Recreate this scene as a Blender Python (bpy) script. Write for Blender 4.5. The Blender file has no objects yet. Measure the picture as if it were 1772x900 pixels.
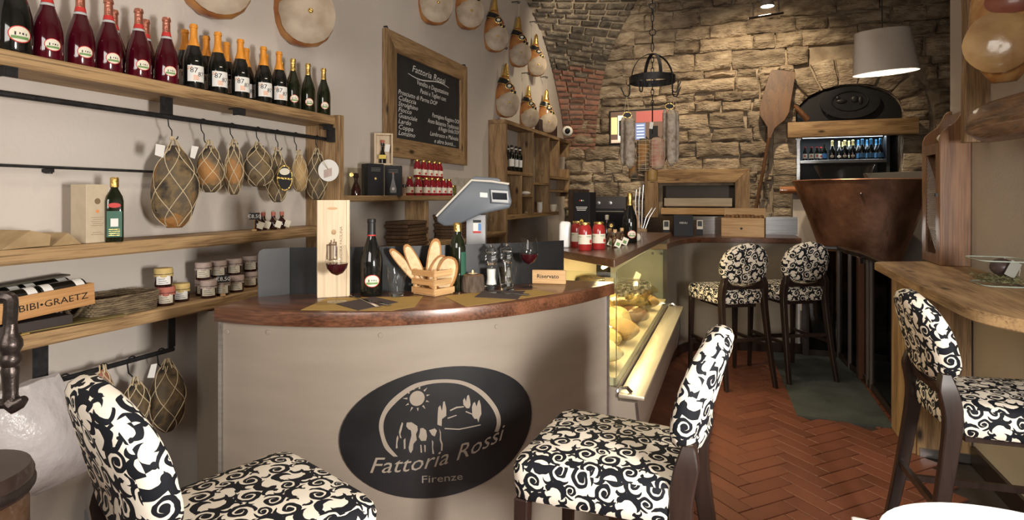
import bpy, bmesh, math, random
from math import sin, cos, pi, radians, sqrt, atan2, hypot
from mathutils import Vector, Matrix, noise
random.seed(7)
SC = bpy.context.scene
COL = SC.collection
# ---------------------------------------------------------------- camera
# world axes follow the room: +Y runs along the left wall to the back wall, X across, Z up
YAW = radians(20.35); FPX = 1022.0; EYE = 1.5
_S, _C = sin(YAW), cos(YAW)
cd = bpy.data.cameras.new('camera'); cam = bpy.data.objects.new('camera', cd); COL.objects.link(cam)
cam.location = (0, 0, EYE); cam.rotation_euler = (pi/2, 0, YAW)
cd.sensor_width = 36.0; cd.lens = 36.0*FPX/1772; cd.shift_y = -110.0/1772; cd.clip_start = .05
SC.camera = cam
SC.cycles.transparent_max_bounces = 32
# ---------------------------------------------------------------- light, exposure
SC.view_settings.view_transform = 'Standard'; SC.view_settings.look = 'None'
SC.view_settings.gamma = 1.0; SC.view_settings.use_curve_mapping = False
SC.view_settings.exposure = 0.0
w = bpy.data.worlds.new('world'); SC.world = w; w.use_nodes = True
w.node_tree.nodes['Background'].inputs[0].default_value = (.55, .6, .7, 1)
w.node_tree.nodes['Background'].inputs[1].default_value = .3
def lamp(name, kind, loc, energy, color=(1, 1, 1), size=.3, target=None, spot=None, size_y=None):
    l = bpy.data.lights.new(name, kind); l.energy = energy; l.color = color
    if kind == 'AREA':
        l.size = size
        if size_y: l.shape = 'RECTANGLE'; l.size_y = size_y
    else: l.shadow_soft_size = size
    if kind == 'SPOT': l.spot_size = radians(spot); l.spot_blend = .8
    o = bpy.data.objects.new(name, l); COL.objects.link(o); o.location = loc
    if target is not None:
        d = Vector(target)-Vector(loc); o.rotation_euler = d.to_track_quat('-Z', 'Y').to_euler()
    return o
# small key light added at the right near the camera; no door is built
lamp('key_light_right', 'AREA', (1.15, .45, 1.38), 95, (1, .96, .90), .30, (-1.2, 2.6, 1.35), size_y=.45)
# broad soft fill added behind the camera; the front wall has no window
lamp('rear_fill_light', 'AREA', (-.5, -1.45, 2.3), 62, (1, .95, .88), 1.8, (-.6, 3, 1.2), size_y=1.2)
# ceiling spots
lamp('ceiling_spot_counter', 'SPOT', (-.9, 2.6, 4.3), 95, (1, .86, .66), .12, (-1.1, 2.6, 0), 95)
lamp('ceiling_spot_middle', 'SPOT', (-.6, 4.8, 4.3), 100, (1, .84, .62), .12, (-1.0, 5.2, 0), 100)
lamp('ceiling_spot_shelf', 'SPOT', (-1.0, 7.2, 4.2), 90, (1, .84, .6), .12, (-2.2, 7.6, 1.4), 90)
lamp('ceiling_spot_back', 'SPOT', (.40, 7.35, 4.45), 330, (1, .80, .54), .06, (.25, 9.4, 2.2), 92)
lamp('ceiling_spot_vault', 'SPOT', (-.9, 6.4, 4.1), 190, (1, .84, .62), .08, (-2.1, 8.9, 3.3), 70)
lamp('ceiling_spot_vat', 'SPOT', (.35, 6.0, 3.9), 400, (1, .84, .64), .08, (1.45, 7.7, 1.3), 46)

def ray(px, py):
    u = (px-886)/FPX
    return Vector((-_S+u*_C, _C+u*_S, (340-py)/FPX))
def P(px, py, X=None, Y=None, Z=None, d=None):
    """pixel of the 1772x900 photo -> world point on the plane it touches"""
    r = ray(px, py)
    t = X/r.x if X is not None else Y/r.y if Y is not None else (Z-EYE)/r.z if Z is not None else d
    return Vector((0, 0, EYE))+r*t
def L(a, b, t): return a+(b-a)*t

# ---------------------------------------------------------------- materials
def nodes(m):
    m.use_nodes = True
    return m.node_tree.nodes, m.node_tree.links, m.node_tree.nodes['Principled BSDF']
def mat(name, c, rough=.5, metal=0, c2=None, ns=5, stretch=(1, 1, 1), detail=5, bump=0, bs=40, trans=0, emit=0,
        coat=0, rand=0, ramp=(.35, .68), c3=None, ior=1.45, spec=.5, dist=0, alpha=1, rotm=(0, 0, 0), bdist=.01):
    m = bpy.data.materials.new(name); n, l, b = nodes(m)
    c = tuple(c)+(1,); b.inputs['Base Color'].default_value = c
    b.inputs['Roughness'].default_value = rough; b.inputs['Metallic'].default_value = metal
    b.inputs['Transmission Weight'].default_value = trans; b.inputs['IOR'].default_value = ior
    b.inputs['Coat Weight'].default_value = coat; b.inputs['Coat Roughness'].default_value = .1
    b.inputs['Specular IOR Level'].default_value = spec; b.inputs['Alpha'].default_value = alpha
    if emit: b.inputs['Emission Color'].default_value = c; b.inputs['Emission Strength'].default_value = emit
    out = None
    if c2 is not None or bump:
        tc = n.new('ShaderNodeTexCoord'); mp = n.new('ShaderNodeMapping'); mp.inputs['Scale'].default_value = stretch
        mp.inputs['Rotation'].default_value = rotm
        l.new(tc.outputs['Object'], mp.inputs['Vector'])
    if c2 is not None:
        t = n.new('ShaderNodeTexNoise'); t.inputs['Scale'].default_value = ns; t.inputs['Detail'].default_value = detail
        t.inputs['Distortion'].default_value = dist
        l.new(mp.outputs['Vector'], t.inputs['Vector'])
        r = n.new('ShaderNodeValToRGB'); r.color_ramp.elements[0].position = ramp[0]; r.color_ramp.elements[1].position = ramp[1]
        r.color_ramp.elements[0].color = c; r.color_ramp.elements[1].color = tuple(c2)+(1,)
        if c3 is not None:
            e = r.color_ramp.elements.new((ramp[0]+ramp[1])/2); e.color = tuple(c3)+(1,)
        l.new(t.outputs['Fac'], r.inputs['Fac']); out = r.outputs['Color']
        l.new(out, b.inputs['Base Color'])
    if rand:
        oi = n.new('ShaderNodeObjectInfo'); hs = n.new('ShaderNodeHueSaturation'); mr = n.new('ShaderNodeMapRange')
        mr.inputs['To Min'].default_value = 1-rand; mr.inputs['To Max'].default_value = 1+rand
        l.new(oi.outputs['Random'], mr.inputs['Value']); l.new(mr.outputs['Result'], hs.inputs['Value'])
        if out: l.new(out, hs.inputs['Color'])
        else: hs.inputs['Color'].default_value = c
        l.new(hs.outputs['Color'], b.inputs['Base Color'])
    if bump:
        t2 = n.new('ShaderNodeTexNoise'); t2.inputs['Scale'].default_value = bs; t2.inputs['Detail'].default_value = 6
        l.new(mp.outputs['Vector'], t2.inputs['Vector'])
        bp = n.new('ShaderNodeBump'); bp.inputs['Strength'].default_value = bump; bp.inputs['Distance'].default_value = bdist
        l.new(t2.outputs['Fac'], bp.inputs['Height']); l.new(bp.outputs['Normal'], b.inputs['Normal'])
    return m
def wood(name, c1, c2, axis, rough=.6, ns=3.2, bump=.25, coat=0, rand=.08, fine=1.0, knots=True, dark=(.03, .018, .008)):
    """grain runs along the given local axis: broad bands, fine fibres, a few knots"""
    m = bpy.data.materials.new(name); n, l, b = nodes(m)
    tc = n.new('ShaderNodeTexCoord')
    def noi(sc_al, sc_ac, scale, det, dis=0):
        mp = n.new('ShaderNodeMapping'); s = [sc_ac]*3; s[axis] = sc_al; mp.inputs['Scale'].default_value = s
        l.new(tc.outputs['Object'], mp.inputs['Vector'])
        t = n.new('ShaderNodeTexNoise'); t.inputs['Scale'].default_value = scale; t.inputs['Detail'].default_value = det
        t.inputs['Distortion'].default_value = dis
        l.new(mp.outputs['Vector'], t.inputs['Vector']); return t
    a = noi(.5, 4, ns, 4, .6); f = noi(1.5, 40, ns*1.6*fine, 4, .1)
    mx = n.new('ShaderNodeMath'); mx.operation = 'MULTIPLY_ADD'; mx.inputs[1].default_value = .45
    l.new(f.outputs['Fac'], mx.inputs[0])
    ml = n.new('ShaderNodeMath'); ml.operation = 'MULTIPLY'; ml.inputs[1].default_value = .55
    l.new(a.outputs['Fac'], ml.inputs[0]); l.new(ml.outputs[0], mx.inputs[2])
    r = n.new('ShaderNodeValToRGB'); e = r.color_ramp.elements
    e[0].position = .40; e[0].color = tuple(c2)+(1,); e[1].position = .58; e[1].color = tuple(c1)+(1,)
    l.new(mx.outputs[0], r.inputs['Fac']); col = r.outputs['Color']
    ck = noi(.35, 26, ns*1.1, 5, .35); cr = n.new('ShaderNodeValToRGB'); cr.color_ramp.elements[0].position = .60; cr.color_ramp.elements[0].color = (0, 0, 0, 1)
    cr.color_ramp.elements[1].position = .72; cr.color_ramp.elements[1].color = (.75, .75, .75, 1); l.new(ck.outputs['Fac'], cr.inputs['Fac'])
    if knots:
        mc = n.new('ShaderNodeMix'); mc.data_type = 'RGBA'; l.new(cr.outputs['Color'], mc.inputs['Factor']); l.new(col, mc.inputs['A']); mc.inputs['B'].default_value = tuple(x*.45 for x in c2)+(1,); col = mc.outputs['Result']
        v = n.new('ShaderNodeTexVoronoi'); mp = n.new('ShaderNodeMapping'); s = [6.0]*3; s[axis] = 2.6
        mp.inputs['Scale'].default_value = s; l.new(tc.outputs['Object'], mp.inputs['Vector']); l.new(mp.outputs['Vector'], v.inputs['Vector'])
        v.inputs['Scale'].default_value = 1.0
        kr = n.new('ShaderNodeValToRGB'); kr.color_ramp.elements[0].position = .05; kr.color_ramp.elements[0].color = (1, 1, 1, 1)
        kr.color_ramp.elements[1].position = .16; kr.color_ramp.elements[1].color = (0, 0, 0, 1)
        l.new(v.outputs['Distance'], kr.inputs['Fac'])
        mk = n.new('ShaderNodeMix'); mk.data_type = 'RGBA'; l.new(kr.outputs['Color'], mk.inputs['Factor'])
        l.new(col, mk.inputs['A']); mk.inputs['B'].default_value = tuple(dark)+(1,); col = mk.outputs['Result']
    if rand:
        oi = n.new('ShaderNodeObjectInfo'); hs = n.new('ShaderNodeHueSaturation'); mr = n.new('ShaderNodeMapRange')
        mr.inputs['To Min'].default_value = 1-rand*2; mr.inputs['To Max'].default_value = 1+rand*2
        l.new(oi.outputs['Random'], mr.inputs['Value']); l.new(mr.outputs['Result'], hs.inputs['Value'])
        l.new(col, hs.inputs['Color']); col = hs.outputs['Color']
    l.new(col, b.inputs['Base Color'])
    bp = n.new('ShaderNodeBump'); bp.inputs['Strength'].default_value = bump; bp.inputs['Distance'].default_value = .004
    l.new(mx.outputs[0], bp.inputs['Height']); l.new(bp.outputs['Normal'], b.inputs['Normal'])
    b.inputs['Roughness'].default_value = rough; b.inputs['Coat Weight'].default_value = coat; b.inputs['Coat Roughness'].default_value = .15
    return m
def fabric():
    """black scrolls and leaves on cream cloth, printed by a tiling set of spiral and crescent masks in UV metres"""
    rnd = random.Random(5)
    def M(g, op, a, b=None, c=None, clamp=False):
        nd = g.nodes.new('ShaderNodeMath'); nd.operation = op; nd.use_clamp = clamp
        for i, v in enumerate((a, b, c)):
            if v is None: continue
            if isinstance(v, (int, float)): nd.inputs[i].default_value = v
            else: g.links.new(v, nd.inputs[i])
        return nd.outputs[0]
    def group(name, ins):
        g = bpy.data.node_groups.new(name, 'ShaderNodeTree')
        for i in ins: g.interface.new_socket(i, in_out='INPUT', socket_type='NodeSocketFloat')
        g.interface.new_socket('Mask', in_out='OUTPUT', socket_type='NodeSocketFloat')
        gi = g.nodes.new('NodeGroupInput'); go = g.nodes.new('NodeGroupOutput')
        return g, gi.outputs, go.inputs[0]
    g, i, o = group('scroll', ('u', 'v', 'cx', 'cy', 'R', 'rot', 'hand'))
    x = M(g, 'WRAP', M(g, 'SUBTRACT', i['u'], i['cx']), .5, -.5)
    y = M(g, 'MULTIPLY', M(g, 'WRAP', M(g, 'SUBTRACT', i['v'], i['cy']), .5, -.5), i['hand'])
    r = M(g, 'MAXIMUM', M(g, 'SQRT', M(g, 'ADD', M(g, 'MULTIPLY', x, x), M(g, 'MULTIPLY', y, y))), 1e-4)
    q = M(g, 'DIVIDE', r, i['R'])
    th = M(g, 'ADD', M(g, 'ARCTAN2', y, x), i['rot'])
    t = M(g, 'FRACT', M(g, 'ADD', M(g, 'DIVIDE', M(g, 'LOGARITHM', q, 2.71828), 1.02), M(g, 'DIVIDE', th, 2*pi)))
    wd = M(g, 'MULTIPLY', M(g, 'SUBTRACT', 1, M(g, 'POWER', M(g, 'MINIMUM', q, 1), 9)), .30)
    band = M(g, 'LESS_THAN', M(g, 'ABSOLUTE', M(g, 'SUBTRACT', t, .5)), wd)
    band = M(g, 'MULTIPLY', band, M(g, 'LESS_THAN', q, 1)); band = M(g, 'MULTIPLY', band, M(g, 'GREATER_THAN', q, .16))
    dot = M(g, 'LESS_THAN', q, .24)
    g.links.new(M(g, 'MAXIMUM', band, dot), o); gs = g
    g, i, o = group('leaf', ('u', 'v', 'cx', 'cy', 'R', 'rot', 'hand'))
    x = M(g, 'WRAP', M(g, 'SUBTRACT', i['u'], i['cx']), .5, -.5)
    y = M(g, 'WRAP', M(g, 'SUBTRACT', i['v'], i['cy']), .5, -.5)
    ca = M(g, 'COSINE', i['rot']); sa = M(g, 'SINE', i['rot'])
    a = M(g, 'DIVIDE', M(g, 'ADD', M(g, 'MULTIPLY', x, ca), M(g, 'MULTIPLY', y, sa)), i['R'])
    b = M(g, 'MULTIPLY', M(g, 'DIVIDE', M(g, 'SUBTRACT', M(g, 'MULTIPLY', y, ca), M(g, 'MULTIPLY', x, sa)), i['R']), i['hand'])
    def disc(cx, cy, rr):
        dx = M(g, 'SUBTRACT', a, cx); dy = M(g, 'SUBTRACT', b, cy)
        return M(g, 'LESS_THAN', M(g, 'ADD', M(g, 'MULTIPLY', dx, dx), M(g, 'MULTIPLY', dy, dy)), rr*rr)
    cres = M(g, 'MULTIPLY', disc(0, 0, 1), M(g, 'SUBTRACT', 1, disc(.48, .34, .80)))
    g.links.new(M(g, 'MAXIMUM', cres, disc(.62, -.62, .30)), o); gl = g
    m = bpy.data.materials.new('scroll_fabric'); n, l, bs = nodes(m); nt = m.node_tree
    uv = n.new('ShaderNodeUVMap'); uv.uv_map = 'UVMap'
    # a little wobble so that the print is not mechanical
    nz = n.new('ShaderNodeTexNoise'); nz.inputs['Scale'].default_value = 22; l.new(uv.outputs[0], nz.inputs['Vector'])
    va = n.new('ShaderNodeVectorMath'); va.operation = 'MULTIPLY_ADD'; va.inputs[1].default_value = (.022, .022, 0)
    l.new(nz.outputs['Color'], va.inputs[0]); l.new(uv.outputs[0], va.inputs[2])
    sx = n.new('ShaderNodeSeparateXYZ'); l.new(va.outputs[0], sx.inputs[0])
    T = .20
    U = M(nt, 'DIVIDE', sx.outputs[0], T); V = M(nt, 'DIVIDE', sx.outputs[1], T)
    pts = []; total = None
    def far(x, y, R):
        for (a, b, q) in pts:
            dx = abs(x-a); dy = abs(y-b); dx = min(dx, 1-dx); dy = min(dy, 1-dy)
            if hypot(dx, dy) < (R+q)*.93: return False
        return True
    for kind, R0, cnt in (('s', .155, 6), ('l', .125, 9), ('s', .105, 7), ('l', .085, 14), ('l', .055, 16)):
        k = tries = 0
        while k < cnt and tries < 900:
            tries += 1; x, y = rnd.random(), rnd.random(); R = R0*rnd.uniform(.92, 1.1)
            if not far(x, y, R): continue
            pts.append((x, y, R*(.96 if kind == 's' else .8))); k += 1
            gn = n.new('ShaderNodeGroup'); gn.node_tree = gs if kind == 's' else gl
            l.new(U, gn.inputs['u']); l.new(V, gn.inputs['v'])
            for nm, vv in (('cx', x), ('cy', y), ('R', R*1.1), ('rot', rnd.uniform(0, 6.28)), ('hand', rnd.choice((-1, 1)))): gn.inputs[nm].default_value = vv
            total = gn.outputs[0] if total is None else M(nt, 'MAXIMUM', total, gn.outputs[0])
    mx = n.new('ShaderNodeMix'); mx.data_type = 'RGBA'; l.new(total, mx.inputs['Factor'])
    mx.inputs['A'].default_value = (.80, .73, .62, 1); mx.inputs['B'].default_value = (.0065, .0075, .011, 1)
    l.new(mx.outputs['Result'], bs.inputs['Base Color']); bs.inputs['Roughness'].default_value = .75
    bs.inputs['Specular IOR Level'].default_value = .25
    return m
# ---------------------------------------------------------------- mesh helpers
class G:
    def __init__(s): s.v = []; s.f = []
    def add(s, v, f):
        o = len(s.v); s.v += [Vector(p) for p in v]; s.f += [tuple(i+o for i in q) for q in f]; return s
    def box(s, x0, y0, z0, x1, y1, z1):
        return s.add([(x0, y0, z0), (x1, y0, z0), (x1, y1, z0), (x0, y1, z0), (x0, y0, z1), (x1, y0, z1), (x1, y1, z1), (x0, y1, z1)],
                     [(3, 2, 1, 0), (4, 5, 6, 7), (0, 1, 5, 4), (1, 2, 6, 5), (2, 3, 7, 6), (3, 0, 4, 7)])
    def rbox(s, x0, y0, z0, x1, y1, z1, b=.004, seg=1):
        bm = bmesh.new(); bmesh.ops.create_cube(bm, size=1)
        for p in bm.verts:
            p.co = (L(x0, x1, p.co.x+.5), L(y0, y1, p.co.y+.5), L(z0, z1, p.co.z+.5))
        bmesh.ops.bevel(bm, geom=bm.edges[:], offset=b, segments=seg, affect='EDGES', profile=.5)
        bm.verts.index_update(); s.add([p.co.copy() for p in bm.verts], [tuple(q.index for q in fc.verts) for fc in bm.faces]); bm.free(); return s
    def loft(s, rings, cap=(True, True), close=True):
        n = len(rings[0]); v = [p for r in rings for p in r]; f = []
        for i in range(len(rings)-1):
            for j in range(n if close else n-1):
                k = (j+1) % n; f.append((i*n+j, i*n+k, (i+1)*n+k, (i+1)*n+j))
        if cap[0]: f.append(tuple(range(n-1, -1, -1)))
        if cap[1]: f.append(tuple(range((len(rings)-1)*n, len(rings)*n)))
        return s.add(v, f)
    def lathe(s, prof, seg=20, c=(0, 0, 0), a0=0, a1=2*pi, cap=(True, True)):
        full = abs(a1-a0-2*pi) < 1e-6; n = seg if full else seg+1; c = Vector(c)
        rings = [[c+Vector((r*cos(a0+(a1-a0)*j/seg), r*sin(a0+(a1-a0)*j/seg), z)) for j in range(n)] for r, z in prof]
        return s.loft(rings, cap if full else (False, False), full)
    def tube(s, pts, r, seg=6, cap=True, closed=False):
        pts = [Vector(p) for p in pts]; n = len(pts); rings = []; up = None
        for i, p in enumerate(pts):
            a = pts[i-1] if (i or closed) else p; b = pts[(i+1) % n] if (i < n-1 or closed) else p
            t = (b-a).normalized()
            if up is None: up = t.orthogonal().normalized()
            up = (up-t*up.dot(t))
            if up.length < 1e-6: up = t.orthogonal()
            up.normalize(); sd = t.cross(up); rr = r[i] if isinstance(r, (list, tuple)) else r
            rings.append([p+up*(rr*cos(2*pi*j/seg))+sd*(rr*sin(2*pi*j/seg)) for j in range(seg)])
        if closed: rings.append(rings[0]); cap = False
        return s.loft(rings, (cap, cap))
    def ell(s, c, r, seg=14, rings=9, z0=-1, z1=1):
        c = Vector(c); R = []
        for i in range(rings+1):
            z = L(z0, z1, i/rings); z = sin(z*pi/2); q = sqrt(max(0, 1-z*z)); q = max(q, .02)
            R.append([c+Vector((r[0]*q*cos(2*pi*j/seg), r[1]*q*sin(2*pi*j/seg), r[2]*z)) for j in range(seg)])
        return s.loft(R)
    def ext(s, poly, d0, d1, o=(0, 0, 0), u=(1, 0, 0), v=(0, 0, 1), w=None):
        """2-D polygon in (u, v) extruded along w from d0 to d1"""
        o, u, v = Vector(o), Vector(u), Vector(v); w = u.cross(v) if w is None else Vector(w)
        a = [o+u*x+v*y+w*d0 for x, y in poly]; b = [o+u*x+v*y+w*d1 for x, y in poly]
        return s.loft([a, b])
    def prism(s, poly, z0, z1): return s.loft([[Vector((x, y, z0)) for x, y in poly], [Vector((x, y, z1)) for x, y in poly]])
    def xf(s, m):
        s.v = [m @ p for p in s.v]; return s
    def mp(s, fn):
        s.v = [Vector(fn(p)) for p in s.v]; return s
    def join(s, g): return s.add(g.v, g.f)
def bevel(g, off, seg=2, ang=30):
    bm = bmesh.new(); vs = [bm.verts.new(p) for p in g.v]
    for f in g.f:
        try: bm.faces.new([vs[i] for i in f])
        except ValueError: pass
    bmesh.ops.recalc_face_normals(bm, faces=bm.faces[:])
    ed = [e for e in bm.edges if len(e.link_faces) == 2 and e.calc_face_angle() > radians(ang)]
    bmesh.ops.bevel(bm, geom=ed, offset=off, segments=seg, affect='EDGES', profile=.5)
    bm.verts.index_update(); h = G(); h.v = [p.co.copy() for p in bm.verts]; h.f = [tuple(q.index for q in f.verts) for f in bm.faces]; bm.free(); return h
def Rz(a): return Matrix.Rotation(a, 4, 'Z')
def Rx(a): return Matrix.Rotation(a, 4, 'X')
def Ry(a): return Matrix.Rotation(a, 4, 'Y')
def T(*p): return Matrix.Translation(Vector(p))
def xform(loc, rz=0, rx=0, ry=0): return T(*loc) @ Rz(rz) @ Ry(ry) @ Rx(rx)
def to_mesh(name, g, m, smooth=35):
    me = bpy.data.meshes.new(name); me.from_pydata([tuple(p) for p in g.v], [], g.f)
    bm = bmesh.new(); bm.from_mesh(me); bmesh.ops.recalc_face_normals(bm, faces=bm.faces[:])
    if smooth:
        for f in bm.faces: f.smooth = True
        for e in bm.edges:
            if len(e.link_faces) == 2 and e.calc_face_angle() > radians(smooth): e.smooth = False
    bm.to_mesh(me); bm.free()
    if m: me.materials.append(m)
    return me
def tag(o, label, cat=None, group=None, kind=None):
    if label: o['label'] = label
    if cat: o['category'] = cat
    if group: o['group'] = group
    if kind: o['kind'] = kind
    return o
def ob(name, g, m, parent=None, w=False, label=None, cat=None, group=None, kind=None, smooth=35, loc=None, origin=None):
    """one mesh object; w=True means the verts are in world space and get moved into the parent's space"""
    if w and parent is not None:
        inv = parent_matrix(parent).inverted(); g.xf(inv)
    if origin is not None: g.xf(T(*(-Vector(origin))))
    o = bpy.data.objects.new(name, to_mesh(name, g, m, smooth) if isinstance(g, G) else g); COL.objects.link(o)
    if parent is not None: o.parent = parent
    if origin is not None: o.location = origin
    if loc is not None: o.location = loc
    tag(o, label, cat, group, kind); return o
def parent_matrix(o):
    m = T(*o.location) @ o.rotation_euler.to_matrix().to_4x4() @ Matrix.Diagonal(o.scale.to_4d())
    return m if o.parent is None else parent_matrix(o.parent) @ m
def thing(name, label, cat, loc=(0, 0, 0), rz=0, group=None, rx=0, ry=0):
    o = bpy.data.objects.new(name, None); COL.objects.link(o); o.empty_display_size = .05
    o.location = loc; o.rotation_euler = (rx, ry, rz); return tag(o, label, cat, group)
def struct(name, g, m, label=None, parent=None, smooth=35):
    return ob(name, g, m, parent, kind='structure', label=label, smooth=smooth)
def dup(root, loc, rz=None, label=None, scale=None, parent=None, group=None, rx=None, ry=None):
    c = root.copy(); COL.objects.link(c)
    if parent is not None: c.parent = parent
    if loc is not None: c.location = loc
    if rz is not None: c.rotation_euler = (c.rotation_euler[0] if rx is None else rx, c.rotation_euler[1] if ry is None else ry, rz)
    if scale: c.scale = (scale,)*3 if isinstance(scale, (int, float)) else scale
    if label: c['label'] = label
    if group: c['group'] = group
    for ch in list(root.children):
        dup(ch, None, parent=c)
    return c
class Stock:
    """first use moves the built thing itself, later ones copy it"""
    def __init__(s, proto): s.p = proto; s.used = False
    def put(s, loc, rz=0, label=None, scale=None, rx=0, ry=0, group=None):
        if s.used: return dup(s.p, loc, rz, label, scale, rx=rx, ry=ry, group=group)
        s.used = True; o = s.p; o.location = loc; o.rotation_euler = (rx, ry, rz)
        if scale: o.scale = (scale,)*3 if isinstance(scale, (int, float)) else scale
        if label: o['label'] = label
        if group: o['group'] = group
        return o
def textg(s, size, shear=0, align='CENTER', sx=1.0, bold=0, depth=.0):
    cu = bpy.data.curves.new('t', 'FONT'); cu.body = s; cu.size = size; cu.shear = shear; cu.align_x = align
    cu.resolution_u = 2; cu.offset = bold; cu.extrude = depth
    o = bpy.data.objects.new('t', cu); COL.objects.link(o)
    dg = bpy.context.evaluated_depsgraph_get(); me = bpy.data.meshes.new_from_object(o.evaluated_get(dg))
    g = G(); g.v = [Vector((p.co.x*sx, p.co.y, p.co.z)) for p in me.vertices]; g.f = [tuple(q.vertices) for q in me.polygons]
    bpy.data.objects.remove(o); bpy.data.curves.remove(cu); bpy.data.meshes.remove(me); return g
def plane_map(o, u, v, off=0):
    o, u, v = Vector(o), Vector(u).normalized(), Vector(v).normalized(); n = u.cross(v)
    return lambda p: o+u*p.x+v*p.y+n*(off+p.z)
def wrap_map(R, z0, a0=0, off=.0006, fr=None):
    """flat (x, y) print laid on a cylinder of radius R (or fr(z)) about Z, facing angle a0"""
    def fn(p):
        z = z0+p.y; r = (fr(z) if fr else R)+off+p.z; a = a0+p.x/R
        return (r*cos(a), r*sin(a), z)
    return fn
def grid2(fn_inside, nx, ny): pass
def disc2(rx, ry, n=24, rings=3, cx=0, cy=0):
    g = G(); v = [(cx, cy, 0)]; f = []
    for k in range(1, rings+1):
        for j in range(n): a = 2*pi*j/n; v.append((cx+rx*k/rings*cos(a), cy+ry*k/rings*sin(a), 0))
    for j in range(n): f.append((0, 1+j, 1+(j+1) % n))
    for k in range(rings-1):
        for j in range(n): f.append((1+k*n+j, 1+(k+1)*n+j, 1+(k+1)*n+(j+1) % n, 1+k*n+(j+1) % n))
    return g.add(v, f)
def rect2(x0, y0, x1, y1, nx=6, ny=1):
    g = G(); v = [(L(x0, x1, i/nx), L(y0, y1, j/ny), 0) for j in range(ny+1) for i in range(nx+1)]
    return g.add(v, [(j*(nx+1)+i, j*(nx+1)+i+1, (j+1)*(nx+1)+i+1, (j+1)*(nx+1)+i) for j in range(ny) for i in range(nx)])
def spline(pts, n):
    """Catmull-Rom through points"""
    pts = [Vector(p) for p in pts]; q = [pts[0]*2-pts[1]]+pts+[pts[-1]*2-pts[-2]]; out = []
    for i in range(1, len(q)-2):
        for k in range(n):
            t = k/n; a, b, c, d = q[i-1], q[i], q[i+1], q[i+2]
            out.append(.5*((2*b)+(c-a)*t+(2*a-5*b+4*c-d)*t*t+(3*b-a-3*c+d)*t**3))
    return out+[pts[-1]]
ORD = ['first', 'second', 'third', 'fourth', 'fifth', 'sixth', 'seventh', 'eighth', 'ninth', 'tenth', 'eleventh', 'twelfth']
# ---------------------------------------------------------------- palette
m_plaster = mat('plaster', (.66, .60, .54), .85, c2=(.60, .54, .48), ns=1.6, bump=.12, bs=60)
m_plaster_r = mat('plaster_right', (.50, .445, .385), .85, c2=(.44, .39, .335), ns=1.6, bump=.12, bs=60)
m_ceil = mat('ceiling_plaster', (.62, .56, .49), .9)
m_mortar = mat('mortar', (.46, .37, .27), .95, c2=(.26, .20, .14), ns=6, bump=.7, bs=30)
m_stone = mat('wall_stone', (.56, .46, .34), .9, c2=(.17, .13, .095), c3=(.38, .295, .205), ns=4.5, detail=9, bump=1.0, bs=16, rand=.30, ramp=(.30, .70), bdist=.05, stretch=(1, 1, 2.6))
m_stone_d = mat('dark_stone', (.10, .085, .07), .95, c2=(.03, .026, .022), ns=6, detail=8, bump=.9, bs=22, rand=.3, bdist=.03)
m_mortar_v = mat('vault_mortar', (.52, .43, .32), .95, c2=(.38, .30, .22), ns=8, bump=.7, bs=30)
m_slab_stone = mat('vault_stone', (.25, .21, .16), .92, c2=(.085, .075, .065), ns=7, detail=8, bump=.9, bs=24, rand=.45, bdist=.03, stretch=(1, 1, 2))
m_brick = mat('red_brick', (.36, .15, .10), .92, c2=(.24, .115, .085), c3=(.33, .19, .14), ns=9, detail=6, bump=.8, bs=40, rand=.28, bdist=.02)
m_tile = mat('terracotta', (.165, .055, .030), .45, c2=(.10, .036, .021), ns=3, detail=6, bump=.15, bs=60, rand=.16)
m_grout = mat('grout', (.035, .025, .02), .9)
m_slate = mat('slate_slab', (.075, .085, .08), .7, c2=(.04, .045, .042), ns=5, bump=.3, bs=30)
m_old = wood('old_pine_y', (.42, .27, .13), (.17, .096, .042), 1, bump=.5)          # grain along Y
m_oldz = wood('old_pine_z', (.40, .255, .125), (.17, .096, .042), 2, bump=.5)
m_oldx = wood('old_pine_x', (.42, .265, .125), (.18, .10, .043), 0, bump=.5)
m_bar = wood('bar_walnut', (.19, .075, .036), (.060, .022, .011), 0, .33, ns=2.0, bump=.12, coat=.35, knots=False, rand=0)
m_bary = wood('bar_walnut_y', (.15, .06, .028), (.06, .022, .011), 1, .35, ns=2.0, bump=.12, coat=.3, knots=False, rand=0)
m_light = wood('light_pine_z', (.70, .56, .38), (.58, .43, .27), 2, .5, ns=2.2, bump=.1, rand=.04, knots=False)
m_lightx = wood('light_pine_x', (.66, .42, .20), (.48, .28, .12), 0, .5, ns=2.2, bump=.1, rand=.04, knots=False)
m_lighty = wood('light_pine_y', (.64, .36, .15), (.48, .24, .09), 1, .5, ns=2.2, bump=.1, rand=.04, knots=False)
m_cherry = wood('cherry_z', (.25, .125, .058), (.13, .058, .027), 2, .35, ns=2.2, bump=.06, coat=.3, knots=False, rand=.03)
m_dark = mat('dark_wood', (.030, .017, .013), .35, c2=(.018, .010, .008), ns=8, stretch=(6, 6, .6), coat=.2)
m_taupe = mat('taupe_paint', (.29, .243, .195), .36, c2=(.265, .222, .178), ns=3, stretch=(1, 1, 6), bump=.03, bs=90)
m_taupe_d = mat('taupe_panel', (.24, .195, .15), .5, c2=(.215, .175, .135), ns=3)
m_steel = mat('steel', (.58, .58, .58), .28, 1, c2=(.46, .46, .46), ns=4, stretch=(1, 1, 14))
m_chrome = mat('chrome', (.75, .75, .75), .12, 1)
m_iron = mat('wrought_iron', (.028, .028, .03), .5, .6, c2=(.05, .05, .052), ns=30, bump=.15, bs=80)
m_blacksteel = mat('black_steel', (.009, .0092, .0100), .42, .2, c2=(.022, .022, .024), ns=3, detail=7, bump=.03)
m_black = mat('black', (.012, .012, .013), .45)
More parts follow.
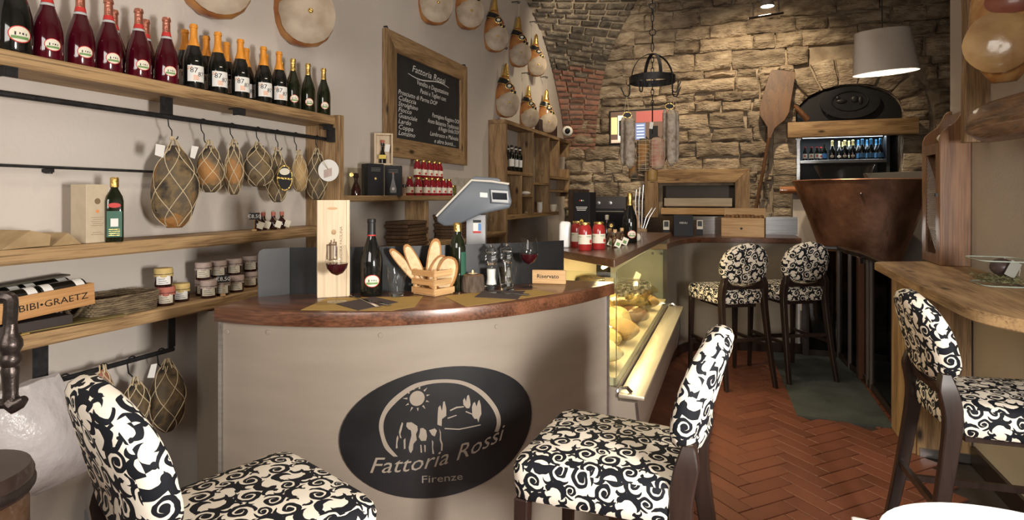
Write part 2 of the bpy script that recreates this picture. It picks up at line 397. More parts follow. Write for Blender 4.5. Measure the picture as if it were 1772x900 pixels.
m_blackcard = mat('black_card', (.014, .014, .016), .5, spec=.3)
m_white = mat('white_print', (.80, .78, .74), .6)
m_cream = mat('cream_label', (.78, .72, .58), .6)
m_gold = mat('gold_foil', (.80, .56, .18), .25, 1, bump=.5, bs=90)
m_orange = mat('orange_foil', (.76, .30, .035), .38, .15, bump=.25, bs=110)
m_copperfoil = mat('rose_foil', (.56, .22, .15), .3, .8, bump=.3, bs=110)
m_bottle = mat('dark_glass', (.006, .007, .006), .06, spec=.7, coat=.4)
m_rose = mat('rose_glass', (.040, .001, .005), .06, spec=.7, coat=.5, c2=(.085, .002, .011), ns=6)
m_green = mat('green_glass', (.009, .013, .005), .06, spec=.7, coat=.4)
m_glass = mat('clear_glass', (.96, .98, .97), .0, trans=1, ior=1.45)
m_pane = None
m_wine = mat('red_wine', (.045, .004, .008), .05)
m_redsauce = mat('red_preserve', (.40, .028, .025), .22, c2=(.30, .02, .02), ns=20, coat=.6)
m_juice = mat('red_juice', (.26, .012, .022), .12, coat=.6)
m_copper = mat('old_copper', (.70, .34, .19), .38, .78, c2=(.21, .09, .052), ns=2.6, detail=9, bump=.25, bs=9, ramp=(.38, .68), stretch=(1.2, 1.2, .8), bdist=.03)
m_twine = mat('twine', (.55, .44, .28), .9)
m_fat = mat('ham_fat', (.50, .41, .31), .55, c2=(.32, .24, .165), ns=9, detail=7, bump=.3, bs=22)
m_rind = mat('ham_rind', (.46, .23, .07), .36, c2=(.16, .045, .018), ns=7, detail=6, bump=.25, bs=18, coat=.3, c3=(.36, .14, .04))
m_meatred = mat('ham_red', (.24, .065, .03), .4, c2=(.15, .035, .018), ns=8, coat=.3)
m_mould = mat('aged_rind', (.105, .080, .052), .8, c2=(.022, .019, .015), c3=(.17, .115, .055), ramp=(.40, .60), ns=9, detail=8, bump=.8, bs=35, rand=.15)
m_mould2 = mat('ochre_rind', (.36, .17, .05), .7, c2=(.04, .032, .024), c3=(.16, .115, .065), ramp=(.41, .59), ns=7, detail=8, bump=.8, bs=35)
m_salami = mat('salami_mould', (.52, .46, .38), .85, c2=(.26, .20, .15), ns=24, detail=7, bump=.6, bs=60)
m_coppa = mat('coppa', (.40, .16, .10), .6, c2=(.55, .42, .33), ns=14, detail=6, bump=.4, bs=40)
m_paper = mat('brown_paper', (.42, .30, .16), .8, c2=(.34, .23, .115), ns=20, bump=.2, bs=50)
m_ochre = mat('ochre_paper', (.42, .27, .075), .75, c2=(.38, .24, .065), ns=12)
m_olive = mat('olive_paper', (.20, .15, .05), .75)
m_napkin = mat('napkin', (.065, .045, .042), .8)
m_carton = mat('carton', (.60, .50, .36), .7, c2=(.55, .45, .32), ns=30)
m_greylid = mat('pink_paper', (.56, .44, .39), .75, c2=(.48, .37, .33), ns=26, bump=.3, bs=60)
m_jam = mat('dark_jam', (.030, .008, .007), .12, coat=.6)
m_yellowlid = mat('yellow_paper', (.58, .42, .16), .7, bump=.3, bs=60)
m_redlid = mat('red_paper', (.46, .14, .10), .7, bump=.3, bs=60)
m_wicker = mat('wicker', (.30, .22, .13), .85, c2=(.10, .07, .04), ns=18, stretch=(1, 1, 5), bump=.9, bs=60, bdist=.01)
m_greyplastic = mat('grey_plastic', (.125, .14, .16), .38)
m_greylight = mat('light_plastic', (.50, .50, .50), .4)
m_screen = mat('dark_screen', (.012, .014, .018), .15)
m_scaleband = mat('cream_plastic', (.66, .62, .54), .4)
m_chalk = mat('blackboard', (.018, .018, .019), .7, c2=(.030, .030, .031), ns=3)
m_chalkw = mat('chalk', (.80, .79, .76), .9)
m_bag = mat('plastic_bag', (.80, .76, .76), .22, trans=.3, alpha=.72, bump=.8, bs=9, bdist=.03)
m_bread = mat('bread_crust', (.26, .10, .025), .7, c2=(.50, .25, .08), ns=12, bump=.4, bs=40)
m_crumb = mat('bread_crumb', (.78, .60, .36), .85, c2=(.64, .45, .24), ns=40, bump=.6, bs=70)
m_bark = mat('bark', (.16, .115, .08), .9, c2=(.06, .04, .028), ns=14, stretch=(3, 3, 1), bump=.9, bs=30)
m_wax = mat('wax', (.75, .62, .42), .4)
m_flame = mat('flame', (1, .55, .16), .5, emit=4)
m_log = mat('barked_log', (.30, .17, .09), .45, c2=(.075, .036, .02), ns=7, stretch=(3, .5, 3), detail=9, bump=1, bs=10, coat=.35, bdist=.04)
m_lampout = mat('linen_shade', (.42, .37, .32), .9, bump=.2, bs=220)
m_lampin = mat('shade_lining', (.85, .82, .76), .9)
m_bulb = mat('lit_bulb', (1, .86, .66), .5, emit=9)
m_tube = mat('fridge_tube', (.8, .9, 1), .5, emit=3.0)
m_marble = mat('white_lacquer', (.80, .79, .77), .3)
m_greenlabel = mat('green_label', (.03, .12, .075), .5)
m_bluelabel = mat('blue_label', (.07, .20, .36), .5)
m_bluefoil = mat('blue_foil', (.04, .16, .30), .35, .5)
m_redprint = mat('red_print', (.55, .035, .03), .5)
m_black_band = mat('black_band', (.012, .012, .014), .3)
m_blueprint = mat('blue_print', (.10, .28, .60), .5)
m_orangeprint = mat('orange_print', (.80, .30, .10), .6)
m_greenprint = mat('green_print', (.16, .30, .10), .6)
m_cheese = mat('cheese', (.78, .55, .24), .6, c2=(.68, .45, .17), ns=12)
m_rindcheese = mat('cheese_rind', (.42, .25, .09), .7)
m_wrap = mat('clear_wrap', (.92, .90, .84), .08, trans=.85, bump=1, bs=14, bdist=.04)
m_walnut = mat('walnut_shell', (.33, .17, .07), .7, c2=(.20, .09, .035), ns=30, bump=.6, bs=60, rand=.2)
m_fab = fabric()
def pane_mat(name, tint=(.93, .97, .95), r=.02):
    m = bpy.data.materials.new(name); n, l, b = nodes(m); n.remove(b)
    tr = n.new('ShaderNodeBsdfTransparent'); tr.inputs[0].default_value = tuple(tint)+(1,)
    gl = n.new('ShaderNodeBsdfGlossy'); gl.inputs['Roughness'].default_value = r
    lw = n.new('ShaderNodeLayerWeight'); pw = n.new('ShaderNodeMath'); pw.operation = 'POWER'; l.new(lw.outputs['Facing'], pw.inputs[0]); pw.inputs[1].default_value = 3.5
    fr = n.new('ShaderNodeMath'); fr.operation = 'MULTIPLY_ADD'; l.new(pw.outputs[0], fr.inputs[0]); fr.inputs[1].default_value = .38; fr.inputs[2].default_value = .035
    lw.inputs[0].default_value = .5
    mx = n.new('ShaderNodeMixShader'); l.new(fr.outputs[0], mx.inputs[0]); l.new(tr.outputs[0], mx.inputs[1]); l.new(gl.outputs[0], mx.inputs[2])
    l.new(mx.outputs[0], n['Material Output'].inputs['Surface']); return m
m_pane = pane_mat('glass_pane')
m_thin = pane_mat('thin_glass', (.94, .95, .94), .0)
m_smoke = pane_mat('smoked_pane', (.22, .22, .22))
m_film = pane_mat('cling_film', (.80, .78, .70), .12)
# ---------------------------------------------------------------- room shell
XL, XR, YB, ZC = -2.56, 1.28, 9.4, 4.7
XR2 = 3.0          # the room widens beyond the end of the right wall
YE = 4.40          # where the right wall ends
def slab(name, x0, y0, z0, x1, y1, z1, m, label): return struct(name, G().box(x0, y0, z0, x1, y1, z1), m, label)
wl = slab('wall_left', XL-.2, -1.8, 0, XL, YB, ZC, m_plaster, 'warm white plaster wall carrying the shelves and hams')
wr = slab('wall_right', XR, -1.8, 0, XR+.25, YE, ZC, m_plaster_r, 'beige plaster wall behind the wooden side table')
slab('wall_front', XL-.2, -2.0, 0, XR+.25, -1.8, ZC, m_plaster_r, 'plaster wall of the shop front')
slab('wall_side', XR2, YE-.2, 0, XR2+.2, YB, ZC, m_stone_d, 'dark stone wall of the stairwell')
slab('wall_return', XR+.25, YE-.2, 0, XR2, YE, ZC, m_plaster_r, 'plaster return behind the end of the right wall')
slab('ceiling', XL-.2, -2.0, ZC, XR2+.2, YB+.9, ZC+.1, m_ceil, 'plain plaster ceiling')
# floor: bed of grout, terracotta herringbone pieces, slate slab by the stairs
flo = struct('floor', G().box(XL-.2, -2.0, -.12, .98, YB+.9, -.012).box(.98, -2, -.12, XR+.25, 4.45, -.012), m_grout, 'terracotta herringbone floor with dark joints')
TL, TW, a45 = .285, .095, radians(45)
def tile_mesh(l_, w_):
    g = G().rbox(.0028, .0028, -.011, l_-.0028, w_-.0028, 0, .002)
    return to_mesh('tile', g, m_tile)
tm = tile_mesh(TL, TW); cand = []
slab_poly = [(.425, 4.46), (.99, 4.43), (.99, 6.2), (.36, 6.2)]
def in_slab(x, y): return y > 4.45-(x-.425)*.05 and x > .425-(y-4.46)*.035 and x < 1.0
for k in range(-60, 70):
    for mm in range(-14, 14):
        for v in (0, 1):
            ox, oy = (k*TW+2*TL*mm, k*TW) if not v else (k*TW+2*TL*mm, k*TW)
            cxy = (ox+TL/2, oy+TW/2) if not v else (ox-TW/2, oy+TL/2)
            x = cxy[0]*cos(a45)-cxy[1]*sin(a45)+.1; y = cxy[0]*sin(a45)+cxy[1]*cos(a45)+3.2
            if not (-2.4 < x < 1.16 and -.5 < y < 6.3) or (in_slab(x+.03, y) and in_slab(x-.03, y)): continue
            px = x*cos(a45)*0
            d = -x*_S+y*_C; u = 886+FPX*(x*_C+y*_S)/max(d, .2)
            vis = (1150 < u < 1790 and d > 2.5 and x > -.55)
            cand.append((not vis, hypot(x, y), ox, oy, v))
cand.sort()
shown = [c for c in cand if not c[0]][:300]
for (_, _, ox, oy, v) in shown:
    o = bpy.data.objects.new('tile', tm); COL.objects.link(o); o.parent = flo
    M4 = T(.1, 3.2, 0) @ Rz(a45) @ (T(ox, oy, 0) if not v else T(ox, oy, 0) @ Rz(pi/2))
    o.location = M4.translation; o.location.z += random.uniform(-.0012, .0008); o.rotation_euler = (random.uniform(-.003, .003), random.uniform(-.003, .003), M4.to_euler().z+random.uniform(-.004, .004))
rest = G()
ids = set((c[2], c[3], c[4]) for c in shown)
for (_, _, ox, oy, v) in cand:
    if (ox, oy, v) in ids: continue
    g = G().box(.0015, .0015, -.011, TL-.0015, TW-.0015, 0)
    rest.join(g.xf(T(.1, 3.2, 0) @ Rz(a45) @ (T(ox, oy, 0) if not v else T(ox, oy, 0) @ Rz(pi/2))))
ob('tile', rest, m_tile, flo, kind='stuff', smooth=0)
ob('slate_slab', G().prism(slab_poly, -.011, .006), m_slate, flo, label='dark slate slab beside the stair railing', smooth=0)
# ---------------------------------------------------------------- stone back wall with the bottle niche
def wx(px, Y=YB): return P(px, 340, Y=Y).x
def wz(px, py, Y=YB): return P(px, py, Y=Y).z
NX0, NX1 = wx(1378), wx(1562)                     # niche opening
NCX = (NX0+NX1)/2; NR = (NX1-NX0)/2; NSP = wz(1470, 196); NTOP = wz(1470, 146)
PX0, PX1, PZ0, PZ1 = wx(1146), wx(1272), wz(1200, 374), wz(1200, 321)   # pass-through
wb = struct('wall_back', G().box(XL-.2, YB+.05, 0, PX0, YB+.25, ZC).box(PX1, YB+.05, 0, NX0, YB+.25, ZC).box(NX1, YB+.05, 0, XR2+.2, YB+.25, ZC)
            .box(PX0, YB+.05, 0, PX1, YB+.25, PZ0).box(PX0, YB+.05, PZ1, PX1, YB+.25, ZC)
            .ext([(-NR, ZC), (-NR, NSP)]+[(-NR*cos(pi*i/14), NSP+(NTOP-NSP)*sin(pi*i/14)) for i in range(1, 14)]+[(NR, NSP), (NR, ZC)], 0, .2, (NCX, YB+.05, 0), w=(0, 1, 0)),
            m_mortar, 'rough stone wall lit by warm spots at the back', smooth=0)
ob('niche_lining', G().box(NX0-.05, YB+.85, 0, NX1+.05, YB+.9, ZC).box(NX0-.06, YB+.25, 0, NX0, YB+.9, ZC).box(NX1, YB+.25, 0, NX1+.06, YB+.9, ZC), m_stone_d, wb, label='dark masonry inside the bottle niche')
ob('niche_lining', G().box(PX0-.05, YB+.55, 0, PX1+.05, YB+.6, ZC).box(PX0-.05, YB+.25, PZ0-.05, PX1+.05, YB+.6, PZ0).box(PX0-.05, YB+.25, 0, PX0, YB+.6, ZC).box(PX1, YB+.25, 0, PX1+.05, YB+.6, ZC), m_taupe_d, wb, label='grey lining of the serving hatch')
def stone(poly, y0, y1, rough, seed, nu=9, nv=5, m=m_stone, parent=wb, fn=None, name='stone', flat=False):
    """quad (4 pts, counter-clockwise) filled by a rugged front and joined sides"""
    a, b, c, d = poly; r = []
    def at(i, j):
        s, t = i/nu, j/nv; x = L(L(a[0], b[0], s), L(d[0], c[0], s), t); z = L(L(a[1], b[1], s), L(d[1], c[1], s), t)
        return x, z
    V = []; F = []
    for j in range(nv+1):
        for i in range(nu+1):
            x, z = at(i, j); e = min(i, nu-i, j, nv-j)
            q = noise.fractal(Vector((x*4.5, z*11+seed, seed*.37)), .75, 2.2, 4)*rough
            jx = noise.noise(Vector((x*7, z*7, seed+9)))*.022; jz = noise.fractal(Vector((x*6, z*6, seed+3)), .8, 2, 2)*.022
            V.append((x+jx, (y0+.028 if e == 0 else y0)-(q if e else q*.3), z+jz))
    n = (nu+1)
    for j in range(nv):
        for i in range(nu): F.append((j*n+i, j*n+i+1, (j+1)*n+i+1, (j+1)*n+i))
    bd = [i for i in range(nu+1)]+[j*n+nu for j in range(1, nv+1)]+[nv*n+i for i in range(nu-1, -1, -1)]+[j*n for j in range(nv-1, 0, -1)]
    o = len(V); V += [(V[i][0], y1, V[i][2]) for i in bd]
    for k in range(len(bd)): F.append((bd[k], bd[(k+1) % len(bd)], o+(k+1) % len(bd), o+k))
    g = G().add(V, F)
    if fn: g.mp(fn)
    return ob(name, g, m, parent, smooth=60)
rs = random.Random(21); z = 1.12; sd = 0
def blocked(x0, x1, z0, z1):
    cx, cz = (x0+x1)/2, (z0+z1)/2
    if x1 > PX0-.02 and x0 < PX1+.02 and z1 > PZ0-.02 and z0 < PZ1+.02: return True
    for (x, q) in ((x0, z0), (x1, z0), (cx, z0), (cx, cz), (x0, cz), (x1, cz), (x0, z1), (x1, z1)):
        if hypot((x-NCX)/(NR*1.50), (q-NSP)/((NTOP-NSP)*2.05) if q > NSP else 0) < .985: return True
    return False
BSL = .012
while z < 4.62:
    h = rs.choice((.13, .17, .21, .24, .27)); x = XL-.02-rs.random()*.3; 
    while x < XR2:
        wd = rs.uniform(.26, .46)*(1+.9*(h > .18)*rs.random()); x1 = x+wd; tries = 0
        x0 = max(x, XL)
        def put(xa, xb):
            global sd
            sd += 1; j = lambda: rs.uniform(-.02, .02)
            z0, z1 = z+.008, z+h-.008
            stone([(xa+.008+j(), z0+j()), (xb-.008+j(), z0+j()), (xb-.008+j(), z1+j()), (xa+.008+j(), z1+j())], YB-.012-rs.uniform(0, .06), YB+.08, .055, sd*1.7,
                  m=m_stone_d if xa > 1.85 and z < 2.9 and False else m_stone)
        if not blocked(x0, x1, z, z+h): put(x0, min(x1, XR2))
        else:       # cut to what is free at either side
            step = .1; xs = x0; run = None; q = x0
            while q < x1:
                ok = not blocked(q, q+step, z, z+h)
                if ok and run is None: run = q
                if (not ok or q+step >= x1) and run is not None:
                    e = q if not ok else x1
                    if e-run > .09: put(run, e)
                    run = None
                q += step
        x = x1
    z += h
# voussoirs round the niche arch and jamb stones
nv_ = 9
for i in range(nv_):
    a0, a1 = pi-pi*i/nv_-.02, pi-pi*(i+1)/nv_+.02; ri, ro = 1.02, 1.46+.05*(i % 2)
    pt = lambda a, k, e: (NCX+NR*k*cos(a), NSP+(NTOP-NSP)*(k if k < 1.2 else k*1.34)*sin(a))
    sd += 1; stone([pt(a0, ri, 0), pt(a1, ri, 0), pt(a1, ro, 1), pt(a0, ro, 1)], YB-.03-rs.uniform(0, .03), YB+.08, .03, sd*1.7, nu=4, nv=5, name='voussoir')
for s in (-1, 1):
    z = 1.1
    while z < NSP-.02:
        h = min(rs.uniform(.2, .3), NSP-z); xa = NCX+s*NR*1.01; xb = NCX+s*NR*1.46; sd += 1
        if xb < xa: xa, xb = xb, xa
        if s < 0 and xa < PX1+.02: xa = PX1+.04
        stone([(xa, z+.01), (xb, z+.01), (xb, z+h-.01), (xa, z+h-.01)], YB-.03-rs.uniform(0, .02), YB+.08, .03, sd*1.7, nu=4, nv=3); z += h
# ---------------------------------------------------------------- vault spandrel in the corner: brick below, stone slabs above
Ac = spline([P(x, y, X=XL+.005) for x, y in ((977, 262), (972, 205), (957, 130), (938, 62), (908, 0), (880, -45))], 8)
Bc = spline([P(x, y, Y=YB-.07) for x, y in ((1030, 262), (1034, 205), (1043, 140), (1062, 80), (1104, 0), (1150, -60))], 8)
for p in Ac: p.y = min(p.y, YB-.02)
NV = len(Ac)-1
def vault(u, v, out=0):
    k = max(0, min(NV-1e-4, v*NV)); i = int(k); t = k-i
    a = Ac[i].lerp(Ac[i+1], t); b = Bc[i].lerp(Bc[i+1], t); p = a.lerp(b, u)
    n = Vector((.62, -.72, -.30)); bow = sin(pi*u)*.10
    return p-n*(bow*.6)+n*out
g = G(); NN = 16
g.loft([[vault(i/10, j/NN, -.035) for i in range(11)] for j in range(NN+1)], (False, False), False)
g.loft([[vault(1, j/NN, -.035), vault(1, j/NN, -.035)+Vector((.0, .14, 0))] for j in range(NN+1)], (False, False), False)
vs = struct('wall_vault', g, m_mortar_v, 'curved vault spandrel of brick and stone in the corner')
hts = [(Ac[min(NV, int(k*NV/60))]-Bc[min(NV, int(k*NV/60))]).length for k in range(61)]
v = 0.0; rb = random.Random(3)
vlen = sum((Bc[i+1]-Bc[i]).length for i in range(NV))
def vpiece(u0, u1, v0, v1, m, name, th, seed):
    nu, nw = 3, 2; V = []; F = []
    for j in range(nw+1):
        for i in range(nu+1):
            e = (i in (0, nu)) or (j in (0, nw)); u = L(u0, u1, i/nu); vv = L(v0, v1, j/nw)
            q = noise.noise(Vector((u*14+seed, vv*40, seed)))*.012
            V.append(vault(u+.006*noise.noise(Vector((u*9, vv*30, seed))), vv+.0012*noise.noise(Vector((u*9, vv*30, seed+5))), th*(.55 if e else 1)+q))
    n = nu+1
    for j in range(nw):
        for i in range(nu): F.append((j*n+i, j*n+i+1, (j+1)*n+i+1, (j+1)*n+i))
    bd = [0, 1, 2, 3, 7, 11, 10, 9, 8, 4]; o = len(V)
    for b in bd:
        i, j = b % n, b//n; V.append(vault(L(u0, u1, i/nu), L(v0, v1, j/nw), -.05))
    for k in range(len(bd)): F.append((bd[k], bd[(k+1) % len(bd)], o+(k+1) % len(bd), o+k))
    ob(name, G().add(V, F), m, vs, smooth=60)
row = 0
while v < .985:
    isb = v < .45
    k = min(NV, int(v*NV)); wid = max(.25, (Ac[k]-Bc[k]).length)
    dv = (.084 if isb else rb.choice((.075, .095, .115)))/vlen; v1 = min(v+dv, .995)
    u = -rb.random()*.2; row += 1
    while u < .985:
        du = (.23 if isb else rb.uniform(.22, .5))/wid; u1 = u+du
        if 1-u1 < .08: u1 = 1.0
        ua, ub = max(0, u)+.014, min(u1, 1)-.014
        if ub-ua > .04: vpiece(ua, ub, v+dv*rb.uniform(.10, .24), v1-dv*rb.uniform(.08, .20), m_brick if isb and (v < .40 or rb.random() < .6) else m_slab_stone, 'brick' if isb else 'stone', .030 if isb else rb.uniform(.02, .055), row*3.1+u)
        u = u1
    v = v1
# ---------------------------------------------------------------- stairwell floor, half wall, platform
struct('floor_stairwell', G().box(.98, 4.45, -1.7, XR2, 6.75, -1.6), m_stone_d, 'dark stone bottom of the stairwell')
struct('floor_back', G().box(.98, 6.75, -1.7, XR2+.2, YB+.9, -.012), m_slate, 'dark floor beyond the stairs')
struct('wall_stairwell', G().box(.92, 4.45, -1.7, .98, 6.75, -.012), m_stone_d, 'dark side of the stairwell')
# ---------------------------------------------------------------- curved front counter
CT = 1.10
CF = spline([Vector((x, y, 0)) for x, y in ((-1.748, 1.622), (-1.59, 1.626), (-1.435, 1.650), (-1.316, 1.682), (-1.204, 1.726), (-1.07, 1.805), (-.908, 1.938), (-.752, 2.121), (-.602, 2.415), (-.505, 2.719))], 6)
def normals(c):
    out = []
    for i in range(len(c)):
        t = (c[min(i+1, len(c)-1)]-c[max(i-1, 0)]).normalized(); out.append(Vector((t.y, -t.x, 0)))
    return out
def offset(c, d): return [p+n*d for p, n in zip(c, normals(c))]
CB = offset(CF, -.035)                       # face of the panelled base
CUP = spline([Vector((x, y, 0)) for x, y in ((-1.70, 1.955), (-1.55, 2.02), (-1.41, 2.105), (-1.29, 2.185), (-1.14, 2.30), (-.99, 2.44), (-.86, 2.58), (-.75, 2.735))], 5)
CBK = [Vector((-1.80, 1.92, 0))]+[p+Vector((-.02, .03, 0)) for p in CUP]
ctr = thing('bar_counter', 'curved taupe bar counter with thick walnut top and oval emblem', 'counter', (-1.2, 1.9, 0))
def strip(c, d, z0, z1):                     # wall following a plan curve, thickness d towards the inside
    i = offset(c, -d); n = len(c)
    return G().loft([[Vector((p.x, p.y, z0)), Vector((p.x, p.y, z1)), Vector((q.x, q.y, z1)), Vector((q.x, q.y, z0))] for p, q in zip(c, i)])
g = G(); top = CF+[Vector((-.515, 2.76, 0))]+list(reversed([p for p in CBK if p.y < 2.755]))
g.prism([(p.x, p.y) for p in top], CT-.052, CT); ob('worktop', bevel(g, .004, 2, 50), m_bar, ctr, w=True, label='thick glossy walnut top')
ob('front_panel', strip(CB, .03, .0, CT-.052), m_taupe, ctr, w=True)
ob('back_panel', strip([p+Vector((.0, -.005, 0)) for p in CUP], .02, 0, CT-.052), m_taupe_d, ctr, w=True)
e0, e1 = CB[0], CBK[0]; ob('end_panel', G().ext([(0, 0), ((e1-e0).length, 0), ((e1-e0).length, CT-.052), (0, CT-.052)], 0, .03, e0, (e1-e0).normalized()), m_taupe, ctr, w=True)
e0, e1 = CB[-1], Vector((-.82, 2.735, 0)); ob('end_panel', G().ext([(0, 0), ((e1-e0).length, 0), ((e1-e0).length, CT-.052), (0, CT-.052)], -.0, .03, e0, (e1-e0).normalized()), m_taupe, ctr, w=True)
for p in (CB[0], CB[-1]):
    ob('edge_strip', G().box(p.x-.008, p.y-.008, .0, p.x+.008, p.y+.008, CT-.053), m_steel, ctr, w=True)
for px, py in ((397, 574), (463, 575), (662, 580), (854, 565)):
    r = ray(px, py); best = min(CB, key=lambda p: abs(p.x*r.y-p.y*r.x)); i = CB.index(best); n = normals(CB)[i]
    zz = EYE+r.z*(best.length/hypot(r.x, r.y)); q = Vector((best.x, best.y, zz))+n*.001
    ob('screw_cap', G().lathe([(.009, 0), (.008, .002)], 12).xf(T(*q) @ n.to_track_quat('Z', 'Y').to_matrix().to_4x4()), m_taupe, ctr, w=True)
# black steel upstand along the back of the top
ups = thing('counter_upstand', 'black steel upstand along the back of the curved counter', 'panel', (-1.3, 2.1, CT))
bk = CUP
g = G().loft([[Vector((p.x, p.y, CT)), Vector((p.x, p.y, CT+.19)), Vector((q.x, q.y, CT+.19)), Vector((q.x, q.y, CT))] for p, q in zip(bk, offset(bk, -.006))])
ob('back_plate', g, m_blacksteel, ups, w=True)
a, b = Vector((-1.765, 1.85, CT)), Vector((bk[0].x, bk[0].y, CT)); u = (b-a).normalized(); ln = (b-a).length
ob('side_plate', G().ext([(0, 0), (ln, 0), (ln, .19), (.02, .19), (.006, .184), (0, .17)], 0, .006, a, u), m_blacksteel, ups, w=True)
# work shelf behind the upstand
ob('prep_bench', G().prism([(p.x-.03, p.y+.045) for p in CUP if p.y < 2.60]+[(-1.14, 2.72), (-1.14, 2.95), (-1.45, 2.95), (-1.70, 2.5)], 0, .90), m_steel, None,
   label='low steel bench behind the curved counter', cat='bench')
# ---------------- oval emblem plate on the counter front; prints are placed by pixel on the panel surface
cum = [0]
for i in range(1, len(CB)): cum.append(cum[-1]+(CB[i]-CB[i-1]).length)
CN = normals(CB)
def on_panel(s, zz, off):
    s = max(0, min(cum[-1]-1e-5, s)); i = max(k for k in range(len(cum)-1) if cum[k] <= s); t = (s-cum[i])/(cum[i+1]-cum[i])
    p = CB[i].lerp(CB[i+1], t); n = CN[i].lerp(CN[i+1], t).normalized(); return Vector((p.x, p.y, zz))+n*off
def px_panel(px, py):
    r = ray(px, py)
    for i in range(len(CB)-1):
        a, b = CB[i], CB[i+1]; ca = a.x*r.y-a.y*r.x; cb = b.x*r.y-b.y*r.x
        if ca*cb <= 0:
            t = ca/(ca-cb); p = a.lerp(b, t); return cum[i]+t*(cum[i+1]-cum[i]), EYE+r.z*(hypot(p.x, p.y)/hypot(r.x, r.y))
    return 0, 0
def spx(poly): return [px_panel(x, y) for x, y in poly]
l0, r0 = px_panel(588, 735), px_panel(918, 730); t0, b0 = px_panel(760, 636), px_panel(745, 862)
ECX, ECZ, ERX, ERZ = (l0[0]+r0[0])/2, (t0[1]+b0[1])/2, (r0[0]-l0[0])/2, (t0[1]-b0[1])/2
emb = thing('oval_emblem', 'oval black steel emblem with cow, sun and castle on the counter front', 'sign', on_panel(ECX, ECZ, .004))
d = disc2(ERX, ERZ, 64, 8); ang = 0
def plate(d2, off0, off1=None):
    g = G(); v0 = [on_panel(ECX+p.x, ECZ+p.y, off0) for p in d2.v]; g.add(v0, d2.f); return g
g = plate(d, .007); rim = [on_panel(ECX+ERX*cos(2*pi*j/64), ECZ+ERZ*sin(2*pi*j/64), .001) for j in range(64)]
rim2 = [on_panel(ECX+ERX*cos(2*pi*j/64), ECZ+ERZ*sin(2*pi*j/64), .007) for j in range(64)]
g.loft([rim, rim2], (False, False)); ob('plate', g, m_blacksteel, emb, w=True)
def inlay(name, g2, off=.0078, label=None):
    g2.mp(lambda p: on_panel(p.x, p.y, off)); return ob(name, g2, m_taupe, emb, w=True, smooth=0, label=label)
def polyg(poly):
    return G().add([(x, y, 0) for x, y in poly], [tuple(range(len(poly)))])
def zpx(p): return (560+p[0]/3.0, 600+p[1]/3.0)     # zoomed crop -> photo pixels
arc_o = [(385, 566), (335, 520), (300, 460), (288, 405), (300, 350), (335, 290), (395, 235), (470, 190), (560, 170), (660, 167), (740, 182), (820, 225), (880, 290), (910, 350), (914, 400), (902, 438)]
arc_i = [(362, 566), (318, 510), (312, 455), (312, 400), (325, 350), (352, 305), (410, 252), (480, 210), (565, 188), (655, 185), (730, 200), (800, 240), (858, 300), (888, 355), (893, 400), (882, 438)]
arc_o = [(362, 566), (318, 522), (296, 460), (288, 405), (300, 350), (335, 290), (395, 235), (470, 190), (560, 170), (660, 167), (740, 182), (820, 225), (880, 290), (910, 350), (914, 400), (902, 438)]
arc_i = [(385, 566), (338, 510), (316, 455), (311, 400), (325, 350), (358, 305), (415, 252), (482, 210), (565, 188), (655, 185), (730, 200), (800, 240), (858, 300), (888, 355), (893, 400), (882, 438)]
ao, ai = spline([Vector((*px_panel(*zpx(p)), 0)) for p in arc_o], 4), spline([Vector((*px_panel(*zpx(p)), 0)) for p in arc_i], 4)
g = G().loft([[a, b] for a, b in zip(ao, ai)], (False, False), False); inlay('arch_line', g)
c0 = Vector((*px_panel(*zpx((484, 265))), 0)); rr = abs(px_panel(*zpx((523, 265)))[0]-c0.x)
g = disc2(rr, rr, 24, 2, c0.x, c0.y)
for k in range(11):
    a = 2*pi*k/11+.2; r1, r2 = rr*1.28, rr*(1.75+.15*(k % 2)); q = .10
    g.join(polyg([(c0.x+r1*cos(a-q), c0.y+r1*sin(a-q)), (c0.x+r1*cos(a+q), c0.y+r1*sin(a+q)), (c0.x+r2*cos(a), c0.y+r2*sin(a))]))
inlay('sun', g)
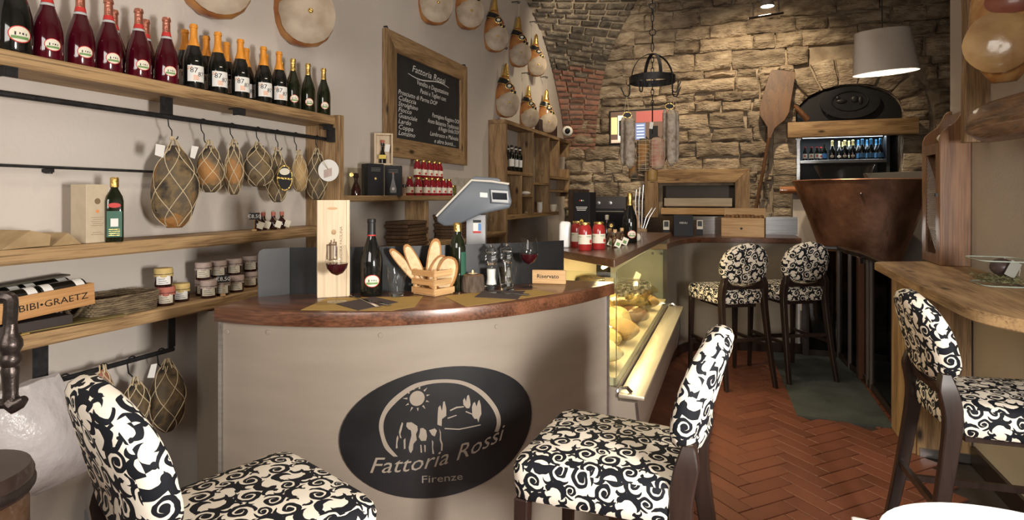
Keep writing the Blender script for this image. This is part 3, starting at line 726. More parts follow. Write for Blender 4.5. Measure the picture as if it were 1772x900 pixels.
for nm, pl in (('tower', [(588, 400), (590, 345), (593, 312), (603, 300), (612, 330), (618, 282), (626, 280), (634, 318), (634, 355), (612, 372), (610, 408), (598, 405)]),
               ('tower', [(722, 298), (720, 275), (728, 262), (736, 282), (741, 252), (750, 246), (757, 275), (759, 300), (752, 316), (738, 316)]),
               ('tower', [(768, 355), (766, 310), (772, 290), (781, 283), (790, 308), (797, 282), (804, 272), (812, 300), (815, 345), (804, 370), (800, 390), (792, 370), (780, 372)]),
               ('roof', [(652, 325), (686, 308), (725, 305), (724, 311), (688, 316), (655, 331)]), ('roof', [(640, 365), (686, 350), (688, 354), (642, 371)]),
               ('roof', [(735, 330), (770, 345), (768, 350), (733, 336)]), ('hill', [(625, 418), (700, 422), (760, 410), (810, 400), (812, 404), (760, 416), (700, 428), (626, 424)]),
               ('cow_patch', [(430, 390), (455, 388), (470, 398), (485, 408), (487, 430), (478, 450), (482, 480), (465, 500), (462, 530), (452, 548), (444, 540), (440, 520), (446, 490), (455, 455), (452, 430), (440, 425), (428, 410)]),
               ('cow_patch', [(500, 420), (515, 418), (530, 430), (535, 460), (530, 484), (505, 485), (492, 465), (498, 440)]), ('cow_patch', [(545, 430), (575, 420), (586, 432), (575, 462), (560, 455)]),
               ('cow_head', [(398, 410), (406, 388), (412, 395), (405, 425), (398, 450), (404, 470), (396, 470), (390, 440)]), ('cow_leg', [(378, 470), (384, 455), (388, 470), (382, 500), (384, 522), (374, 524)]),
               ('cow_leg', [(414, 480), (424, 470), (424, 525), (416, 528)]), ('cow_leg', [(500, 505), (506, 505), (510, 545), (502, 546)]), ('cow_leg', [(520, 505), (528, 508), (528, 542), (522, 542)]),
               ('cow_leg', [(560, 480), (568, 490), (566, 520), (572, 552), (562, 552)]), ('cow_leg', [(598, 420), (606, 440), (608, 480), (616, 500), (614, 536), (606, 536), (608, 505), (600, 480), (602, 450)])):
    inlay(nm, polyg(spx([zpx(p) for p in pl])))
p0, p1 = Vector((*px_panel(*zpx((232, 650))), 0)), Vector((*px_panel(*zpx((935, 470))), 0))
g = textg('Fattoria Rossi', .085, .32, 'LEFT', 1.0); xm = max(p.x for p in g.v)
def bl(p):
    t = p.x/xm; s = L(p0.x, p1.x, t); return Vector((s, L(p0.y, p1.y, t)-.028*sin(pi*t)+p.y*.92+.0, 0))
g.mp(bl); inlay('lettering', g)['kind'] = 'stuff'
p0, p1 = Vector((*px_panel(*zpx((503, 703))), 0)), Vector((*px_panel(*zpx((718, 685))), 0))
g = textg('Firenze', .06, 0, 'LEFT'); xm = max(p.x for p in g.v); g.mp(lambda p: Vector((L(p0.x, p1.x, p.x/xm), L(p0.y, p1.y, p.x/xm)+p.y*.62, 0))); inlay('lettering', g)['kind'] = 'stuff'
# ---------------------------------------------------------------- display case
dc = thing('display_case', 'glass deli display case with walnut top and steel ledge', 'display case', (-.75, 4.0, 0))
Y0, Y1 = 2.775, 5.10; WT = 1.20
g = bevel(G().prism([(-.52, 2.80), (-.465, 5.05), (-1.05, 5.05), (-1.05, 3.40), (-.845, 3.12)], WT-.04, WT), .003, 1, 50)
ob('walnut_top', g, m_bary, dc, w=True)
ob('base', G().ext([(-.41, .54), (-.405, .40), (-.43, .25), (-.50, .12), (-.56, .08), (-.56, 0), (-1.12, 0), (-1.12, .60), (-.50, .60), (-.50, .54)], Y0, Y1, (0, 0, 0), (1, 0, 0), (0, 0, 1), (0, 1, 0)), m_taupe, dc, w=True)
ob('end_trim', G().tube([(-.412, Y0-.002, .54), (-.400, Y0-.002, .42), (-.425, Y0-.002, .25), (-.50, Y0-.002, .12), (-.56, Y0-.002, .08)], .006, 6), m_steel, dc, w=True)
ob('end_trim', G().tube([(-.412, Y1+.002, .54), (-.400, Y1+.002, .42), (-.425, Y1+.002, .25), (-.50, Y1+.002, .12), (-.56, Y1+.002, .08)], .006, 6), m_steel, dc, w=True)
ob('steel_ledge', bevel(G().box(-.492, Y0-.03, .562, -.372, Y1+.03, .582), .005, 2), mat('ledge_steel', (.72, .64, .50), .42, .75, c2=(.62, .55, .43), ns=3, stretch=(14, 1, 1)), dc, w=True)
for y in (Y0, Y1-.01): ob('ledge_cap', G().tube([(-.50, y, .582), (-.485, y, .60), (-.455, y, .605), (-.435, y, .584)], .010, 6), m_chrome, dc, w=True)
ob('front_glass', G().box(-.505, Y0+.01, .605, -.499, Y1-.01, WT-.045), m_pane, dc, w=True)
ob('end_glass', G().box(-1.10, Y0, .605, -.506, Y0+.006, WT-.06), m_pane, dc, w=True)
ob('end_glass', G().box(-1.10, Y1-.012, .605, -.506, Y1-.006, WT-.045), m_pane, dc, w=True)
ob('glass_post', G().box(-.508, Y0-.002, .60, -.5055, Y0+.010, WT-.055), m_steel, dc, w=True)
ob('case_floor', G().ext([(-.51, .602), (-1.12, .602), (-1.12, .80), (-.95, .80), (-.95, .66), (-.51, .64)], Y0+.02, Y1-.02, (0, 0, 0), (1, 0, 0), (0, 0, 1), (0, 1, 0)), mat('case_liner', (.62, .52, .34), .5), dc, w=True)
ob('case_back', G().box(-1.12, Y0+.02, .80, -1.10, Y1-.02, WT-.04), mat('case_back', (.55, .47, .28), .5), dc, w=True)
for y in (2.84, 2.98): pass
ob('hinge_bracket', G().ext([(0, 0), (.16, 0), (.16, .06), (.13, .085), (.03, .085), (0, .06)], 0, .02, (-.93, Y0+.03, WT-.135), (1, 0, 0), (0, 0, 1), (0, 1, 0)), m_greylight, dc, w=True)
for x in (-.905, -.795, -.60): ob('bolt', G().lathe([(.010, 0), (.010, .012), (.004, .014)], 12).xf(T(x, Y0+.028, WT-.115) @ Rx(pi/2)), m_iron, dc, w=True)
for x, zz in ((-.62, 1.05), (-.55, 1.05)): ob('bolt', G().lathe([(.012, 0), (.010, .01)], 12).xf(T(x, Y1-.02, zz-.03) @ Rx(pi/2)), m_iron, dc, w=True)
ob('lamp_tube', G().tube([(-.60, Y0+.15, WT-.055), (-.60, Y1-.15, WT-.055)], .010, 8), mat('case_tube', (1, .78, .42), .5, emit=6), dc, w=True)
l_ = lamp('display_case_tube', 'AREA', (-.62, 3.95, WT-.07), 25, (1, .76, .40), .05, (-.78, 3.95, .5), size_y=2.0)
l_.data.shape = 'RECTANGLE'; l_.rotation_euler = (0, 0, 0)
# ---------------------------------------------------------------- concave back bar
BF = spline([Vector((x, y, 0)) for x, y in ((-.505, 5.13), (-.48, 5.45), (-.42, 5.78), (-.30, 6.0), (-.08, 6.10), (.22, 6.16), (.63, 6.24))], 6)
bb = thing('back_bar', 'concave taupe back bar with walnut top behind the two stools', 'counter', (0, 6.3, 0))
BK = spline([Vector((x, y, 0)) for x, y in ((-.98, 5.13), (-.93, 5.6), (-.82, 6.15), (-.60, 6.50), (-.25, 6.68), (.15, 6.76), (.63, 6.84))], 6)
g = G().prism([(p.x, p.y) for p in BF]+[(p.x, p.y) for p in reversed(BK)], CT-.05, CT); ob('worktop', bevel(g, .004, 1, 50), m_bar, bb, w=True)
BI = [p+Vector((-.0, .045, 0))+Vector((-.04, 0, 0))*(1 if p.x < -.35 else .3) for p in BF]
ob('front_panel', G().prism([(p.x, p.y) for p in BI]+[(p.x, p.y-.03) for p in reversed(BK)], 0.09, CT-.05), m_taupe, bb, w=True)
BP = [p+Vector((.012, -.012, 0)) for p in BI]
ob('plinth', G().prism([(p.x, p.y) for p in BP]+[(p.x, p.y-.03) for p in reversed(BK)], 0, .09), m_dark, bb, w=True)
ob('edge_strip', G().box(.60, 6.275, .0, .622, 6.30, CT-.052), m_steel, bb, w=True)
sp = thing('bar_splash_plate', 'brushed steel splash plate behind the back bar', 'panel', (0, 6.7, CT))
bk2 = [p+Vector((.02, -.03, 0)) for p in BK if p.y > 5.75]
g = G().loft([[Vector((p.x, p.y, CT)), Vector((p.x, p.y, CT+.185)), Vector((p.x, p.y+.006, CT+.185)), Vector((p.x, p.y+.006, CT))] for p in bk2])
ob('plate', g, m_steel, sp, w=True)
# ---------------------------------------------------------------- bar stools
def uvbox(o, flip=False):
    me = o.data; uvl = me.uv_layers.new(name='UVMap')
    for f in me.polygons:
        n = f.normal; ax = max(range(3), key=lambda k: abs(n[k]))
        for li in f.loop_indices:
            c = me.vertices[me.loops[li].vertex_index].co
            uvl.data[li].uv = (c.x, c.y) if ax == 2 else (c.x+.07, c.z+.31) if ax == 1 else (c.y+.03, c.z+.11)
def make_stool(name, label):
    """sits facing local -Y is the back; +Y is the front"""
    t = thing(name, label, 'bar stool', group='scroll-print bar stools')
    # seat cushion: trapezoid, wider in front, domed top, from z=.665 to .765
    rings = []; N = 40
    def outline(k, ins):
        pts = []
        for j in range(N):
            a = 2*pi*j/N; c, s = cos(a), sin(a); e = .22
            x = abs(c)**e*(1 if c > 0 else -1); y = abs(s)**e*(1 if s > 0 else -1)
            hw = L(.205, .24, (y+1)/2)-ins; pts.append(Vector((x*hw, .01+y*(.235-ins), 0)))
        return pts
    for zz, ins in ((.645, .010), (.650, .003), (.68, 0), (.725, -.003), (.745, .003), (.756, .014), (.762, .035), (.768, .08), (.772, .14)):
        rings.append([p+Vector((0, 0, zz)) for p in outline(0, ins)])
    s = ob('seat', G().loft(rings), m_fab, t, smooth=80); uvbox(s)
    # round upholstered back, leaning a little
    R = []; lean = .24
    def bout(kx, dy):
        pts = []
        for j in range(48):
            a = 2*pi*j/48; c, s_ = cos(a), sin(a); x = .205*c; zz = .185*s_
            if s_ < 0: zz = -.145*abs(s_)**.55; x = .205*(abs(c)**.50)*(1 if c > 0 else -1)
            pts.append(Vector((x*kx, dy-.02*(x/.2)**2*0+ .035*(x*kx/.2)**2, zz*kx)))
        return pts
    for kx, dy in ((.70, .036), (.90, .032), (.975, .022), (1.0, 0), (.975, -.022), (.90, -.032), (.70, -.036)): R.append(bout(kx, dy))
    g = G().loft(R); g.xf(T(0, -.268, .955) @ Rx(lean)); b_ = ob('backrest', g, m_fab, t, smooth=80); uvbox(b_)
    ob('back_rail', G().ext([(-.17, 0), (.17, 0), (.17, .09), (.10, .035), (0, .018), (-.10, .035), (-.17, .09)], -.014, .014, (0, -.224, .765), (1, 0, 0), (0, -.12, 1), (0, 1, .12)), m_dark, t)
    for sx in (-1, 1):
        pts = [(sx*.212, -.335, 0), (sx*.200, -.285, .25), (sx*.190, -.238, .55), (sx*.186, -.222, .70), (sx*.180, -.236, .80), (sx*.165, -.240, .86)]
        sp_ = spline(pts, 3); g = G(); rr = []
        for i, p in enumerate(sp_):
            k = i/(len(sp_)-1); hw = L(.015, .021, min(1, k*1.5)); hd = L(.018, .031, min(1, k*1.5))*(1 if k < .8 else L(1, .5, (k-.8)/.2))
            rr.append([p+Vector((-hw, -hd, 0)), p+Vector((hw, -hd, 0)), p+Vector((hw, hd, 0)), p+Vector((-hw, hd, 0))])
        ob('leg', bevel(g.loft(rr), .004, 1, 50), m_dark, t)
        g = G().loft([[Vector((sx*.212+q, .228+w_, 0)) for q, w_ in ((-.014, -.014), (.014, -.014), (.014, .014), (-.014, .014))],
                      [Vector((sx*.205+q, .212+w_, .6445)) for q, w_ in ((-.021, -.021), (.021, -.021), (.021, .021), (-.021, .021))]])
        ob('leg', bevel(g, .004, 1, 50), m_dark, t)
        ob('stretcher', G().box(sx*.206-.010, -.27, .30, sx*.206+.010, .215, .325), m_dark, t)
    ob('footrest', G().box(-.205, .205, .24, .205, .23, .275), m_dark, t)
    ob('stretcher', G().box(-.195, -.278, .36, .195, -.258, .385), m_dark, t)
    ob('seat_frame', G().box(-.15, -.17, .61, .15, .17, .6445), m_dark, t)
    return t
stool = Stock(make_stool('bar_stool', ''))
stool.put((-1.105, 1.105, 0), radians(-21), 'scroll-print bar stool left of the oval emblem, pulled out at the counter')
stool.put((-.33, 1.78, 0), radians(86), 'scroll-print bar stool right of the oval emblem, its backrest seen edge-on')
stool.put((-.03, 5.22, 0), radians(32), 'scroll-print bar stool at the back bar, beside the display case')
stool.put((.45, 5.56, 0), radians(30), 'scroll-print bar stool at the back bar, beside the stair railing')
stool.put((.955, 2.74, 0), radians(-86), 'scroll-print bar stool pushed under the wooden side table')
# ---------------------------------------------------------------- left wall shelving
XF = -2.33
def bracket(par, y, z, x=XF+.02, w_=.045):
    ob('bracket', G().box(x-.10, y-w_/2, z-.006, x-.03, y+w_/2, z).box(x-.07, y-w_/2, z-.036, x-.03, y-w_/2+.006, z-.006).box(x-.036, y-w_/2+.0065, z-.036, x-.03, y+w_/2, z-.0065), m_iron, par, w=True)
def shelf(name, label, y0, y1, ztop, th=.055, x=XF, seed=0):
    t = thing(name, label, 'shelf', (XL+.1, (y0+y1)/2, ztop-th))
    g = G(); n = 26; rings = []
    for i in range(n+1):
        y = L(y0, y1, i/n); q = noise.noise(Vector((y*3, seed, 0)))*.005; q2 = noise.noise(Vector((y*5, seed+4, 0)))*.004
        rings.append([Vector((XL+.003, y, ztop-th)), Vector((x-.006+q2, y, ztop-th+.001)), Vector((x+q, y, ztop-th+.008)), Vector((x+q, y, ztop-.007)), Vector((x-.007+q, y, ztop)), Vector((XL+.003, y, ztop))])
    ob('plank', g.loft(rings), m_old, t, w=True); return t
sh1 = shelf('wall_shelf', 'thick old pine shelf carrying the rows of sparkling wine', .2, 3.09, 2.005, seed=1)
for px in (22, 422): bracket(sh1, P(px, 340, X=XF).y, 1.95)
bracket(sh1, 3.06, 1.95)
ob('rail_bracket', G().box(-2.43, 2.155, 1.866, -2.375, 2.21, 1.95), m_iron, sh1, w=True) if False else None
sh2 = shelf('wall_shelf', 'old pine shelf at eye level with carton and olive oil', .2, 3.09, 1.315, seed=2)
sh3 = shelf('wall_shelf', 'deep old pine shelf with basket and jam jars', .2, 3.4, 1.013, .052, x=-2.31, seed=3)
up = thing('shelf_upright', 'old pine upright ending the left shelves', 'shelf', (-2.45, 3.115, .95))
ob('plank', bevel(G().box(XL+.002, 3.092, 1.066, -2.30, 3.140, 2.012), .003, 1), m_oldz, up, w=True)
ob('bracket', G().box(-2.37, 3.055, 1.84, -2.33, 3.091, 1.93), m_iron, up, w=True)
# second bay: shelf with preserves, divider, lower shelf
sh4 = shelf('wall_shelf', 'old pine shelf with black gift boxes and juice bottles', 3.143, 6.10, 1.506, .042, seed=4)
sh5 = shelf('wall_shelf', 'low old pine shelf holding stacks of serving boards', 3.43, 6.10, 1.115, .045, seed=5)
YD = P(742, 380, X=-2.36).y
ob('shelf_divider', bevel(G().box(XL+.002, YD-.05, 1.116, -2.36, YD, 1.463), .003, 1), m_oldz, None, label='upright pine board dividing the serving-board shelf', cat='shelf')
ob('shelf_divider', bevel(G().box(XL+.002, 5.30, 1.116, -2.36, 5.35, 1.463), .003, 1), m_oldz, None, label='upright pine board behind the weighing scale', cat='shelf')
# cubby unit
cu = thing('cubby_shelf', 'old pine pigeonhole shelf unit under the gold-footed hams', 'shelf', (XL+.1, 7.4, 1.2))
cyl = {877: 6.17, 903: 6.67, 923: 7.12, 951: 7.82, 968: 8.32, 983: 8.88}
XC = -2.35
def cb(nm, y0, z0, y1, z1, m): ob(nm, bevel(G().box(XL+.003, y0, z0, XC, y1, z1), .003, 1), m, cu, w=True)
cb('top_board', 6.13, 2.315, 8.93, 2.36, m_old)
cb('side_board', 6.13, .12, 6.19, 2.314, m_oldz)
cb('upright', 7.10, 1.285, 7.14, 2.314, m_oldz); cb('upright', 7.80, 1.285, 7.84, 2.314, m_oldz)
cb('upright', 8.31, 1.79, 8.34, 2.314, m_oldz); cb('upright', 8.88, 2.12, 8.91, 2.314, m_oldz); cb('upright', 8.88, 1.50, 8.91, 1.92, m_oldz)
cb('upright', 6.66, 1.285, 6.69, 1.749, m_oldz)
cb('shelf_board', 6.191, 1.75, 7.099, 1.79, m_old); cb('shelf_board', 6.691, 1.49, 7.099, 1.515, m_old)
cb('shelf_board', 7.141, 1.65, 7.799, 1.685, m_old); cb('shelf_board', 7.841, 1.75, 8.879, 1.789, m_old); cb('shelf_board', 7.841, 1.56, 8.879, 1.59, m_old)
cb('bottom_board', 6.191, 1.235, 8.3, 1.284, m_old)
# rails
def rail(name, label, x, y0, y1, z_, r=.011, brs=()):
    t = thing(name, label, 'rail', (x, y0, z_)); ob('rod', G().tube([(x, y0, z_), (x, y1, z_)], r, 10), m_iron, t, w=True)
    for (y, z0, z1, wd) in brs: ob('bracket', G().box(x-.004, y-wd/2, z0, x+.004, y+wd/2, z1), m_iron, t, w=True)
    return t
yb = P(288, 200, X=-2.40).y
rail('meat_rail', 'black iron rail under the wine shelf with hanging cured meats', -2.40, .2, 3.085, 1.862, .0115, [(yb, 1.874, 1.9495, .06), (.5, 1.874, 1.9495, .05)])
ye = P(300, 575, X=-2.40).y; yb3 = P(70, 600, X=-2.40).y
rail('meat_rail', 'black iron rail under the basket shelf with small hanging meats', -2.40, .2, ye, .80, .0105, [(yb3, .811, .9605, .05), (ye-.01, .811, .9605, .035)])
t = rail('picture_rail', 'thin black iron rod along the wall behind the carton', -2.52, .2, 2.95, 1.615, .006, [])
ob('holder', G().box(XL, P(88, 290, X=-2.52).y-.01, 1.595, -2.515, P(88, 290, X=-2.52).y+.01, 1.609).lathe([(.012, -.01), (.012, .01)], 10, (-2.53, P(88, 290, X=-2.52).y, 1.60)), m_iron, t, w=True)
# cabinet between shelf and counter
cab = thing('base_cabinet', 'taupe base cabinet with panelled door beside the counter', 'cabinet', (-2.1, 2.2, 0))
ob('body', G().box(-2.40, 2.13, 0, -1.83, 2.40, .955), m_taupe_d, cab, w=True)
ob('door', bevel(G().box(-2.285, 2.108, .06, -1.835, 2.128, .945), .004, 1), m_taupe_d, cab, w=True)
dd = cab.children[-1]
ob('door_panel', bevel(G().box(-2.20, 2.1, .14, -1.88, 2.1075, .87), .006, 2), m_taupe_d, dd, w=True)
# ---------------------------------------------------------------- right wall: side table, pillar, cabinet, post, log
tb = thing('side_table', 'light old pine side table along the right wall', 'table', (1.0, 3.4, 0))
tp = spline([Vector(p) for p in ((1.275, 4.36, 0), (.85, 4.20, 0), (.80, 4.08, 0), (.80, 3.2, 0), (.80, 2.6, 0), (.83, 2.48, 0), (.93, 2.36, 0), (1.05, 2.2, 0), (1.12, 1.9, 0), (1.275, 1.85, 0))], 3)
tp = [(1.275, 4.36), (.87, 4.20), (.835, 4.17), (.815, 4.12), (.80, 3.2), (.80, 2.62), (.81, 2.53), (.84, 2.45), (.92, 2.33), (1.0, 2.1), (1.275, 1.9)]
ob('tabletop', bevel(G().prism(tp, CT-.045, CT), .004, 1, 40), m_old, tb, w=True)
pl = thing('table_pillar', 'boxed old pine pillar carrying the end of the side table', 'pillar', (1.12, 4.2, 0))
ob('side_board', bevel(G().box(.975, 4.04, 0, 1.01, 4.45, CT-.046), .003, 1), m_oldz, pl, w=True)
ob('front_board', bevel(G().box(1.011, 4.02, 0.0, 1.272, 4.06, CT-.046), .003, 1), m_oldz, pl, w=True)
ob('foot_plate', G().box(1.02, 4.005, 0, 1.268, 4.019, .05), m_steel, pl, w=True)
struct('baseboard_right', G().box(XR-.018, -1.7, 0, XR, 4.0, .10), m_dark, 'dark baseboard along the right wall')
wc = thing('wall_cabinet', 'cherry display cabinet with wire mesh door and curved sides', 'cabinet', (1.2, 4.2, CT))
prof = [(0, 0), (.15, 0), (.15, .925), (.135, .925), (.115, .905), (.10, .865), (.075, .825), (.04, .80), (.012, .77), (0, .735)]
YC0, YC1 = 4.045, 4.385
for y in (YC0, YC1-.022): ob('side_panel', bevel(G().ext([(XR-.003-.15+x, CT+.001+z_) for x, z_ in prof], y, y+.022, (0, 0, 0), (1, 0, 0), (0, 0, 1), (0, 1, 0)), .003, 1, 40), m_cherry, wc, w=True)
xd = XR-.153
ob('back_board', G().box(XR-.015, YC0+.023, CT+.001, XR-.004, YC1-.023, CT+.90), m_cherry, wc, w=True)
ob('cabinet_top', G().box(xd+.01, YC0+.023, CT+.70, XR-.016, YC1-.023, CT+.715), m_cherry, wc, w=True)
dr = ob('door', G().box(xd-.0, YC0+.023, CT+.005, xd+.016, YC0+.075, CT+.70).box(xd, YC1-.075, CT+.005, xd+.016, YC1-.023, CT+.70).box(xd, YC0+.076, CT+.005, xd+.016, YC1-.076, CT+.06).box(xd, YC0+.076, CT+.65, xd+.016, YC1-.076, CT+.70), m_cherry, wc, w=True)
g = G()
for k in range(-16, 40):
    for s_ in (-1, 1):
        y0 = YC0+.076; y1 = YC1-.076; z0 = CT+.06+k*.022*1.0
        za, zb = (z0, z0+(y1-y0)*1.0) if s_ > 0 else (z0+(y1-y0), z0)
        if min(za, zb) < CT+.06 or max(za, zb) > CT+.65: continue
        g.tube([(xd+.008, y0, za), (xd+.008, y1, zb)], .0012, 3, False)
ob('wire_mesh', g, m_steel, dr, w=True)
ob('interior', G().box(XR-.03, YC0+.024, CT+.005, XR-.016, YC1-.024, CT+.69), m_black, wc, w=True)
for zz in (.2, .42): ob('shelf_board', G().box(xd+.02, YC0+.023, CT+zz, XR-.03, YC1-.023, CT+zz+.012), m_cherry, wc, w=True)
ob('latch', G().box(xd-.012, YC0+.03, CT+.40, xd, YC0+.05, CT+.42), m_iron, wc, w=True)
ob('decor_ball', G().lathe([(.004, 0), (.03, .004), (.042, .02), (.042, .032), (.03, .048), (.004, .052)], 20, (xd+.055, YC0+.10, CT+.7165)), m_cream, None, label='small cream ball dish on top of the mesh cabinet', cat='ornament')
post = thing('timber_post', 'weathered timber post fixed to the right wall', 'post', (1.2, 3.75, 1.78))
g = G(); rr = []
for i in range(22):
    z_ = L(1.79, 4.69, i/21); q = lambda k: noise.noise(Vector((z_*1.5, k, 2)))*.010
    tap = .0 if i else -.02
    rr.append([Vector((XR-.002, 3.79+q(1)*.4, z_)), Vector((1.176+q(2), 3.79+q(1)*.4, z_)), Vector((1.168+q(2), 3.80, z_)), Vector((1.168+q(3), 3.85, z_)), Vector((1.176+q(3), 3.86, z_)), Vector((XR-.002, 3.86, z_))])
ob('beam', g.loft(rr), m_oldz, post, w=True)
lg = thing('log_rail', 'barked log fixed along the right wall as a ham rail', 'log', (1.15, 2.9, 1.83))
rr = []; N = 18
for i in range(26):
    t_ = i/25; y = L(3.50, 1.5, t_); rad = .095*(1 if i > 1 else (.70 if i == 0 else .93))
    c = Vector((1.15+.012*sin(y*3), y, 1.835+.012*sin(y*2.2)))
    rr.append([c+Vector((rad*cos(2*pi*j/N), 0, rad*sin(2*pi*j/N)))*(1+.09*noise.noise(Vector((cos(2*pi*j/N)*1.6, y*3, sin(2*pi*j/N)*1.6)))) for j in range(N)])
ob('trunk', g.__class__().loft(rr), m_log, lg, w=True, smooth=70)
for y in (3.3, 2.2): ob('bolt', G().tube([(1.15, y, 1.835), (XR, y, 1.835)], .015, 8), m_iron, lg, w=True)
# ---------------------------------------------------------------- stair railing
rl = thing('stair_railing', 'dark wooden stair railing with smoked glass panels', 'railing', (.98, 5.6, 0))
pts = [Vector((.66, 6.20, 0)), Vector((.945, 6.20, 0)), Vector((.97, 5.82, 0)), Vector((1.02, 5.55, 0)), Vector((1.03, 4.47, 0))]
RH = 1.04
for a, b in zip(pts[:-1], pts[1:]):
    u = (b-a).normalized(); n = Vector((-u.y, u.x, 0)); ln = (b-a).length
    ob('handrail', bevel(G().ext([(-.02, 0), (ln+.02, 0), (ln+.02, .035), (-.02, .035)], -.03, .03, Vector((a.x, a.y, RH-.035)), u), .006, 1), m_dark, rl, w=True)
    ob('glass_panel', G().ext([(.03, 0), (ln-.03, 0), (ln-.03, RH-.10), (.03, RH-.10)], -.004, .004, Vector((a.x, a.y, .05)), u), m_smoke, rl, w=True)
    ob('bottom_rail', G().ext([(.02, 0), (ln-.02, 0), (ln-.02, .05), (.02, .05)], -.015, .015, Vector((a.x, a.y, .008)), u), m_dark, rl, w=True)
m_post = mat('rail_post', (.12, .10, .095), .4)
for p, m_, h_ in ((pts[0], m_dark, .03), (pts[1], m_post, .022), (pts[2], m_post, .018), (pts[3], m_cherry if False else mat('mahogany', (.10, .045, .028), .3, coat=.3), .045), (Vector((1.024, 5.36, 0)), m_post, .02), (Vector((1.026, 5.24, 0)), m_post, .02), (pts[4], m_dark, .03)):
    ob('post', bevel(G().box(p.x-h_, p.y-h_, .006, p.x+h_, p.y+h_, RH-.036), .003, 1), m_, rl, w=True)
ob('latch_plate', G().box(.985, 5.502, .955, 1.045, 5.5045, 1.0), m_chrome, rl, w=True)
# ---------------------------------------------------------------- bottles
def bottle_profile(kind):
    if kind == 'rose':   return .32, [(.0, 0), (.050, 0), (.053, .006), (.053, .085), (.050, .12), (.042, .16), (.030, .195), (.020, .225), (.0155, .25), (.015, .30), (.0155, .312), (.0, .312)]
    if kind == 'spark':  return .315, [(.0, 0), (.042, 0), (.045, .005), (.0455, .12), (.044, .145), (.036, .18), (.024, .213), (.0165, .238), (.0145, .26), (.0145, .305), (.0, .305)]
    if kind == 'wine':   return .30, [(.0, 0), (.034, 0), (.037, .005), (.037, .185), (.035, .20), (.022, .225), (.0145, .24), (.014, .295), (.0, .297)]
    if kind == 'oil':    return .26, [(.0, 0), (.030, 0), (.031, .004), (.031, .165), (.027, .19), (.015, .215), (.0135, .25), (.0, .252)]
    if kind == 'beer':   return .24, [(.0, 0), (.029, 0), (.031, .005), (.031, .13), (.027, .155), (.015, .19), (.013, .235), (.0, .237)]
def prof_r(prof, z):
    for (r0, z0), (r1, z1) in zip(prof[:-1], prof[1:]):
        if z0 <= z <= z1 and z1 > z0: return L(r0, r1, (z-z0)/(z1-z0))
    return prof[1][0]
EMB = -pi/2       # labels face local -Y
def emblem_label(t, prof, z0, rx, ry, a0=EMB, cols=(m_cream, m_greenprint, m_redprint)):
    fr = lambda z_: prof_r(prof, z_); R = fr(z0)
    o = ob('label', disc2(rx*1.12, ry*1.12, 22, 3).mp(wrap_map(R, z0, a0, .0006, fr)), cols[2], t)
    ob('label_field', disc2(rx, ry, 22, 3).mp(wrap_map(R, z0, a0, .0011, fr)), cols[0], o)
    g = G()
    for x, y, w_, h_ in ((-.45, .05, .14, .45), (-.05, .12, .12, .22), (.25, .10, .16, .26), (.55, .06, .10, .28)):
        g.join(rect2((x-w_/2)*rx, (y-h_/2)*ry, (x+w_/2)*rx, (y+h_/2)*ry, 1))
    ob('label_figures', g.mp(wrap_map(R, z0, a0, .0015, fr)), m_black, o, kind='stuff')
    ob('label_band', rect2(-rx*.82, -ry*.62, rx*.82, -ry*.25, 6).mp(wrap_map(R, z0, a0, .0014, fr)), cols[1], o)
def make_bottle(name, kind, label, cat='bottle', group=None):
    H, prof = bottle_profile(kind); t = thing(name, label, cat, group=group); return t, prof
def foil(t, prof, z0, m, flare=1.0):
    pr = [(prof_r(prof, z_)+.0014, z_) for z_ in [L(z0, prof[-1][1]-.012, i/5) for i in range(6)]]
    zt = prof[-1][1]; pr += [(prof[-2][0]+.004, zt-.012), (prof[-2][0]+.004, zt-.004), (prof[-2][0]+.001, zt+.006), (.004, zt+.008)]
    return ob('foil', G().lathe(pr, 16, cap=(False, True)), m, t)
SZ1 = 2.006       # top of the wine shelf
# rosé, broad shoulders
t, pr = make_bottle('rose_bottle', 'rose', '', group='rosé sparkling wine bottles on the upper shelf')
ob('glass', G().lathe(pr, 26), m_rose, t); foil(t, pr, .245, m_copperfoil)
ob('collar', G().lathe([(prof_r(pr, z_)+.0018, z_) for z_ in (.226, .236, .246)], 18, cap=(False, False)), m_redprint, t)
ob('neck_band', G().lathe([(prof_r(pr, z_)+.0014, z_) for z_ in (.214, .225)], 18, cap=(False, False)), m_greylight, t)
emblem_label(t, pr, .055, .026, .022); rose = Stock(t)
def on_shelf(px, x, Z): r = ray(px, 0); k = x/r.x; return Vector((x, r.y*k, Z))
faceang = lambda p, tw=0: atan2(p.y, p.x)+tw-pi/2*0 + pi/2 + pi/2*0
def toward(p, tw=0):
    """rotation that turns local -Y to the camera"""
    return atan2(-p.y, -p.x)+pi/2+tw
lab = ['rosé bottle second from the left on the upper wine shelf', 'rosé bottle third from the left on the upper wine shelf', 'rosé bottle fourth from the left, front row of the wine shelf', 'rosé bottle fifth from the left, front row of the wine shelf', 'rosé bottle last before the orange-capped bottles, front row']
for px, s in zip((82, 139, 188, 240, 288), lab): p = on_shelf(px, -2.385, SZ1); rose.put(p, toward(p, .35), s, .94)
for px, s in ((197, 'rosé bottle half hidden behind the fourth rosé bottle on the wine shelf'), (252, 'rosé bottle half hidden behind the fifth rosé bottle on the wine shelf')):
    p = on_shelf(px, -2.50, SZ1); rose.put(p, toward(p), s, .94)
# dark magnum at the frame's edge
t, pr = make_bottle('magnum_bottle', 'rose', 'large dark bottle with oval label at the far left of the wine shelf')
ob('glass', G().lathe(pr, 26), m_bottle, t); foil(t, pr, .245, m_black); emblem_label(t, pr, .055, .028, .024)
t.location = on_shelf(22, -2.39, SZ1); t.rotation_euler.z = toward(t.location, .35); t.scale = (1.12, 1.12, 1.12)
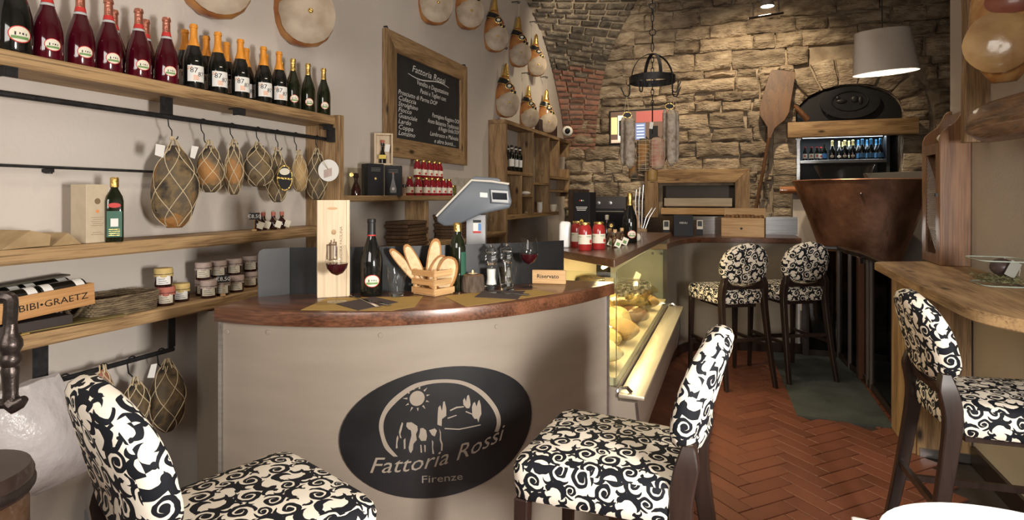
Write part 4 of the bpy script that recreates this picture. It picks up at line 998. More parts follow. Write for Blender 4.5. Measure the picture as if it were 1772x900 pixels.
# orange-capped bottles with the 87 label
t, pr = make_bottle('sparkling_bottle', 'spark', '', group='orange-capped bottles on the upper shelf')
ob('glass', G().lathe(pr, 24), m_bottle, t); foil(t, pr, .205, m_orange)
fr = lambda z_: prof_r(pr, z_)
lb = ob('label', rect2(-.040, -.038, .040, .038, 12).mp(wrap_map(.0455, .07, EMB, .0006)), m_white, t)
for s_, x, y, sz in (('87', -.012, .004, .034), ('87', .020, -.012, .030)):
    ob('lettering', textg(s_, sz).mp(lambda p: wrap_map(.0455, .07, EMB, .0012)(Vector((p.x+x, p.y+y, 0)))), m_black, lb, kind='stuff', smooth=0)
g = G()
for k in range(4): g.join(rect2(-.014, -.012-k*.006, .010, -.009-k*.006, 3))
ob('label_text', g.mp(wrap_map(.0455, .07, EMB, .0011)), m_orangeprint, lb, kind='stuff')
g = G()
for x, y in ((-.033, .028), (-.027, .022), (-.036, .020), (-.022, .030)): g.join(disc2(.0035, .0025, 8, 1, x, y))
ob('label_leaves', g.mp(wrap_map(.0455, .07, EMB, .0011)), m_orangeprint, lb, kind='stuff')
ob('dots', rect2(-.006, .128, .006, .132, 3).mp(wrap_map(.0455, 0, EMB, .0008, fr)), m_white, t)
spark = Stock(t)
for k, px in enumerate((335, 377, 416, 456, 483)):
    p = on_shelf(px, -2.385, SZ1); spark.put(p, toward(p, .30), f'orange-capped bottle with 87 label, {ORD[k]} of the front row', .99)
for k, px in enumerate((320, 357, 392, 426, 459)):
    p = on_shelf(px, -2.50, SZ1); spark.put(p, toward(p, .3), f'orange-capped bottle in the back row, {ORD[k]} from the left', .99)
# gold prosecco
t, pr = make_bottle('prosecco_bottle', 'spark', '', group='gold-capped bottles on the upper shelf')
ob('glass', G().lathe(pr, 24), m_green, t); foil(t, pr, .235, m_gold); emblem_label(t, pr, .06, .024, .022); pros = Stock(t)
for k, px in enumerate((507, 533, 560)):
    p = on_shelf(px, -2.385, SZ1); pros.put(p, toward(p, .2), ('gold-capped prosecco bottle next to the orange-capped bottles', 'gold-capped prosecco bottle in the middle of three', 'gold-capped prosecco bottle at the right end of the wine shelf')[k], (.92, .92, .94))
p = on_shelf(487, -2.51, SZ1); pros.put(p, 0, 'gold-capped bottle hidden behind the last orange-capped bottle', (.92, .92, .94))
# ---------------------------------------------------------------- S-hooks and hanging cured meats
def make_hook(name, label, h=.085):
    t = thing(name, label, 'hook', group='iron S-hooks on the meat rails'); r = .0028
    pts = [Vector((0, .017*cos(a), -.004+.017*sin(a))) for a in [radians(x) for x in range(-20, 200, 20)]]
    pts += [Vector((0, -.012, -h*.5)), Vector((0, .004, -h*.72))]
    pts += [Vector((0, .020+.016*cos(a), -h+.0+.016*sin(a))) for a in [radians(x) for x in range(180, 380, 20)]]
    ob('wire', G().tube(pts, r, 6), m_iron, t); return t
hook = Stock(make_hook('s_hook', ''))
meat_pts = [(296, 'largest cured ham in netting'), (352, 'second hanging meat from the left'), (402, 'slim hanging meat'), (447, 'dark round hanging meat'), (480, 'meat with the oval black tag'), (512, 'small pale hanging meat'), (549, 'meat with the round white tag')]
RX, RZ_ = -2.40, 1.862
for px, s in meat_pts:
    p = P(px, 200, X=RX); hook.put((RX, p.y, RZ_+.001), 0, f'black S-hook holding the {s}')
def netted(name, label, cy, z0, z1, wd, dp, m, seed, x=-2.385, top=None, net=True, tagm=None, m2=None, tilt=0):
    """bulging cured meat hanging from (x, cy): lofted rings, rind, twine net, tied neck"""
    t = thing(name, label, 'cured meat', (x, cy, z1), group='netted cured meats')
    h = z1-z0; N, K = 20, 14; R = []
    for i in range(K+1):
        v = i/K; w_ = sin(pi*min(1, max(.02, (v*.97+.015))))**.44*(1-.40*v**1.8); rr = []
        for j in range(N):
            a = 2*pi*j/N; q = 1+.20*noise.noise(Vector((cos(a)*1.1+seed, sin(a)*1.1, v*2.2+seed)))+.04*noise.noise(Vector((cos(a)*3+seed, sin(a)*3, v*6)))
            rr.append(Vector((dp/2*w_*cos(a)*q, wd/2*w_*sin(a)*q+tilt*(v-.5)*h, -h+v*h)))
        R.append(rr)
    body = ob('meat', G().loft(R), m, t, smooth=80)
    def surf(a, v, off=.003):
        v = max(0, min(.999, v)); i = int(v*K); f = v*K-i; j = (a/(2*pi)*N) % N; j0 = int(j); fj = j-j0
        A = R[i][j0].lerp(R[i][(j0+1) % N], fj); B_ = R[min(i+1, K)][j0].lerp(R[min(i+1, K)][(j0+1) % N], fj); p = A.lerp(B_, f)
        c = Vector((0, tilt*(v-.5)*h, p.z)); d_ = (p-c); return c+d_+(d_.normalized()*off if d_.length > 1e-5 else Vector())
    if m2 is not None:
        g = G(); rings = []
        for i in range(2, 11): rings.append([surf(radians(L(-95, 10, j/6)), i/12+.03*sin(j*2.1+seed), .0035) for j in range(7)])
        ob('ochre_side', g.loft(rings, (False, False), False), m2, t, smooth=80)
    if net:
        g = G(); nd = 5; rows = 3
        for s_ in (-1, 1):
            for k in range(nd):
                pts = [surf(2*pi*k/nd+s_*v*pi*.9/1.0+seed, v) for v in [L(.02, .97, q/16) for q in range(17)]]
                g.tube(pts, .0021, 4, False)
        ob('netting', g, m_twine, t, kind='stuff')
    tz = top if top is not None else RZ_-.085
    g = G(); n0 = Vector((0, 0, 0)); tp = Vector((RX-x if x < -2 else 0, 0, tz-z1))
    for k in range(5): 
        a = 2*pi*k/5; g.tube([surf(a, .93, .001), Vector((.008*cos(a), .012*sin(a), .02)), tp+Vector((.003*cos(a), .004*sin(a), -.002))], .0022, 4, False)
    g.join(G().ell(tp+Vector((0, 0, -.012)), (.010, .012, .012), 8, 5))
    for k in range(3): g.tube([tp+Vector((0, 0, -.012)), tp+Vector((.01, -.03-.01*k, -.05-.02*k)), tp+Vector((.015, -.04-.012*k, -.13-.03*k))], .0018, 4, False)
    ob('twine', g, m_twine, t, kind='stuff')
    return t, surf
def meat_px(px0, px1, py0, py1, X): 
    a, b = P(px0, (py0+py1)/2, X=X), P(px1, (py0+py1)/2, X=X); cy = P((px0+px1)/2, 300, X=X)
    return cy.y, P((px0+px1)/2, py1, X=X).z, P((px0+px1)/2, py0, X=X).z, cy
specs = [((262, 342, 252, 394), m_mould2, m_mould, 1, 'large cured ham half in orange rind hanging in a wide twine net'), ((338, 388, 252, 333), m_mould, m_mould2, 2, 'dark cured meat with an ochre side, second on the upper rail'),
         ((388, 422, 248, 337), m_mould2, None, 3, 'slim ochre cured meat, third on the upper rail'), ((420, 473, 252, 323), m_mould, None, 4, 'wide blackish cured meat, fourth on the upper rail'),
         ((461, 499, 262, 350), m_mould, None, 5, 'low-hanging cured meat behind the oval black tag'), ((504, 533, 268, 332), mat('pale_rind', (.52, .34, .14), .6, c2=(.22, .15, .08), ns=8, bump=.5), None, 6, 'small pale yellow cured meat, sixth on the upper rail'),
         ((529, 567, 262, 346), m_mould, None, 7, 'dark cured meat behind the round white tag')]
tags = {}
for (bx, m_, m2_, sd_, lb_) in specs:
    X_ = -2.385; cy, z0, z1, c = meat_px(*bx, X_); dd = hypot(c.x, c.y)*1.0; d_ = -c.x*_S+c.y*_C
    wpx = (bx[1]-bx[0])*d_/FPX
    t, sf = netted('cured_meat', lb_, cy, z0, z1, wpx*1.02, min(wpx*.95, .19), m_, sd_, X_, m2=m2_)
    tags[sd_] = (t, cy, z0, z1)
def quad(name, pxs, X, m, parent, th=.0012):
    p = [P(x, y, X=X) for x, y in pxs]; n = (p[1]-p[0]).cross(p[2]-p[0]).normalized(); 
    return ob(name, G().loft([p, [q+n*th for q in p]]), m, parent, w=True)
for k, q in ((1, [(270, 249), (286, 252), (283, 273), (268, 268)]), (2, [(332, 252), (344, 254), (337, 275), (329, 272)])): quad('paper_tag', q, -2.30, m_white, tags[k][0])
def round_tag(par, px, py, rx, ry, X, cols, nm):
    c = P(px, py, X=X); d_ = (-c.x*_S+c.y*_C)/FPX; fx = Vector((_C, _S, 0)); nn = Vector((_S, -_C, 0))
    last = None
    for kx, m_, off in cols:
        g = disc2(rx*d_*kx, ry*d_*kx, 28, 1); g2 = G(); g2.loft([[c+fx*p.x+Vector((0, 0, p.y))+nn*(off) for p in g.v[1:]], [c+fx*p.x+Vector((0, 0, p.y))+nn*(off+.0015) for p in g.v[1:]]])
        last = ob(nm if last is None else 'tag_print', g2, m_, par if last is None else par, w=True)
    return c, d_, fx, nn
c, d_, fx, nn = round_tag(tags[5][0], 493, 308, 13.5, 22, -2.275, [(1, m_gold, 0), (.90, m_black, .0016)], 'oval_tag')
g = disc2(9*d_, 6*d_, 16, 1); ob('tag_print', g.mp(lambda p: c+fx*p.x+Vector((0, 0, p.y+11*d_))+nn*.0035), m_cream, tags[5][0], w=True)
ob('tag_print', rect2(-12*d_, -1.5*d_, 12*d_, 1.5*d_, 1).mp(lambda p: c+fx*p.x+Vector((0, 0, p.y-1*d_-p.x*.12))+nn*.0035), m_gold, tags[5][0], w=True)
c, d_, fx, nn = round_tag(tags[7][0], 568.5, 295, 18, 19, -2.27, [(1, m_white, 0)], 'round_tag')
ob('tag_print', rect2(-8*d_, -7*d_, 6*d_, 7*d_, 1).mp(lambda p: c+fx*p.x+Vector((0, 0, p.y+p.x*.3-4*d_))+nn*.0022), m_greylid, tags[7][0], w=True)
ob('tag_cord', G().tube([P(556, 262, X=-2.34), P(560, 280, X=-2.27), P(568, 293, X=-2.268)], .002, 4), m_twine, tags[7][0], w=True)
# lower rail: hooks and three meats, plastic bag
for px, s in ((34, 'black S-hook holding the plastic bag'), (112, 'empty black S-hook beside the plastic bag'), (179, 'black S-hook holding the small red netted meat'), (228, 'black S-hook holding the thin corded meat'), (279, 'black S-hook holding the large dark meat under the basket shelf')):
    p = P(px, 600, X=-2.40); hook.put((-2.40, p.y, .801), 0, s, 1.2)
for bx, m_, sd_, lb_ in (((160, 194, 640, 700), mat('red_net_meat', (.42, .17, .11), .7, c2=(.26, .10, .06), ns=12, bump=.5), 11, 'small red meat in netting on the lower rail'), ((212, 258, 660, 735), m_mould, 12, 'dark small meat on a thin cord on the lower rail'), ((257, 323, 628, 745), m_mould, 13, 'large dark netted meat with white tag on the lower rail')):
    cy, z0, z1, c = meat_px(*bx, -2.385); d_ = -c.x*_S+c.y*_C; wpx = (bx[1]-bx[0])*d_/FPX
    t, sf = netted('cured_meat', lb_, cy, z0, z1, wpx, wpx*.9, m_, sd_, -2.385, top=.80-.10)
quad('paper_tag', [(262, 631), (272, 629), (267, 654), (255, 654)], -2.30, m_white, t)
g = G(); NB = 12; rows = []
bp = [((-20, 688), (98, 645)), ((-40, 715), (122, 690)), ((-45, 740), (146, 730)), ((-45, 800), (165, 770)), ((-40, 840), (172, 802)), ((-20, 868), (60, 856))]
for fsign in (1, -1):
    rr = []
    for r_i, (a, b) in enumerate(bp):
        k = r_i/(len(bp)-1); row = []
        for j in range(NB+1):
            s_ = j/NB; p = P(L(a[0], b[0], s_), L(a[1], b[1], s_), X=-2.335)
            bulge = (.012+.10*sin(pi*min(1, k*.95+.03))*sin(pi*(s_*.96+.02)))
            row.append(p+Vector((fsign*bulge+.014*noise.noise(Vector((s_*6, k*5, fsign))), 0, .01*noise.noise(Vector((s_*5, k*4, 3))))))
        rr.append(row)
    rows.append(rr)
ring = [rows[0][i]+list(reversed(rows[1][i])) for i in range(len(bp))]
bag = thing('plastic_bag', 'crumpled pale plastic bag hanging from the lower rail', 'bag', P(60, 860, X=-2.36))
ob('film', G().loft(ring, (True, True)), m_bag, bag, w=True, smooth=50)
# ---------------------------------------------------------------- prosciutto hams on the wall
def make_ham(name, label):
    """hangs by the gold foot; rind towards the wall, round cut face towards local -Y; origin at the hoof"""
    t = thing(name, label, 'ham', group='prosciutto hams with gold feet')
    prof = [(0, .004, .004), (-.02, .018, .018), (-.08, .028, .026), (-.14, .040, .034), (-.19, .058, .045), (-.25, .088, .060), (-.31, .118, .075), (-.37, .140, .085), (-.43, .148, .088), (-.49, .138, .080), (-.54, .108, .064), (-.575, .062, .040), (-.585, .010, .012)]
    def rings(a, b, off=0, n=24):
        R = []
        for z_, w_, d_ in prof:
            if z_ > a or z_ < b: continue
            sh = -.015*sin(pi*min(1, -z_/.58))
            R.append([Vector(((w_+off)*cos(2*pi*j/n)+sh, (d_+off)*sin(2*pi*j/n)*(1 if sin(2*pi*j/n) < 0 else .8), z_)) for j in range(n)])
        return R
    ob('rind', G().loft(rings(-.13, -1)), m_rind, t, smooth=80)
    ob('gold_foot', G().loft(rings(1, -.145, .003)), m_gold, t, smooth=80)
    # cut face: a fat-covered disc bulging to the front
    fc = disc2(.128, .138, 26, 5); cz = -.442
    ob('cut_face', fc.mp(lambda p: (p.x*(1+.10*noise.noise(Vector((p.x*14, p.y*14, 1))))+.010, -.046-.052*sqrt(max(0, 1-(p.x/.134)**2-(p.y/.144)**2))-.006*noise.noise(Vector((p.x*22, p.y*22, 5))), cz+p.y)), m_fat, t, smooth=80)
    g = disc2(.075, .07, 18, 3); ob('lean_meat', g.mp(lambda p: (p.x+.012, -.050-.014*(1-(p.x/.09)**2)+.16*p.y, -.285+p.y)), m_meatred, t, smooth=80)
    for z0, z1, m_, off in ((-.175, -.235, m_black_band, .005), (-.170, -.176, m_gold, .006), (-.234, -.240, m_gold, .006)):
        R = []
        for z_ in (z0, (z0+z1)/2, z1):
            for (za, wa, da), (zb, wb_, db) in zip(prof[:-1], prof[1:]):
                if zb <= z_ <= za: k = (z_-za)/(zb-za); w_, d_ = L(wa, wb_, k), L(da, db, k)
            sh = -.015*sin(pi*min(1, -z_/.58))
            R.append([Vector(((w_+off)*cos(2*pi*j/24)+sh, (d_+off)*sin(2*pi*j/24), z_-.022*cos(2*pi*j/24))) for j in range(24)])
        ob('paper_band' if m_ is m_black_band else 'gold_edge', G().loft(R, (False, False)), m_, t, smooth=80)
    lb_ = ob('band_label', G().ell((.026, -.0655, -.255), (.044, .005, .036), 18, 6), m_gold, t); ob('label_field', G().ell((.026, -.0675, -.255), (.038, .005, .030), 18, 6), m_black_band, lb_)
    ob('label_field', G().ell((.026, -.0710, -.253), (.020, .003, .015), 12, 5), m_cream, lb_)
    for dx, dz, yy in ((.052, -.306, -.071), (.084, -.322, -.062)):
        q = ob('band_panel', G().box(dx-.016, yy-.004, dz-.018, dx+.016, yy+.004, dz+.018), m_gold, t); ob('panel_print', G().box(dx-.0135, yy-.0055, dz-.0155, dx+.0135, yy-.0045, dz+.0155), m_black_band, q)
    ob('seal', G().ell((.018, -.100, -.435), (.012, .008, .012), 12, 6), m_gold, t)
    ob('hanging_cord', G().tube([(0, 0, -.03), (0, .0, .16)], .002, 4), m_twine, t)
    return t
ham = Stock(make_ham('prosciutto_ham', ''))
hams = [((375, 33, 118), 'ham cut off by the top edge, above the orange-capped bottles'), ((527, 82, 103), 'large ham left of the blackboard, near the top edge'), ((752, 44, 64), 'ham above the blackboard, left of the pair at the top edge'), ((811, 52, 54), 'ham above the right corner of the blackboard'),
        ((857, 91, 46), 'gold-footed ham, leftmost of the upper row on the wall'), ((898, 117, 43), 'gold-footed ham in the middle of the upper row'), ((928, 133, 36), 'gold-footed ham, rightmost of the upper row'),
        ((876, 204, 46), 'gold-footed ham over the left end of the pigeonhole shelf'), ((915, 222, 36), 'gold-footed ham, middle of the three over the pigeonholes'), ((946, 231, 37), 'gold-footed ham next to the brick corner')]
for (px, py, wd), s in hams:
    X_ = -2.47; c = P(px, py, X=X_); d_ = -c.x*_S+c.y*_C; sc_ = wd*d_/FPX/.285
    z_ = c.z+.585*sc_; rz = toward(c)*0+radians(90)-.30
    rz = L(radians(90), toward(c), .90)
    ham.put((X_, c.y, z_), rz, s, sc_)
    # peg above
    if 850 < px < 960 and z_ < 4.3:
        zt = z_+.15*sc_
        tp = thing('ham_hook', 'black wall hook holding the '+s.replace('gold-footed ', ''), 'hook', (X_, c.y, zt), group='ham hooks on the left wall')
        ob('wire', G().tube([(XL, c.y-.02, zt+.02), (X_+.0, c.y-.02, zt+.02), (X_+.02, c.y-.01, zt+.012), (X_+.004, c.y, zt-.0), (X_-.02, c.y, zt+.012)], .006, 6), m_iron, tp, w=True)
rh = thing('prosciutto_ham', 'big glossy ham hanging in front of the timber post', 'ham', (0, 0, 0))
# right ham, larger, seen at its face: own build
c = P(1738, 60, d=2.62); rh.location = (c.x, c.y, c.z-.21)
R = []; H_ = .62
for i in range(17):
    v = i/16; zz = v*H_; w_ = .165*(sin(pi*min(.99, .04+v*.80))**.62)*(1-.25*v); sh = .03*v
    R.append([Vector((w_*cos(2*pi*j/26)*(1+.05*noise.noise(Vector((cos(2*pi*j/26)*1.5, sin(2*pi*j/26)*1.5, v*3))))+sh, .62*w_*sin(2*pi*j/26), zz)) for j in range(26)])
rh.rotation_euler.z = toward(c); ob('rind', G().loft(R), mat('glossy_rind', (.46, .22, .06), .25, c2=(.58, .36, .15), c3=(.34, .15, .04), ns=5, detail=6, bump=.3, bs=12, coat=.6), rh, smooth=80)
fc = disc2(.125, .135, 28, 5); ob('cut_face', fc.mp(lambda p: (p.x*(1+.08*noise.noise(Vector((p.x*12, p.y*12, 1))))-.02, -.072-.045*sqrt(max(0, 1-(p.x/.13)**2-(p.y/.14)**2))-.008*noise.noise(Vector((p.x*16, p.y*16, 5))), .165+p.y)), mat('glossy_fat', (.46, .30, .13), .28, c2=(.30, .16, .06), ns=8, detail=7, bump=.4, bs=16, coat=.6), rh, smooth=80)
ob('lean_meat', disc2(.10, .06, 20, 3).mp(lambda p: (p.x+.03, -.080-.03*(1-(p.x/.11)**2-(p.y/.08)**2), .34+p.y)), m_meatred, rh, smooth=80)
tg_ = ob('label_tag', G().box(-.075, -.118, .375, -.02, -.115, .40).xf(T(0, 0, 0)), m_gold, rh); ob('tag_print', G().box(-.072, -.1195, .378, -.023, -.1185, .397), m_black_band, tg_)
ob('hanging_cord', G().tube([(.03, 0, .6), (.02, .0, .80)], .004, 5), m_twine, rh)
# ---------------------------------------------------------------- blackboard with wooden frame
XBW = XL+.045
q0, q1 = P(669, 160, X=XBW).y, P(809, 200, X=XBW).y; zb0, zb1 = 1.815, 2.815
bd = thing('blackboard', 'blackboard menu in a wide old pine frame on the left wall', 'blackboard', (XL, (q0+q1)/2, zb0))
fw = .155
def fr_board(nm, a, m):   # mitred frame boards
    ob(nm, bevel(G().loft([[Vector((XL+.004, y, z_)) for y, z_ in a], [Vector((XBW, y, z_)) for y, z_ in a]]), .003, 1, 40), m, bd, w=True)
fr_board('frame_board', [(q0, zb0), (q1, zb0), (q1-fw, zb0+fw), (q0+fw, zb0+fw)], m_old)
fr_board('frame_board', [(q0, zb1), (q0+fw, zb1-fw), (q1-fw, zb1-fw), (q1, zb1)], m_old)
fr_board('frame_board', [(q0, zb0), (q0+fw, zb0+fw), (q0+fw, zb1-fw), (q0, zb1)], m_oldz)
fr_board('frame_board', [(q1, zb0), (q1, zb1), (q1-fw, zb1-fw), (q1-fw, zb0+fw)], m_oldz)
ob('slate', G().box(XL+.003, q0+fw-.005, zb0+fw-.005, XBW-.02, q1-fw+.005, zb1-fw+.005), m_chalk, bd, w=True)
def chalk(s_, x, z_, size, wd, shear=.25, align='LEFT', slope=0):
    g = textg(s_, size, shear, align); xm = max(p.x for p in g.v)-min(p.x for p in g.v); k = wd/xm
    o_ = Vector((XBW-.02, q0+x, zb0+z_)); return ob('chalk_line', g.mp(lambda p: o_+Vector((.0012, p.x*k, p.y-slope*p.x*k))), m_chalkw, bd, w=True, smooth=0, kind='stuff')
chalk('Fattoria Rossi', .42, .745, .082, .62)
chalk('Vendita e Degustazione', .50, .650, .062, .60); chalk('Panini e Taglieri con:', .56, .585, .06, .50)
W0 = q1-q0
ob('chalk_swash', G().tube([Vector((XBW-.0185, q0+L(.36, 1.12, k/12), zb0+.715-.018*sin(k/12*2*pi)+.01*k/12)) for k in range(13)], [.002+.004*sin(pi*k/12) for k in range(13)], 5), m_chalkw, bd, w=True)
for k, (s_, wd) in enumerate((('Prosciutto di Parma DOP', .68), ('Culaccia', .28), ('Strolghino', .32), ('Fiocco', .21), ('Guanciale', .30), ('Lardo', .20), ('Coppa', .23), ('Lonzino', .27))):
    chalk(s_, .20, .520-k*.0475, .055, wd)
for s_, x, z_, wd in (('Parmigiano Reggiano DOP', .78, .405, .58), ('Aceto Balsamico Tradizionale', .70, .345, .64), ('di Reggio Emilia DOP', .90, .297, .44), ('Lambrusco e Malvasia', .74, .235, .58), ('e altre bontà....', .82, .175, .44)): chalk(s_, x, z_, .056, wd)
for y in (q0+.03, q1-.03):
    ob('hanger', G().tube([(XL, y, zb1+.02), (XL+.03, y, zb1+.02), (XL+.035, y, zb1+.0)], .006, 6), m_iron, bd, w=True)
# ---------------------------------------------------------------- generic boxes and jars
def boxthing(name, label, cat, c, w_, d_, h, m, rz=0, group=None, bev=.0015):
    """box whose base centre is c, front towards local -Y"""
    t = thing(name, label, cat, c, rz, group); ob('body', G().rbox(-w_/2, -d_/2, 0, w_/2, d_/2, h, bev), m, t); return t
def front(t, nm, g, d_, off, m, **k):     # flat print on the -Y face
    return ob(nm, g.mp(lambda p: (p.x, -d_/2-off, p.y)), m, t, smooth=0, **k)
def txt_front(t, s_, x, z_, size, d_, m, wd=None, off=.0008, parent=None, **k):
    g = textg(s_, size, **k)
    if wd: xm = max(p.x for p in g.v)-min(p.x for p in g.v); g.mp(lambda p: (p.x*wd/xm, p.y, 0))
    return ob('lettering', g.mp(lambda p: (p.x+x, -d_/2-off, p.y+z_)), m, parent or t, smooth=0, kind='stuff')
S2 = 1.316
# carton on the eye-level shelf
p = P(158, 419, X=-2.40); t = boxthing('carton_box', 'tall cream carton with printed seal on the eye-level shelf', 'box', (p.x-.01, p.y, S2), .088, .088, .232, m_carton, toward(p, .62))
front(t, 'printed_seal', disc2(.012, .012, 18, 1, 0, .165), .088, .0006, mat('seal_brown', (.22, .15, .08), .6)); front(t, 'printed_seal', disc2(.007, .007, 16, 1, 0, .125), .088, .0006, m_orangeprint)
g = G()
for k in range(7): g.join(rect2(-.026+.006*(k % 2), .100-k*.008-.02*(k > 4), .026-.005*(k % 3), .1018-k*.008-.02*(k > 4), 1))
front(t, 'printed_text', g, .088, .0006, mat('print_brown', (.30, .22, .13), .7), kind='stuff')
# olive oil
t, pr = make_bottle('olive_oil_bottle', 'oil', 'dark green olive oil bottle with gold cap on the eye-level shelf')
p = P(198, 416, X=-2.36); t.location = (p.x, p.y, S2); t.rotation_euler.z = toward(p)
sq = lambda r, z_: [Vector((r*(abs(cos(a))**.35)*(1 if cos(a) > 0 else -1), r*(abs(sin(a))**.35)*(1 if sin(a) > 0 else -1), z_)) for a in [2*pi*j/28 for j in range(28)]]
ob('glass', G().loft([sq(.030, 0), sq(.032, .004), sq(.032, .165), sq(.028, .185), [v*1 for v in G().lathe([(.013, .215)], 28, cap=(False, False)).v] if False else [Vector((.0135*cos(2*pi*j/28), .0135*sin(2*pi*j/28), .215)) for j in range(28)], [Vector((.013*cos(2*pi*j/28), .013*sin(2*pi*j/28), .245)) for j in range(28)]]), m_green, t)
ob('cap', G().lathe([(.0155, .222), (.0155, .258), (.013, .262)], 18), m_gold, t)
lb_ = ob('label', rect2(-.026, .02, .026, .125, 1).mp(lambda p: (p.x, -.0330, p.y)), m_greenlabel, t)
ob('label_oval', disc2(.022, .010, 20, 1, 0, .148).mp(lambda p: (p.x, -.0334, p.y)), m_redprint, t)
ob('label_picture', rect2(-.013, .062, .013, .095, 1).mp(lambda p: (p.x, -.0336, p.y)), m_white, lb_)
g = G()
for k in range(4): g.join(rect2(-.019, .05-k*.008, .019, .0525-k*.008, 1))
ob('label_text', g.mp(lambda p: (p.x, -.0336, p.y)), m_gold, lb_, kind='stuff')
# folded brown paper packets
def packet(label, pl, X0, depth):
    pts = [P(x, y, X=X0) for x, y in pl]; zmin = min(q.z for q in pts); pts = [Vector((q.x, q.y, q.z-zmin+S2)) for q in pts]
    t = thing('paper_packet', label, 'packet', (X0-depth/2, sum(q.y for q in pts)/len(pts), S2), group='folded paper packets')
    dy = Vector((-depth, -.02, 0)); ob('wrap', G().loft([pts, [q+dy for q in pts]]), m_paper, t, w=True, smooth=20)
    top = max(pts, key=lambda q: q.z); ob('flap', G().add([top+Vector((.001, 0, .0005)), top+dy+Vector((0, 0, .001)), pts[-1]+dy*.9+Vector((0, .01, .001)), pts[-1]+Vector((.001, .005, .0025))], [(0, 1, 2, 3)]), m_paper, t, w=True)
packet('larger folded brown paper packet at the left end of the eye-level shelf', [(2, 432), (86, 424), (88, 405), (52, 398), (32, 411)], -2.345, .13)
packet('smaller folded brown paper packet beside the carton', [(90, 424), (141, 420), (118, 401)], -2.36, .11)
# little tagged bottles on the shelf
t = thing('tagged_bottle', '', 'bottle', group='small tagged bottles on the eye-level shelf')
ob('glass', G().lathe([(0, 0), (.019, 0), (.021, .004), (.021, .045), (.011, .062), (.010, .082), (0, .083)], 16), m_jam, t)
ob('cork', G().lathe([(.011, .076), (.012, .094), (.010, .097)], 12), m_redlid, t)
tg_ = ob('tag', G().box(-.016, -.030, .012, .016, -.0285, .05).xf(T(.01, 0, 0) @ Ry(.35)), m_cream, t); ob('tag_cord', G().tube([(.0, -.012, .068), (.004, -.024, .056), (.012, -.028, .046)], .0012, 4), m_twine, t)
mini = Stock(t)
for k, (px, s_) in enumerate(((446, 'small tagged bottle behind the black price tag'), (458, 'small tagged bottle, second in the row by the upright'), (473, 'small tagged bottle, third in the row by the upright'), (490, 'small tagged bottle, last in the row by the upright'))):
    p = P(px, 396, X=-2.40); mini.put((p.x-.01*(k % 2), p.y, S2), toward(p, .2*(k-1)), s_)
def price(name, label, c, w_=.05, h=.035, stem=.03, s_='€8,50', rz=0):
    t = thing(name, label, 'price tag', c, rz); ob('foot', G().rbox(-.012, -.008, 0, .012, .008, .012, .002), m_lightx, t); ob('stem', G().tube([(0, 0, .012), (0, 0, .012+stem)], .0015, 5), m_lightx, t)
    c_ = ob('card', G().box(-w_/2, -.0015, .012+stem, w_/2, .0015, .012+stem+h), m_black, t)
    ob('lettering', textg(s_, h*.75).mp(lambda p: (p.x, -.0022, p.y+.012+stem+h*.25)), m_chalkw, c_, smooth=0, kind='stuff'); return t
p = P(440, 398, X=-2.345); price('price_tag', 'black price tag before the small tagged bottles', (p.x, p.y, S2), .05, .036, .05, '€8,50', toward(p))
# ---------------------------------------------------------------- basket shelf
S3 = 1.014
def jar(name, label, lidm, cloth, body=m_jam, group='paper-topped jam jars', lab=m_cream, r=.036, h=.058):
    t = thing(name, label, 'jar', group=group)
    ob('glass', G().lathe([(0, 0), (r*.94, 0), (r, .005), (r, h), (r*.9, h+.004)], 20), body, t)
    ob('label', rect2(-.030, .012, .030, h-.006, 8).mp(wrap_map(r, 0, EMB, .0007)), lab, t)
    pr_ = [(r*.95, h+.004), (r*1.0, h+.006), (r*1.02, h+.018), (r*.97, h+.022), (0, h+.023)]
    ob('lid', G().lathe(pr_, 20, cap=(False, True)), lidm, t)
    if cloth:
        n = 28; R = [[Vector(((r*k+.002*sin(7*a)*w_)*cos(a), (r*k+.002*sin(7*a)*w_)*sin(a), z_+.003*w_*sin(5*a))) for a in [2*pi*j/n for j in range(n)]] for k, z_, w_ in ((1.06, h-.012, 1), (1.05, h-.004, .5), (1.05, h+.019, 0), (.98, h+.0245, 0), (.3, h+.0255, 0))]
        ob('paper_cap', G().loft(R, (False, True)), lidm, t); ob('string', G().tube([Vector((r*1.06*cos(2*pi*j/18), r*1.06*sin(2*pi*j/18), h-.001)) for j in range(18)], .0015, 4, closed=True), m_black, t)
    g = G()
    for k in range(3): g.join(rect2(-.02, .018+k*.009, .018-.006*k, .020+k*.009, 4))
    ob('label_text', g.mp(wrap_map(r, 0, EMB, .0012)), m_black, t, kind='stuff'); return t
yj = Stock(jar('honey_jar', '', m_yellowlid, True, m_jam, lab=m_white)); 
X3 = -2.40
def sj(px, z_, x=X3, tw=0): p = P(px, 480, X=x); return Vector((x, p.y, z_)), toward(p, tw)
a, r_ = sj(287, S3, -2.375); jr = jar('preserve_jar', 'red-topped preserve jar at the bottom of the three-jar pile', m_redlid, True, lab=m_cream); jr.location = a; jr.rotation_euler.z = r_
a, r_ = sj(283, S3+.0845, -2.375); yj.put(a, r_, 'yellow-topped jar standing on the red-topped jar')
a, r_ = sj(313, S3, -2.40); yj.put(a, r_, 'yellow-topped jar beside the red-topped jar')
pj = Stock(jar('jam_jar', '', m_greylid, True))
row = [(352, -2.44, 0), (361, -2.36, 0), (384, -2.36, 0), (409, -2.37, 0)]
for (px, x, k), s_ in zip(row, ('back-left jam jar in the bottom layer of the pink-topped pile', 'front-left jam jar in the bottom layer of the pink-topped pile', 'jam jar behind the black price card in the pink-topped pile', 'right jam jar in the bottom layer of the pink-topped pile')):
    a, r_ = sj(px, S3, x); pj.put(a, r_, s_)
